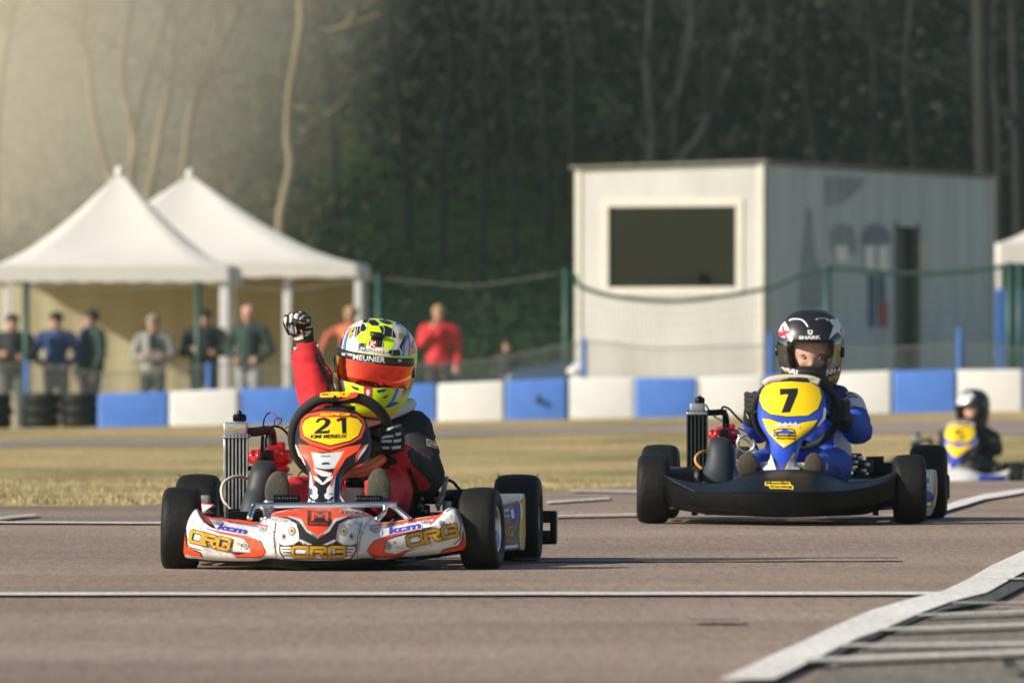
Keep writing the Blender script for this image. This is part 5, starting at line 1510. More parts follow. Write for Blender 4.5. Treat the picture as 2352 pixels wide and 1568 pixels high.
# engine
def engine(fr, par, zf, c, k, yl, big=True):
    e = fr.p(zf(*c), yl)
    r = MB()
    # ribbed head cover
    r.lathe(e, [(-.042 * k, .0), (-.042 * k, .046 * k), (-.034 * k, .052 * k), (-.026 * k, .052 * k), (-.024 * k, .046 * k), (-.018 * k, .046 * k), (-.016 * k, .055 * k), (-.002 * k, .055 * k), (.004 * k, .050 * k), (.006 * k, .040 * k), (.020 * k, .036 * k), (.030 * k, .026 * k), (.034 * k, 0)], 'z', n=24)
    for i in range(8):
        a = i * math.pi / 4 + .2; p = e + Vector((.047 * k * math.cos(a), .047 * k * math.sin(a), 0))
        r.lathe(p, [(-.012 * k, 0), (-.012 * k, .012 * k), (.012 * k, .012 * k), (.014 * k, .006 * k), (.02 * k, .006 * k), (.02 * k, 0)], 'z', n=10)
    r.box(e + Vector((.022 * k, 0, .026 * k)), (.035 * k, .03 * k, .03 * k), bev=.006 * k)
    eng = build('engine', r, M['enginered'], par)
    b = MB(); 
    b.box(e + Vector((0, .0, -.075 * k)), (.085 * k, .10 * k, .08 * k), bev=.012 * k)
    for i in range(5): b.box(e + Vector((0, 0, -.045 * k - i * .014 * k)), (.108 * k, .12 * k, .004 * k), bev=.001)
    b.lathe(e + Vector((0, .0, -.17 * k)), [(-.06 * k, .0), (-.06 * k, .06 * k), (.06 * k, .06 * k), (.06 * k, 0)], 'x', n=20)
    build('crankcase', b, M['steel'], eng)
    return eng, e
eng, ep = engine(FR, kart1, z5, (560, 690), 1.22, .78)
c = K(z5(522, 668), .70)
build('spark_plug_cover', MB().lathe(c, [(-.018, 0), (-.018, .023), (.012, .023), (.016, .018), (.018, 0)], 'z', n=18), M['plastic2'], eng)
c = K(z5(515, 600), .69)
build('spark_plug', MB().lathe(c, [(-.02, .006), (.0, .007), (.012, .005), (.02, .004), (.02, 0)], 'z', n=10), M['alu'], eng)
for pts, yl, rr, mm in (([(515, 590), (515, 520), (540, 430), (590, 385), (650, 395), (700, 430), (745, 490)], .66, .004, 'plastic'), ([(480, 640), (480, 560), (485, 480)], .68, .006, 'plastic'), ([(485, 480), (492, 400), (495, 330), (520, 275), (560, 250)], .68, .0028, 'plastic'),
                        ([(560, 250), (600, 262), (625, 310), (655, 350), (672, 385)], .68, .0018, 'redfilm'), ([(600, 370), (600, 330), (630, 304), (668, 315), (662, 350), (630, 372)], .68, .0018, 'plastic'), ([(600, 385), (660, 400), (720, 450), (760, 520)], .70, .004, 'plastic'), ([(745, 385), (700, 410)], .7, .0015, 'dark'), ([(775, 880), (745, 930), (775, 950)], .5, .004, 'brown'), ([(820, 900), (850, 840), (900, 830), (940, 860)], .45, .003, 'plastic')):
    build('cable', MB().tube(crv([K(z5(*q), yl) for q in pts], 4), rr, n=6), M[mm], kart1)
build('red_clamp', MB().lathe(K(z5(490, 620), .685), [(-.008, 0), (-.008, .008), (.008, .008), (.008, 0)], 'z', n=10), M['brown'], eng)
# exhaust airbox: tall black tapered canister leaning back beside the engine
def airbox(fr, par, zf, pts, yl0, yl1, m):
    """pts: (y, xl, xr) from top to foot"""
    secs = []
    for i, (y, xl, xr) in enumerate(cr(pts, 4)):
        t = i / (len(pts) * 4 - 4); d = yl1 + (yl0 - yl1) * t
        c = fr.p(zf((xl + xr) / 2, y), d); w = (fr.p(zf(xr, y), d).x - fr.p(zf(xl, y), d).x) / 2
        secs.append([c + Vector((w * math.cos(a), w * .85 * math.sin(a), 0)) for a in [2 * math.pi * k / 24 for k in range(24)]])
    return build('intake_silencer', MB().loft(secs, cyc=True, caps=True), m, par)
airbox(FR, kart1, z5, [(720, 460, 540), (724, 430, 575), (740, 402, 600), (780, 378, 618), (830, 362, 620), (920, 340, 600), (1000, 325, 570), (1060, 300, 545), (1120, 282, 535), (1200, 262, 520), (1280, 250, 510)], .35, .48, M['plastic2'])
p_ = K(z5(300, 1250), .30); build('bracket', MB().box((p_.x, .3, p_.z - .01), (.10, .05, .04), bev=.004).box(K(z5(205, 1270), .4), (.05, .02, .05), bev=.004), M['plastic'], kart1)
# fuel tank
c0, c1_ = K(z5(1240, 1010), .22), K(z5(1465, 1170), .22)
build('fuel_tank', MB().box(((c0.x + c1_.x) / 2, .26, (c0.z + c1_.z) / 2 - .01), (c1_.x - c0.x, .12, c0.z - c1_.z + .02), bev=.014).lathe(K(z5(1388, 1010), .24), [(-.01, .03), (.01, .027), (.018, .024), (.018, 0)], 'z', n=20), M['tank'], kart1)
build('tank_cap', MB().lathe(K(z5(1388, 960), .24), [(-.008, 0), (-.008, .030), (.020, .030), (.024, .026), (.024, 0)], 'z', n=24), M['plastic'], kart1)
build('padded_tube', MB().tube(crv([K(z5(1250, 860), .30), K(z5(1330, 845), .31), K(z5(1450, 820), .33), K(z5(1560, 775), .36), K(z5(1660, 700), .40)], 5), .0165, n=14), M['tube'], kart1)
for a, b in (((1255, 890), (1262, 1000)), ((1300, 880), (1306, 1000))):
    build('red_stay', MB().tube([K(z5(*a), .3), K(z5(*b), .3)], .007), M['enginered'], kart1)
# brake and rear parts on the right
d = K(z4(725, 580), .86)
brk = build('brake_disc', MB().lathe(d, [(-.006, 0), (-.006, .055), (.006, .055), (.006, 0)], 'x', n=28).lathe(d + Vector((.02, 0, 0)), [(-.02, 0), (-.02, .045), (.02, .04), (.02, 0)], 'x', n=24), M['dark'], kart1)
q = K(z4(900, 480), .84)
mb = MB().box(q, (.075, .05, .045), bev=.006).box(q + Vector((.01, -.02, .018)), (.05, .03, .02), bev=.005).box(q + Vector((-.02, 0, -.045)), (.05, .04, .04), bev=.005)
for k in range(4): mb.lathe(q + Vector((-.03 + .02 * k, -.03, .01)), [(0, 0), (0, .007), (.012, .007), (.012, 0)], 'y', n=8)
build('brake_caliper', mb, M['plastic'], brk)
mb = MB()
for x, y in ((790, 460), (830, 500), (870, 430), (980, 395), (990, 500), (830, 625), (1010, 610), (940, 670), (870, 640), (800, 575)): mb.lathe(K(z4(x, y), .80), [(0, 0), (0, .006), (.01, .006), (.01, 0)], 'y', n=8)
mb.tube([K(z4(800, 540), .80), K(z4(850, 600), .80)], .004); mb.tube([K(z4(960, 500), .80), K(z4(1060, 505), .80)], .007)
build('bolts', mb, M['steel'], brk)
mb = MB(); a, b, c = K(z4(1100, 275), .80), K(z4(1060, 440), .80), K(z4(1005, 575), .80)
mb.beam(a, b, .016, .016, bev=.003).beam(b, c, .014, .020, bev=.003)
for w_ in (a, b, c): mb.lathe(w_ + Vector((0, -.008, 0)), [(0, 0), (0, .008), (.016, .008), (.016, 0)], 'y', n=10)
build('brake_lever', mb, M['steel'], brk)
build('brake_cable', MB().tube(crv([K(z4(1000, 258), .82), K(z4(1060, 262), .81), K(z4(1110, 285), .80), K(z4(1180, 320), .80), K(z4(1240, 390), .80), K(z4(1310, 445), .80)], 5), [.0022] * 11 + [.005] * 15, n=6), M['plastic'], brk)
build('rear_silencer', MB().tube([K(z4(1060, 520), .96), K(z4(1350, 510), .96)], .036, n=20), M['plastic'], kart1)
build('bearing_block', MB().box(K(z4(1110, 575), .92), (.03, .05, .03), bev=.005).box(K(z4(1240, 635), .92), (.05, .03, .015), bev=.003), M['steel'], kart1)
# side pods
pod = side_pod(FR, kart1, 1, .33, .480, .20, .86, .05, .17, M['plastic'])
podl = side_pod(FR, kart1, -1, .33, .500, .20, .86, .05, .16, M['plastic'])
# outer pod skin seen between the right-hand wheels
a0, a1, a2, a3 = K(z4(1672, 455), .55), K(z4(1915, 438), .75), K(z4(1965, 480), .80), K(z4(1730, 1065), .55)
secs = []
for (yy, x0, x1, x2) in ((440, 1660, 1910, 1955), (452, 1662, 1918, 1962), (500, 1665, 1925, 1966), (640, 1668, 1925, 1968), (800, 1670, 1922, 1968), (950, 1672, 1918, 1966), (1055, 1676, 1912, 1962), (1062, 1680, 1908, 1955)):
    secs.append([K(z4(x0 - 60, yy), .52), K(z4(x0, yy), .53), K(z4((x0 + x1) / 2, yy), .56), K(z4(x1 - 15, yy), .60), K(z4(x1 + 8, yy), .64), K(z4(x2, yy), .80), K(z4(x2, yy), .84), K(z4(x0 - 60, yy), .84)])
outer = build('pod_end', MB().loft(secs, cyc=True, caps=True), M['silver'], kart1); edge_split(outer, 35)
p = Print(FR, [outer], step=3.4)
p.poly(z4, [(1660, 445), (1905, 440), (1700, 560), (1660, 500)], M['white'])
p.poly(z4, [(1712, 575), (1900, 510), (1905, 720), (1880, 900), (1735, 1050), (1715, 1040)], S_)
p.poly(z4, [(1830, 555), (1898, 545), (1890, 570), (1828, 582)], M['redfilm']); p.poly(z4, [(1718, 620), (1830, 582), (1835, 680), (1722, 705)], M['silver']); p.text(z4, 'IN MERIEUX', (1722, 690), (1832, 660), 40, M['purple'], bold=.02)
p.poly(z4, [(1790, 600), (1895, 560), (1890, 700), (1850, 780), (1800, 700)], M['blue']); p.poly(z4, [(1800, 620), (1830, 600), (1845, 700), (1815, 720)], M['white'])
p.text(z4, 'RG', (1722, 925), (1842, 915), 130, K_, bold=.09); p.text(z4, 'RG', (1726, 920), (1838, 912), 122, G_, bold=.05)
p.poly(z4, [(1735, 1040), (1760, 960), (1830, 935), (1800, 1010)], O_); p.poly(z4, [(1850, 900), (1912, 760), (1915, 1050), (1730, 1052)], S_); p.poly(z4, [(1720, 1044), (1910, 1044), (1910, 1062), (1720, 1062)], K_)
p.poly(z4, [(1925, 500), (1962, 480), (1968, 1050), (1915, 1056), (1885, 880), (1905, 720)], G_); p.poly(z4, [(1905, 540), (1925, 560), (1935, 700), (1915, 740)], W_)
p.done('printed_graphics', outer)
# left pod: pale flash seen between the two left-hand wheels
q = [K(z3(*t_), .40) for t_ in ((455, 548), (585, 556), (612, 582), (545, 615), (600, 668), (465, 655))]
s_ = [v + Vector((.0, .02, 0)) for v in q]
build('pod_flash', MB().loft([q, s_], cyc=True, caps=True), M['orange'], kart1)
q = [K(z3(*t_), .396) for t_ in ((460, 560), (575, 568), (595, 580), (535, 612), (585, 660), (470, 645))]
build('pod_flash', MB().loft([q, [v + Vector((0, .003, 0)) for v in q]], cyc=True, caps=True), M['white'], kart1)
build('pod_bracket', MB().box(K(z3(480, 510), .45), (.04, .03, .03), bev=.005), M['steel'], kart1)
# rear bumper with its slot
mb = MB(); e0, e1 = K(z4(2120, 630), 1.2), K(z4(2312, 1000), 1.2)
xr, zt, zb_2 = e1.x, e0.z, e1.z
hx, hz = K(z4(2175, 805), 1.2).x, K(z4(2175, 805), 1.2).z
hh, hw = .013, .02
for s in (1, -1):
    mb.box(((hx - .10 + hx - hw) / 2 * s, 1.23, (zt + zb_2) / 2), (.10 - hw + .0, .07, zt - zb_2), bev=.006)
    mb.box((hx * s, 1.23, (zt + hz + hh) / 2), (hw * 2 + .004, .066, zt - hz - hh), bev=.002)
    mb.box((hx * s, 1.23, (zb_2 + hz - hh) / 2), (hw * 2 + .004, .066, hz - hh - zb_2), bev=.002)
    mb.box(((hx + hw + xr) / 2 * s, 1.23, (zt + zb_2) / 2), (xr - hx - hw, .07, zt - zb_2), bev=.006)
mb.box((0, 1.235, zt - .03), ((hx - .10) * 2, .06, .05), bev=.006).box((0, 1.235, zb_2 + .02), ((hx - .10) * 2, .06, .035), bev=.006)
build('rear_bumper', mb, M['plastic'], kart1)
# little rubber whiskers on the rear tyres
for w_ in [o for o in kart1.children if o.name.startswith('rear_wheel')]:
    mb = MB()
    for k in range(22):
        a = k * .285 + .1
        for s in (-1, 1):
            p0 = Vector((s * .06, .141 * math.cos(a), .141 * math.sin(a))); mb.tube([p0, p0 * 1.06 + Vector((s * .004, 0, 0))], [.0012, .0005], n=4, cap=False)
    tag(build('moulding_whiskers', mb, M['rubber'], w_), kind='stuff')

# ================================================================== driver of kart 21
dr1 = FR.root('person')
tag(dr1, 'kart driver in red and black suit and yellow helmet, one fist raised', 'person')
SL = [M['skin'], M['suitred'], M['suitblack'], M['collar']]
RA = dict(sh=K(z1(1085, 690), .70), el=K(z1(950, 600), .58), wr=K(z1(866, 300), .60))
LA = dict(sh=K(z1(1450, 735), .72), el=K(z1(1528, 990), .60), wr=K(z1(1395, 880), .44))
caps = [
    (K(z1(1240, 1120), .84), .125, K(z1(1270, 880), .80), .125, 1), (K(z1(1270, 880), .80), .125, K(z1(1285, 760), .76), .115, 2),
    (K(z1(1120, 720), .72), .07, K(z1(1420, 745), .74), .085, 2), (K(z1(1290, 700), .76), .06, K(z1(1265, 520), .70), .055, 0), (K(z1(1258, 420), .68), .085, K(z1(1255, 330), .68), .085, 0),
    (RA['sh'], .068, RA['el'], .060, 1), (RA['el'], .068, RA['el'].lerp(RA['wr'], .5), .063, 1), (RA['el'].lerp(RA['wr'], .5), .063, RA['wr'], .046, 1),
    (LA['sh'], .072, LA['el'], .064, 2), (LA['el'], .060, LA['wr'], .046, 1),
    (K(z1(1180, 1140), .80), .085, K(z1(830, 1075), .40), .055, 1), (K(z1(830, 1075), .40), .055, K(z1(735, 1110), .06), .04, 1),
    (K(z1(1300, 1140), .80), .085, K(z1(1350, 1060), .40), .062, 1), (K(z1(1350, 1060), .40), .058, K(z1(1285, 1110), .06), .042, 1)]
fa = (RA['wr'] - RA['el']).normalized(); fb = (LA['wr'] - LA['el']).normalized()
def col1(c, k, mi):
    if k == 5: return 1 if c.x < RA['el'].x + .06 else 2
    if k == 9 and (c - (LA['el'] + fb * (c - LA['el']).dot(fb))).x > .036: return 2
    if k == 8:
        return 2 if (c.x > LA['sh'].x - .10) else 1
    if k == 2 and c.z > K(z1(1440, 690), .72).z - .0 and c.x > LA['sh'].x - .03 and c.x < LA['sh'].x + .02: return 1
    if k == 1: return 2
    return mi
bd = body('body', caps, SL, dr1, voxel=.0095, fold=.0055, fscale=17, smooth=3, colour=col1)
p = Print(FR, [bd], step=3.4)
p.poly(z5, [(2090, 510), (2192, 545), (2188, 606), (2092, 572)], M['white']); p.poly(z5, [(2096, 518), (2188, 550), (2184, 600), (2098, 566)], K_); p.text(z5, 'OMP', (2104, 566), (2186, 592), 34, M['yellow'], bold=.05)
p.poly(z6, [(585, 490), (640, 560), (700, 680), (760, 850), (780, 980), (830, 1050), (870, 1200), (850, 1290), (800, 1250), (775, 1130), (700, 1000), (640, 850), (615, 720), (640, 640)], K_)
p.line(z6, [(590, 735), (625, 860), (690, 1020), (750, 1130), (765, 1290)], 34, K_)
p.line(z6, [(700, 900), (722, 930), (745, 925)], 10, G_)
p.line(z5, [(1912, 800), (1945, 880), (2000, 1030)], 40, K_)
p.done('sleeve_patch', bd)
# neck brace
mb = MB(); P = []
for k in range(24):
    a = 2 * math.pi * k / 24; P.append(K(z1(1290, 640), .72) + Vector((.094 * math.cos(a), .10 * math.sin(a) + .01, .032 * math.cos(a) + .012 * math.sin(a))))
build('neck_brace', MB().tube(P, .018, n=12, close=True), M['collar'], dr1)
# helmet
rotH = Matrix.Rotation(R(8.5), 3, 'Y') @ Matrix.Rotation(R(-2), 3, 'Z') @ Matrix.Rotation(R(6), 3, 'X')
hc = K(z1(1256, 372), .68)
shell_m = M['fluo']
hel, patch, HT = helmet(FR, dr1, hc, .98, rotH, shell_m)
p = Print(FR, [hel], step=4)
WF, YF_, LB, RD = M['white'], M['fluo'], M['lblue'], M['redfilm']
p.poly(z6, [(880, 660), (905, 560), (960, 450), (1050, 350), (1180, 260), (1330, 222), (1500, 215), (1640, 260), (1770, 350), (1860, 470), (1920, 620), (1935, 740), (1850, 760), (1700, 770), (1400, 745), (1080, 705)], WF)
# checkered crown
p.poly(z6, [(1215, 285), (1330, 232), (1560, 232), (1620, 300), (1600, 420), (1640, 600), (1590, 690), (1440, 660), (1300, 640), (1150, 600), (1140, 490), (1230, 430), (1270, 400)], YF_)
for q in ([(1210, 268), (1290, 258), (1330, 300), (1300, 320), (1225, 330)], [(1300, 290), (1370, 285), (1430, 330), (1420, 365), (1330, 360), (1300, 330)], [(1420, 290), (1480, 270), (1560, 300), (1620, 330), (1560, 350), (1480, 330)], [(1190, 345), (1230, 340), (1265, 400), (1225, 440), (1180, 430)],
          [(1430, 370), (1520, 360), (1600, 400), (1640, 470), (1650, 520), (1560, 510), (1500, 495), (1460, 440)], [(1130, 380), (1180, 370), (1190, 430), (1130, 500), (1100, 520), (1120, 420)], [(1300, 440), (1400, 450), (1470, 480), (1480, 540), (1380, 560), (1310, 530)], [(1310, 540), (1480, 540), (1490, 640), (1420, 650), (1330, 620)],
          [(1160, 600), (1200, 590), (1260, 600), (1240, 660), (1180, 640)], [(1570, 685), (1700, 680), (1720, 760), (1600, 765), (1550, 720)], [(1640, 310), (1720, 320), (1760, 380), (1700, 360), (1650, 345)], [(1770, 500), (1800, 460), (1770, 560), (1740, 640), (1730, 700), (1700, 640)], [(1060, 430), (1110, 400), (1090, 450), (1050, 450)], [(1150, 640), (1165, 600), (1180, 650), (1170, 680)]):
    p.poly(z6, q, K_)
for q in ([(1030, 420), (1100, 375), (1130, 378), (1060, 450), (1030, 520)], [(1030, 540), (1090, 470), (1060, 440), (1040, 460)], [(1690, 460), (1740, 460), (1760, 500), (1730, 555), (1690, 530)], [(1860, 680), (1905, 610), (1930, 720), (1850, 750)], [(905, 560), (925, 520), (925, 640), (885, 660)]):
    p.poly(z6, q, G_)
for q in ([(1290, 460), (1330, 440), (1320, 560), (1250, 560)],): p.poly(z6, q, YF_)
p.line(z6, [(925, 665), (940, 560), (985, 440), (1060, 345)], 16, RD); p.line(z6, [(975, 680), (985, 580), (1010, 480), (1050, 400)], 18, LB); p.line(z6, [(950, 670), (962, 570), (1000, 460), (1060, 370)], 10, WF)
p.line(z6, [(1750, 765), (1765, 600), (1820, 470), (1800, 420)], 22, LB); p.line(z6, [(1795, 765), (1810, 600), (1830, 520), (1850, 470)], 20, WF); p.line(z6, [(1830, 760), (1835, 620), (1820, 500)], 12, RD); p.line(z6, [(1860, 660), (1885, 580), (1895, 540)], 18, RD)
for xs_ in ([(1150, 380), (1125, 500), (1105, 610)], [(1210, 300), (1190, 370), (1175, 440)], [(1330, 240), (1275, 330), (1255, 500), (1235, 690)], [(1440, 240), (1430, 330), (1500, 400), (1485, 560), (1465, 740)], [(1650, 300), (1610, 400), (1600, 540)], [(1610, 690), (1600, 760)]): p.line(z6, xs_, 7, M['silver'])
p.disc(z6, (1345, 605), 54, 50, RD, 24); p.poly(z6, [(1330, 560), (1350, 570), (1335, 600), (1385, 570), (1390, 590), (1345, 615), (1385, 650), (1370, 650), (1325, 620), (1318, 650), (1305, 640)], WF)
p.text(z6, 'KART', (1125, 700), (1325, 716), 42, K_, bold=.0, shear=.2); p.text(z6, 'MANIA', (1330, 718), (1560, 738), 36, RD, bold=.0)
# chin
p.poly(z6, [(1225, 1165), (1340, 1172), (1330, 1330), (1228, 1310)], M['redfilm'])
p.poly(z6, [(1262, 1215), (1300, 1210), (1310, 1260), (1290, 1290), (1320, 1320), (1240, 1310), (1270, 1285), (1258, 1250)], WF)
p.poly(z6, [(1040, 1148), (1158, 1190), (1155, 1225), (1090, 1205)], K_); p.poly(z6, [(1402, 1218), (1535, 1206), (1500, 1240), (1405, 1255)], K_); p.poly(z6, [(1480, 1310), (1560, 1280), (1530, 1320), (1490, 1330)], K_)
p.line(z6, [(890, 1030), (900, 1120), (935, 1230)], 30, M['redfilm']); p.line(z6, [(925, 1040), (930, 1120), (960, 1230)], 16, WF); p.line(z6, [(945, 1050), (950, 1130), (975, 1220)], 16, LB)
p.poly(z6, [(1670, 1150), (1720, 1135), (1680, 1240), (1640, 1350), (1560, 1430), (1500, 1460), (1590, 1360), (1640, 1260)], LB)
p.poly(z6, [(1720, 1135), (1790, 1110), (1750, 1230), (1700, 1320), (1620, 1380), (1660, 1300), (1690, 1230)], WF); p.poly(z6, [(1790, 1110), (1870, 1080), (1850, 1150), (1760, 1250), (1730, 1270), (1765, 1190)], RD)
p.poly(z6, [(1870, 1085), (1895, 1060), (1850, 1230), (1760, 1310), (1740, 1300), (1840, 1190)], M['silver']); p.poly(z6, [(1545, 1420), (1640, 1370), (1700, 1390), (1600, 1440), (1510, 1455)], M['blue'])
p.text(z6, 'ABARTH', (1095, 1418), (1260, 1442), 22, O_, bold=.02, shear=.2)
p.poly(z6, [(1310, 440), (1470, 455), (1460, 490), (1400, 500), (1330, 480)], M['plastic'])
p.done('painted_design', hel)
vis = patch(-.050, .040, -74, 74, .0055, 'visor', M['mirror'], hel, 10, 48)
strip = patch(.019, .049, -72, 72, .0085, 'visor_strip', M['ink'], hel, 4, 48)
p = Print(FR, [strip], step=3.4)
p.text(z6, 'MEUNIER', (1082, 812), (1508, 858), 72, WF, bold=.015); p.text(z6, 'M', (932, 755), (968, 762), 38, WF, bold=.01); p.text(z6, 'M', (1686, 848), (1728, 848), 40, WF, bold=.01); p.text(z6, '1874.COM', (1210, 850), (1362, 864), 18, WF)
p.done('printed_graphics', strip)
for s in (-1, 1): build('visor_pivot', MB().lathe(HT(Vector((.128 * s, -.03, .0))), [(-.006, 0), (-.006, .018), (.006, .018), (.006, 0)], 'x', n=16), M['ink'], hel)
tr = MB()
for zz, off, rr in ((-.053, .004, .0028),):
    tr.tube([HT(Vector((.1265 * math.sin(a), -.143 * math.cos(a), zz + .004 * abs(math.sin(a))))) for a in [R(-76 + 152 * k / 30) for k in range(31)]], rr, n=6)
tr.tube([HT(Vector((.082 * math.sin(a), (-.100 if math.cos(a) > 0 else -.072) * math.cos(a), -.160))) for a in [2 * math.pi * k / 40 for k in range(40)]], .006, n=6, close=True)
build('rubber_trim', tr, M['ink'], hel)
build('top_vent', MB().ell(HT(Vector((.005, -.105, .112))), (.026, .012, .010), rot=rotH), M['ink'], hel)
# raised fist
fc = K(z6(355, 360), .585)
def fz(x, y, d=.585): return K(z6(x, y), d)
g = []; 
caps = [(fz(300, 330, .60), .020, fz(430, 320, .60), .024, 0), (fz(330, 440, .60), .022, fz(440, 440, .60), .024, 0), (fz(400, 520, .60), .030, fz(425, 650, .60), .036, 0), (fz(425, 640, .60), .038, fz(415, 690, .60), .037, 0)]
fing = [((190, 250), (185, 330), (235, 450)), ((262, 215), (255, 310), (275, 460)), ((335, 200), (322, 290), (330, 440)), ((410, 205), (400, 300), (400, 420))]
for (a, b, c) in fing:
    caps += [(fz(*a, .592), .0105, fz(*b, .562), .0105, 0), (fz(*b, .562), .0105, fz(*c, .572), .0095, 0), (fz(*a, .592), .0105, fz(a[0] + 60, a[1] + 60, .62), .014, 0)]
caps += [(fz(500, 400, .59), .012, fz(440, 300, .560), .012, 0), (fz(440, 300, .56), .012, fz(330, 330, .548), .010, 0), (fz(500, 400, .59), .013, fz(480, 560, .60), .02, 0)]
gl = body('glove', caps, [M['glove']], dr1, voxel=.0032, smooth=1)
p = Print(FR, [gl], step=3, lift=.0008)
for q in ([(155, 262), (172, 240), (200, 240), (198, 290), (185, 350), (210, 400), (190, 380), (165, 320)], [(235, 215), (270, 185), (280, 220), (262, 310), (235, 325)], [(300, 215), (325, 195), (360, 200), (345, 260), (330, 275), (290, 255)], [(210, 330), (250, 420), (250, 470), (215, 400)], [(250, 345), (275, 350), (290, 400), (290, 475), (262, 460), (245, 400)], [(300, 360), (320, 380), (330, 430), (325, 480), (300, 470)], [(355, 170), (400, 165), (385, 190), (350, 185)]): p.poly(z6, q, M['gprint'])
for q in ([(290, 515), (330, 500), (360, 480), (385, 460), (400, 540), (330, 555), (300, 545)], [(410, 440), (460, 435), (515, 420), (520, 450), (470, 505), (430, 500), (455, 460)], [(380, 410), (410, 430), (420, 540), (395, 540)], [(290, 645), (330, 650), (350, 680), (320, 710), (300, 690)]): p.poly(z6, q, M['gprintc'])
p.poly(z6, [(350, 303), (400, 318), (460, 322), (420, 336), (360, 322)], M['yellow']); p.disc(z6, (478, 288), 20, 24, M['silver'], 14)
for i in range(4): p.line(z6, [(420 + i * 22, 215 - i * 3), (450 + i * 22, 245 - i * 2)], 6, M['gprint'])
p.text(z6, 'free', (372, 290), (440, 225), 24, M['gprint'], bold=.03)
p.line(z6, [(455, 385), (520, 372), (545, 380)], 16, M['gprint'])
p.done('glove_print', gl)
build('cuff', MB().tube(crv([fz(415, 660, .60), fz(430, 700, .60), fz(440, 735, .60)], 3), [.042] * 7, n=20), M['glove'], gl)
build('cuff_edge', MB().lathe(fz(610, 640, .585), [(-.004, .0), (-.004, .008), (.004, .008), (.004, 0)], 'y', n=4), M['collar'], gl)
# hand on the wheel
def hz(x, y, d=.40): return K(z5(x, y), d)
caps = [(hz(1800, 430, .42), .024, hz(1790, 560, .42), .026, 0), (hz(1720, 480, .44), .02, hz(1720, 580, .44), .02, 0), (hz(1790, 600, .43), .032, hz(1800, 700, .44), .040, 0), (hz(1800, 690, .44), .042, hz(1830, 760, .46), .038, 0), (hz(1700, 680, .42), .02, hz(1620, 640, .42), .018, 0)]
for i, y in enumerate((415, 480, 530, 600)):
    x0 = (1805, 1845, 1850, 1840)[i]
    caps += [(hz(x0, y - 5, .40), .0115, hz(1760, y + 2, .375), .0115, 0), (hz(1760, y + 2, .375), .0112, hz(1665, y + 10, .372), .0105, 0), (hz(1665, y + 10, .372), .0105, hz(1640, y + 10, .40), .0095, 0)]
caps += [(hz(1740, 420, .43), .013, hz(1650, 440, .43), .011, 0)]
gl = body('glove', caps, [M['glove']], dr1, voxel=.0032, smooth=1)
p = Print(FR, [gl], step=3, lift=.0008)
for q in ([(1700, 412), (1735, 392), (1742, 418), (1695, 436)], [(1652, 490), (1690, 475), (1762, 470), (1768, 490), (1700, 500), (1650, 512)], [(1782, 455), (1835, 445), (1840, 470), (1790, 482)], [(1645, 525), (1690, 518), (1750, 520), (1750, 545), (1650, 545)], [(1765, 520), (1840, 508), (1835, 538), (1768, 546)], [(1655, 585), (1720, 585), (1728, 608), (1660, 610)], [(1745, 585), (1835, 575), (1838, 602), (1750, 612)]): p.poly(z5, q, M['gprint'])
p.text(z5, 'freem', (1745, 412), (1840, 385), 26, M['gprint'], bold=.03)
p.done('glove_print', gl)
build('cuff', MB().tube([K(z5(1905, 560), .47) , K(z5(1925, 640), .475), K(z5(1885, 735), .47)], .004, n=6).tube(crv([K(z5(1880, 545), .46), K(z5(1900, 650), .46), K(z5(1870, 750), .46)], 3), .003, n=6), M['collar'], gl)
shoe(FR, dr1, z5, (628, 1000), 130, 178, -.01, [M['sole'], M['suitblack']], rot=.08)
shoe(FR, dr1, z5, (1622, 985), 130, 192, -.01, [M['sole'], M['suitblack']], rot=.03)
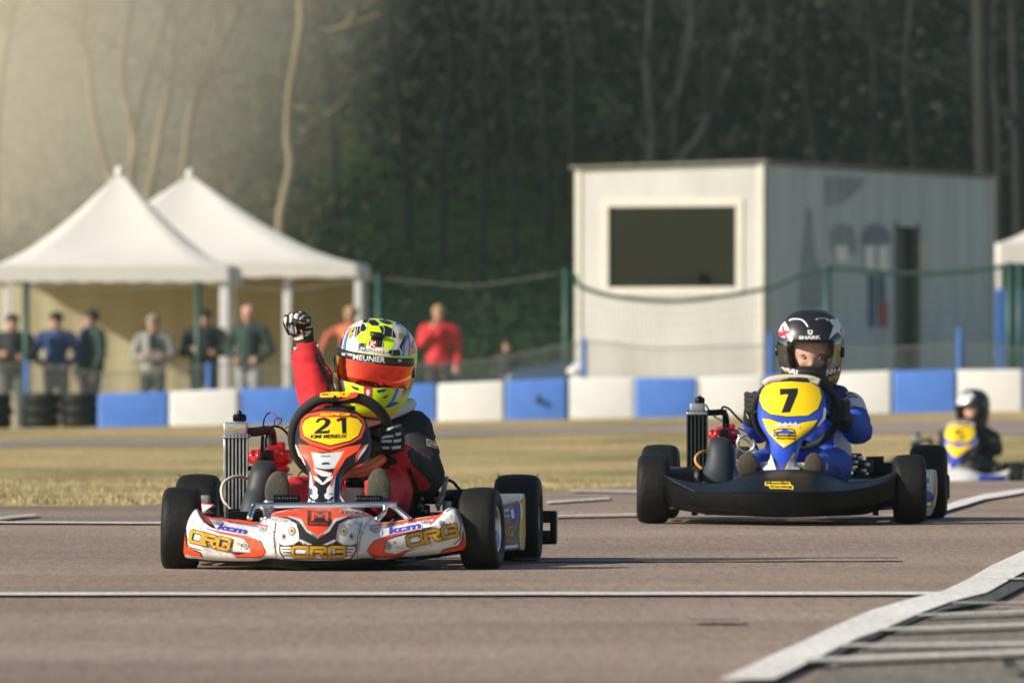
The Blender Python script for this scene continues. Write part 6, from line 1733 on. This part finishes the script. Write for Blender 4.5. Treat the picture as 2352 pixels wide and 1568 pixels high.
# ================================================================== karts 7 and 5
F2 = Frame(1794.5, 32.3, terr(1.02, 32.3) + .006, R(-4.6))
def kart_type2(fr, root, number, blue='blue', bump='plastic', print_bumper=True, low=False):
    K = fr.p
    R2 = F2      # readings are all taken on kart 7; its frame turns them into kart-local sizes
    kart = root
    def wl(name, c, yl, r, w, st=0, ca=0):
        p = F2.p(zB(*c), yl); p.z = r; return kart_tyre(name, kart, p, r, w, st, ca)
    wl('front_wheel', (172, 1110), 0, .131, .118, R(3), R(1)); wl('front_wheel', (1678, 1110), 0, .131, .118, R(5), R(-1))
    wl('rear_wheel', (215, 1090), 1.04, .145, .14); wl('rear_wheel', (1790, 1090), 1.04, .145, .14)
    kart_base(F2, kart, .46, .56)
    seat(kart, .06, M['collar'], .165)
    cols = [(228, 1026, 1034, 1085, 1140, -.12, -.09), (262, 1044, 1062, 1120, 1205, -.15, -.10), (310, 1060, 1092, 1160, 1232, -.18, -.10), (420, 1078, 1132, 1190, 1238, -.24, -.11), (560, 1084, 1136, 1195, 1248, -.30, -.12), (640, 1062, 1136, 1200, 1255, -.34, -.13), (760, 1016, 1134, 1205, 1268, -.38, -.14), (900, 1003, 1134, 1208, 1276, -.40, -.14), (1050, 1003, 1134, 1208, 1276, -.40, -.14), (1150, 1016, 1132, 1205, 1270, -.38, -.14), (1240, 1050, 1130, 1200, 1262, -.34, -.13), (1310, 1072, 1124, 1190, 1256, -.30, -.12), (1420, 1066, 1108, 1175, 1240, -.24, -.11), (1520, 1042, 1080, 1150, 1222, -.19, -.10), (1590, 1018, 1045, 1120, 1205, -.15, -.10), (1612, 1012, 1026, 1080, 1150, -.12, -.09)]
    nose = bumper(F2, kart, zB, cols, M[bump]); edge_split(nose, 22)
    C = [(300, 1225, 1236, -.12), (500, 1236, 1268, -.24), (700, 1250, 1276, -.30), (950, 1262, 1282, -.32), (1250, 1252, 1276, -.28), (1430, 1240, 1264, -.20), (1590, 1198, 1206, -.12)]
    build('bumper_underside', MB().loft([[F2.p(zB(x, a), d + .012), F2.p(zB(x, b), d + .03), F2.p(zB(x, b), .12)] for x, a, b, d in cr(C, 4)]), M['plastic'], kart)
    for x in (415, 1480): build('bumper_stay', MB().box(F2.p(zB(x, 1250), -.10), (.022, .03, .03), bev=.003), M['plastic'], kart)
    p = Print(F2, [nose], step=3)
    if print_bumper:
        p.poly(zB, [(828, 1075), (975, 1075), (980, 1092), (996, 1100), (996, 1122), (960, 1118), (858, 1116), (850, 1100), (828, 1098)], M['yellow'])
        p.text(zB, 'Mondial', (836, 1092), (968, 1092), 16, M['ink'], bold=.04); p.text(zB, 'Karting', (862, 1114), (988, 1115), 16, M['ink'], bold=.04)
        p.line(zB, [(232, 1034), (290, 1072), (415, 1133)], 3.5, M['steel'])  # pale line paints a highlight along the bumper's left edge
    else:
        p.poly(zB, [(240, 1070), (560, 1100), (640, 1230), (300, 1215), (255, 1150)], M['blue']); p.poly(zB, [(660, 1050), (840, 1040), (860, 1260), (700, 1250)], M['redfilm']); p.poly(zB, [(1240, 1080), (1560, 1080), (1560, 1200), (1300, 1240)], M['blue'])
    p.done('printed_graphics', nose)
    # panel
    rows = [(486, 930, 1040, .262), (492, 872, 1105, .255), (512, 830, 1150, .245), (560, 800, 1176, .225), (620, 788, 1186, .20), (690, 786, 1188, .17), (740, 798, 1165, .145), (790, 826, 1105, .12), (830, 850, 1060, .10), (870, 860, 1036, .08), (920, 862, 1022, .05), (955, 852, 1014, .02), (990, 846, 1016, -.03), (1020, 856, 1008, -.09), (1042, 880, 985, -.13)]
    pan = panel(F2, kart, zB, rows, M[blue], bulge=.04)
    wg = MB()
    for s in (0, 1):
        mx = (lambda x: x) if not s else (lambda x: 1850 - x)
        wg.loft([[F2.p(zB(mx(868), 925), .05), F2.p(zB(mx(842), 962), .04), F2.p(zB(mx(815), 985), .03)], [F2.p(zB(mx(880), 960), -.02), F2.p(zB(mx(850), 990), -.04), F2.p(zB(mx(820), 1010), -.05)], [F2.p(zB(mx(905), 1035), -.115), F2.p(zB(mx(880), 1038), -.11), F2.p(zB(mx(856), 1030), -.10)]])
    build('panel_foot', wg, M['white'], pan)
    p = Print(F2, [pan], step=3)
    Y, K_, Wt = M['yellow'], M['ink'], M['white']
    p.poly(zB, [(792, 600), (798, 545), (830, 508), (875, 490), (980, 484), (1100, 492), (1152, 520), (1168, 580), (1145, 650), (1085, 690), (960, 697), (860, 682), (812, 648)], K_)
    p.poly(zB, [(797, 598), (803, 548), (834, 512), (877, 493), (980, 487), (1098, 495), (1148, 523), (1163, 580), (1140, 647), (1083, 686), (960, 692), (862, 678), (816, 645)], Y)
    if number == '7':
        p.poly(zB, [(916, 530), (1022, 526), (1022, 556), (975, 668), (925, 671), (966, 562), (944, 562), (918, 568)], K_)
    else:
        p.poly(zB, [(930, 530), (1040, 528), (1040, 552), (968, 555), (965, 582), (1020, 582), (1042, 605), (1040, 645), (1015, 668), (930, 670), (928, 648), (1000, 645), (1010, 625), (1000, 606), (928, 606)], K_)
    p.poly(zB, [(806, 702), (850, 702), (910, 722), (970, 748), (1050, 722), (1148, 708), (1120, 752), (1080, 790), (1040, 820), (938, 884), (900, 850), (848, 790)], K_)
    p.poly(zB, [(811, 705), (850, 706), (908, 726), (970, 753), (1050, 727), (1140, 712), (1112, 752), (1076, 786), (1036, 816), (938, 878), (903, 846), (852, 788)], Y)
    if number == '7':
        for i in range(4): p.poly(zB, [(905 + 30 * i, 745), (918 + 30 * i, 722), (932 + 30 * i, 745)], M['silver'])
        p.line(zB, [(885, 752), (940, 740), (1000, 742), (1035, 758)], 14, M['silver'])
        p.disc(zB, (943, 778), 66, 17, K_, 24); p.disc(zB, (943, 780), 56, 11, M['yellow'], 24)
        p.poly(zB, [(880, 785), (925, 776), (945, 762), (965, 774), (1010, 786), (1008, 794), (882, 794)], M['blue']); p.disc(zB, (900, 790), 10, 6, K_, 10); p.disc(zB, (985, 790), 10, 6, K_, 10)
        p.text(zB, 'Mondial', (878, 811), (1008, 811), 15, K_, bold=.04); p.text(zB, 'Karting', (898, 830), (1010, 830), 15, K_, bold=.04)
        p.disc(zB, (935, 857), 18, 8, M['silver'], 12)
    for q in ([(848, 905), (866, 912), (903, 1040), (882, 1036)], [(1008, 912), (994, 905), (928, 1038), (948, 1042)]):
        p.poly(zB, [(x + (4 if x > 920 else -4) * (1 if j in (0, 3) else -1), y) for j, (x, y) in enumerate(q)], K_); p.poly(zB, q, Y)
    p.poly(zB, [(905, 1042), (916, 1018), (930, 1042)], K_)
    p.line(zB, [(1182, 640), (1176, 700), (1140, 750)], 16, M['silver'])
    p.done('printed_graphics', pan)
    # wheel
    P = []
    n = 56
    sw, SP = ring_wheel(F2, kart, zB, (1012, 668), 246, 204, .40, .0150, M['glove'], flat=.12, tilt=.09)
    top = crv([F2.p(zB(*q), .315) for q in ((826, 506), (860, 482), (930, 470), (1010, 468), (1090, 474), (1150, 494))], 5)
    build('grip', MB().tube(top, [.0165] * len(top), n=12), M['beige'], sw)
    p = Print(F2, [o for o in sw.children if o.name.startswith('grip')], step=3)
    p.poly(zB, [(920, 478), (945, 462), (985, 468), (1000, 460), (1040, 470), (1055, 480), (1010, 474), (970, 482)], M['brown']); p.poly(zB, [(1080, 468), (1115, 466), (1125, 474), (1095, 476)], M['brown'])
    p.done('grip_print', sw)
    build('hub', MB().box(F2.p(zB(1000, 640), .36), (.12, .02, .05), bev=.006).tube([F2.p(zB(1000, 650), .37), F2.p(zB(1060, 860), .44)], .010).tube([F2.p(zB(1010, 660), .37), F2.p(zB(1235, 700), .41)], .009), M['plastic'], sw)
    # radiator
    rad, cx, w = radiator(F2, kart, zB, 374, 488, 655, 1065, .60, 0, 0, M['ink'], M['plastic2'], nf=5)
    t = F2.p(zB(432, 640), .60)
    build('header_tank', MB().box((t.x, .605, t.z), (w * .75, .05, .034), bev=.005).box((t.x, .60, t.z - .022), (w * 1.1, .05, .014), bev=.004), M['steel'], rad)
    c = F2.p(zB(446, 618), .605)
    build('filler_cap', MB().lathe(c, [(0, 0), (0, .019), (.022, .019), (.026, .012), (.03, .005), (.034, 0)], 'z', n=16), M['plastic'], rad)
    build('radiator_hose', MB().tube(crv([F2.p(zB(490, 670), .62), F2.p(zB(540, 668), .63), F2.p(zB(585, 668), .66), F2.p(zB(600, 700), .70), F2.p(zB(602, 750), .72)], 5), .0125, n=10), M['plastic'], kart)
    build('coolant_hose', MB().tube(crv([F2.p(zB(500, 898), .56), F2.p(zB(460, 900), .52), F2.p(zB(425, 925), .50), F2.p(zB(425, 965), .49), F2.p(zB(460, 1000), .48)], 5), .006, n=8), M['hose2'], kart)
    eng, e = engine(F2, kart, zB, (590, 800), 1.05, .76)
    c = F2.p(zB(588, 786), .68); build('spark_plug_cover', MB().lathe(c, [(-.016, 0), (-.016, .021), (.012, .021), (.014, 0)], 'z', n=16), M['plastic2'], eng)
    c = F2.p(zB(590, 752), .68); build('spark_plug', MB().lathe(c, [(-.02, .006), (.01, .008), (.02, .004), (.02, 0)], 'z', n=8), M['ink'], eng)
    airbox(F2, kart, zB, [(812, 540, 580), (818, 515, 605), (840, 502, 628), (880, 496, 640), (940, 486, 648), (1000, 470, 648), (1040, 458, 645), (1075, 445, 645)], .34, .46, M['plastic2'])
    for pts, yl, rr, mm in (([(570, 655), (585, 635), (615, 645), (650, 680), (690, 720), (730, 760), (760, 830), (800, 910)], .62, .005, 'plastic'), ([(590, 750), (585, 700), (600, 650)], .66, .005, 'plastic'), ([(480, 620), (520, 680), (580, 720)], .62, .004, 'collar'), ([(670, 800), (720, 830), (760, 870), (800, 920)], .60, .006, 'steel'), ([(670, 760), (700, 772), (730, 790)], .6, .003, 'plastic')):
        build('cable', MB().tube(crv([F2.p(zB(*q), yl) for q in pts], 4), rr, n=6), M[mm], kart)
    rc = F2.p(zB(718, 850), .60); build('coiled_pipe', MB().tube([rc + Vector((.033 * math.cos(a), 0, .033 * math.sin(a))) for a in [2 * math.pi * k / 20 for k in range(20)]], .006, n=8, close=True), M['alu'], kart)
    build('carburettor', MB().box(F2.p(zB(700, 905), .62), (.05, .05, .05), bev=.008).box(F2.p(zB(760, 950), .55), (.05, .05, .03), bev=.006), M['dark'], kart)
    # brake side
    mb = MB()
    for x, y, a, b in ((1365, 945, .045, .05), (1420, 985, .06, .05), (1385, 1020, .05, .04)): mb.box(F2.p(zB(x, y), .84), (a, .05, b), bev=.006)
    brk = build('brake_caliper', mb, M['dark'], kart)
    mb = MB()
    for x, y in ((1350, 925), (1390, 935), (1410, 1010), (1360, 960), (1430, 975), (1345, 1000)): mb.box(F2.p(zB(x, y), .80), (.022, .02, .016), bev=.004)
    build('bolts', mb, M['alu'], brk)
    build('rear_silencer', MB().tube([F2.p(zB(1425, 965), .96), F2.p(zB(1528, 962), .96)], .026, n=18).tube([F2.p(zB(1440, 1010), .96), F2.p(zB(1600, 1010), .96)], .034, n=18), M['plastic'], kart)
    side_pod(F2, kart, 1, .34, .480, .20, .86, .05, .14, M['plastic']); side_pod(F2, kart, -1, .34, .500, .16, .86, .05, .21, M['plastic'])
    secs = []
    for (yy, x0, x1, x2) in ((1003, 1752, 1812, 1822), (1010, 1752, 1828, 1836), (1060, 1753, 1834, 1843), (1140, 1754, 1834, 1842), (1210, 1756, 1818, 1832), (1262, 1758, 1800, 1812), (1274, 1760, 1795, 1800)):
        secs.append([F2.p(zB(x0 - 40, yy), .52), F2.p(zB(x0, yy), .53), F2.p(zB(x1, yy), .60), F2.p(zB(x2, yy), .80), F2.p(zB(x0 - 40, yy), .84)])
    outer = build('pod_end', MB().loft(secs, cyc=True, caps=True), M['silver'], kart); edge_split(outer, 35)
    p = Print(F2, [outer], step=3)
    p.poly(zB, [(1765, 1030), (1805, 1035), (1805, 1100), (1765, 1098)], M['white']); p.poly(zB, [(1772, 1050), (1795, 1050), (1795, 1085), (1772, 1085)], M['lblue']); p.disc(zB, (1792, 1165), 26, 34, M['purple'], 16); p.poly(zB, [(1765, 1195), (1815, 1190), (1800, 1225), (1766, 1225)], M['yellow']); p.line(zB, [(1826, 1015), (1834, 1080), (1830, 1150), (1800, 1260)], 10, M['gold']); p.poly(zB, [(1764, 1228), (1808, 1228), (1796, 1262), (1764, 1262)], M['silver'])
    p.done('printed_graphics', outer)
    e0, e1 = F2.p(zB(1880, 1030), 1.2), F2.p(zB(1914, 1185), 1.2)
    build('rear_bumper', MB().box((0, 1.23, (e0.z + e1.z) / 2), (e1.x * 2, .07, e0.z - e1.z), bev=.015), M['plastic'], kart)
    build('cream_tray', MB().box(F2.p(zB(1000, 985), .1), (.26, .10, .03), bev=.008), M['beige'], kart)
    return kart

def driver2(root, torso, accent, hm, shade, detail=True):
    P = lambda x, y, d: F2.p(zB(x, y), d)
    SLm = [M['skin'], M[torso], M[accent], M['suitnavy' if detail else torso], M['collar']]
    Rs, Re, Rw = P(960, 660, .74), P(800, 765, .68), P(762, 728, .52)
    Ls, Le, Lw = P(1315, 645, .74), P(1372, 770, .64), P(1318, 735, .52)
    caps = [(P(1160, 960, .84), .12, P(1150, 780, .80), .12, 1), (P(1150, 780, .8), .12, P(1140, 660, .76), .11, 1), (P(1010, 640, .74), .07, P(1280, 640, .74), .075, 1), (P(1140, 600, .74), .055, P(1110, 440, .70), .055, 0),
            (P(1108, 300, .67), .078, P(1108, 345, .665), .070, 0), (P(1108, 385, .655), .045, P(1106, 400, .645), .04, 0), (P(1105, 348, .604), .009, P(1103, 385, .594), .011, 0), (P(1060, 370, .628), .024, P(1155, 372, .628), .024, 0),
            (Rs, .066, Re, .056, 1), (Re, .056, Rw, .044, 1), (Ls, .070, Le, .060, 1), (Le, .058, Lw, .046, 1),
            (P(1100, 1010, .8), .08, P(815, 965, .42), .052, 1), (P(815, 965, .42), .05, P(735, 985, .06), .04, 1), (P(1210, 1000, .8), .085, P(1242, 978, .40), .066, 1), (P(1242, 978, .40), .064, P(1130, 985, .06), .042, 1)]
    def colr(c, k, mi):
        if k == 10:
            t = (c - Ls).dot(Le - Ls) / (Le - Ls).length_squared
            if t < .50 and c.x > Ls.x - .005: return 2
        if k in (1, 0) and c.x > P(1235, 800, .7).x: return 2
        if k == 2 and abs(c.x - P(1330, 0, .7).x) < .03 and detail: return 2
        return mi
    bd = body('body', caps, SLm, root, voxel=.0090, fold=.005, fscale=16, smooth=3, colour=colr)
    if detail:
        p = Print(F2, [bd], step=3)
        p.line(zB, [(1280, 590), (1330, 555), (1350, 556)], 10, M['ink']); p.line(zB, [(1300, 596), (1340, 570), (1372, 580)], 8, M['ink']); p.line(zB, [(1330, 622), (1372, 640), (1398, 665)], 5, M['ink'])
        p.done('sleeve_print', bd)
    cc = P(1152, 555, .73)
    build('collar', MB().tube([cc + Vector((.086 * math.cos(a), .088 * math.sin(a), .012 * math.sin(a))) for a in [2 * math.pi * k / 24 for k in range(24)]], .026, n=12, close=True), M['suitnavy' if detail else torso], root)
    rot = Matrix.Rotation(R(1.5), 3, 'Y') @ Matrix.Rotation(R(-4 if detail else -22), 3, 'Z') @ Matrix.Rotation(R(8), 3, 'X')
    hc = P(1100, 288, .67)
    hel, patch, HT = helmet(F2, root, hc, .985, rot, M[hm], port=True)
    # lining, cheek pads and a collar of dark foam inside the opening
    li = MB(); li.ell(HT(Vector((0, .055, .0))), (.104, .075, .125), rot=rot)
    for s in (-1, 1): li.ell(HT(Vector((.094 * s, -.050, -.050))), (.026, .045, .040), rot=rot)
    li.ell(HT(Vector((0, -.112, -.085))), (.07, .02, .028), rot=rot); build('lining', li, M['suitblack'], hel)
    if detail:
        for x, y in ((1063, 350), (1160, 352)):
            ey = build('eye', MB().ell(P(x, y, .6035), (.0100, .008, .0040), n=12, m=8), M['eye'], root)
            build('iris', MB().ell(P(x + 1, y - 1, .5985), (.0050, .0045, .0042), n=10, m=6), M['iris'], ey)
        fe = MB()
        for x, s in ((1063, -1), (1160, 1)):
            fe.tube(crv([P(x - 24, 348, .600), P(x - 10, 339, .594), P(x + 10, 339, .594), P(x + 24, 350, .600)], 3), [.0012] * 10, n=5)
        build('eyelashes', fe, M['brow'], root)
        fe = MB()
        for pts in ([(1034, 334), (1060, 328), (1088, 332)], [(1138, 333), (1164, 327), (1188, 337)]): fe.tube(crv([P(*q, .598) for q in pts], 3), [.0012, .0018, .0022, .0024, .0022, .0018, .0012], n=6)
        build('eyebrows', fe, M['brow'], root)
    p = Print(F2, [hel], step=3)
    W_, K_ = M['white'], M['ink']
    if detail:
        p.poly(zC, [(1425, 165), (1445, 155), (1500, 155), (1528, 222), (1520, 258), (1538, 300), (1500, 268), (1470, 290), (1425, 335), (1455, 240), (1462, 215)], W_)
        p.poly(zC, [(985, 310), (985, 255), (1010, 205), (1040, 175), (1060, 215), (1075, 245), (1080, 300), (1110, 320), (1105, 345), (1060, 350), (1010, 352)], W_)
        p.poly(zC, [(983, 300), (990, 258), (1020, 272), (1015, 215), (1030, 220), (1035, 255), (1075, 255), (1078, 280), (1045, 290), (1075, 335), (1050, 330), (1030, 300), (985, 318)], M['redfilm'])
        p.poly(zC, [(984, 345), (1000, 325), (1012, 345), (1012, 372), (990, 372)], M['blue'])
        p.text(zC, 'SHARK', (1160, 334), (1352, 330), 32, W_, bold=.04); p.poly(zC, [(1236, 252), (1282, 252), (1280, 285), (1260, 296), (1240, 286)], W_); p.poly(zC, [(1248, 260), (1272, 262), (1258, 284)], K_)
        p.text(zC, 'ARAI', (985, 585), (1145, 655), 48, W_, bold=.05, shear=-.2); p.poly(zC, [(1030, 580), (1045, 586), (1060, 625), (1045, 620)], M['gold'])
        p.text(zC, 'ARAI', (1398, 655), (1530, 600), 56, W_, bold=.05, shear=.2); p.text(zC, 'ENG', (1430, 700), (1500, 665), 34, M['gold'], bold=.04)
    else:
        p.poly(zC, [(985, 345), (990, 220), (1060, 140), (1250, 120), (1300, 180), (1200, 300), (1060, 345)], M['silver'])
    p.done('painted_design', hel)
    patch(-.066, .050, -68, 68, .006, 'visor', M['visor_clear'], hel, 10, 40)
    rim = []
    for (a, zz) in [(t, -.066) for t in range(-66, 67, 6)] + [(t, .052) for t in range(66, -67, -6)]: pass
    vt = MB()
    for s, q in ((-1, [(1072, 172), (1110, 156), (1195, 165), (1248, 232)]), (1, [(1310, 160), (1350, 150), (1400, 152), (1420, 170)])):
        P_ = [F2.p(zC(*t_), .57 + .02 * i) for i, t_ in enumerate(q)]
        hits = []
        bv = BVHTree.FromPolygons([v.co.copy() for v in hel.data.vertices], [tuple(f.vertices) for f in hel.data.polygons])
        for t_ in q:
            h = bv.ray_cast(F2.eye, F2.ray(zC(*t_)))[0]
            if h: hits.append(h)
        if len(hits) > 1: vt.tube(crv(hits, 4), .0045, n=6)
    build('vent', vt, M['steel'] if detail else M['ink'], hel)
    for s in (-1, 1): build('visor_hinge', MB().lathe(HT(Vector((.13 * s, -.035, -.01))), [(-.006, 0), (-.006, .02), (.006, .02), (.006, 0)], 'x', n=16), M['ink'], hel)
    # gloves, curled round the rim
    for s in (0, 1):
        if s == 0:
            cp = [(P(748, 590, .46), .027, P(752, 660, .47), .030, 0), (P(752, 660, .47), .033, P(755, 710, .50), .038, 0), (P(770, 560, .44), .013, P(790, 600, .41), .012, 0)]
            for y in (562, 592, 622, 652): cp += [(P(722, y, .44), .0125, P(735, y + 4, .405), .012, 0), (P(735, y + 4, .405), .012, P(782, y + 8, .385), .0115, 0), (P(782, y + 8, .385), .0115, P(795, y + 8, .41), .010, 0)]
        else:
            cp = [(P(1290, 625, .46), .026, P(1285, 690, .47), .030, 0), (P(1285, 690, .47), .034, P(1300, 735, .50), .038, 0), (P(1262, 600, .44), .013, P(1225, 640, .41), .012, 0)]
            for y in (610, 640, 670, 702): cp += [(P(1315, y, .44), .0125, P(1290, y + 4, .40), .012, 0), (P(1290, y + 4, .40), .012, P(1225, y + 8, .385), .0115, 0), (P(1225, y + 8, .385), .0115, P(1215, y + 8, .41), .010, 0)]
        gv = body('glove', cp, [M['glove']], root, voxel=.0034 if detail else .006, smooth=1)
        if s == 0 and detail:
            p = Print(F2, [gv], step=3, lift=.0008); p.poly(zB, [(718, 672), (724, 676), (736, 706), (728, 700)], W_); p.line(zB, [(699, 582), (697, 610)], 5, M['gprint']); p.done('glove_print', gv)
    shoe(F2, root, zB, (726, 972), 66, 72, -.02, [M['sole2'], M['suitblack']], rot=.1); shoe(F2, root, zB, (1116, 974), 60, 70, -.02, [M['sole2'], M['suitblack']])
    return root
k2 = F2.root('racing_kart'); tag(k2, 'black-nosed racing kart with blue and yellow panel numbered 7', 'kart')
kart_type2(F2, k2, '7')
d2 = F2.root('person'); tag(d2, 'young driver in blue suit and black helmet with clear visor, hands on the wheel', 'person')
driver2(d2, 'suitblue', 'suitwhite', 'ink', .9)
Y3 = 66.0
X3 = (2190 - CX) / F * Y3
o3 = Vector((X3, Y3, terr(X3, Y3) + .012))
k3 = empty('racing_kart', o3, R(-9)); tag(k3, 'distant racing kart with white and blue nose, numbered 5, at the right edge', 'kart')
kart_type2(F2, k3, '5', bump='white', print_bumper=False)
d3 = empty('person', o3, R(-9)); tag(d3, 'distant driver in black suit and black helmet behind the panel numbered 5', 'person')
driver2(d3, 'suitblack', 'suitblack', 'ink', .9, detail=False)
for o in SC.objects:
    if o.type == 'MESH' and len(o.data.polygons) == 0: print('EMPTY MESH', o.name, o.parent.name if o.parent else '')
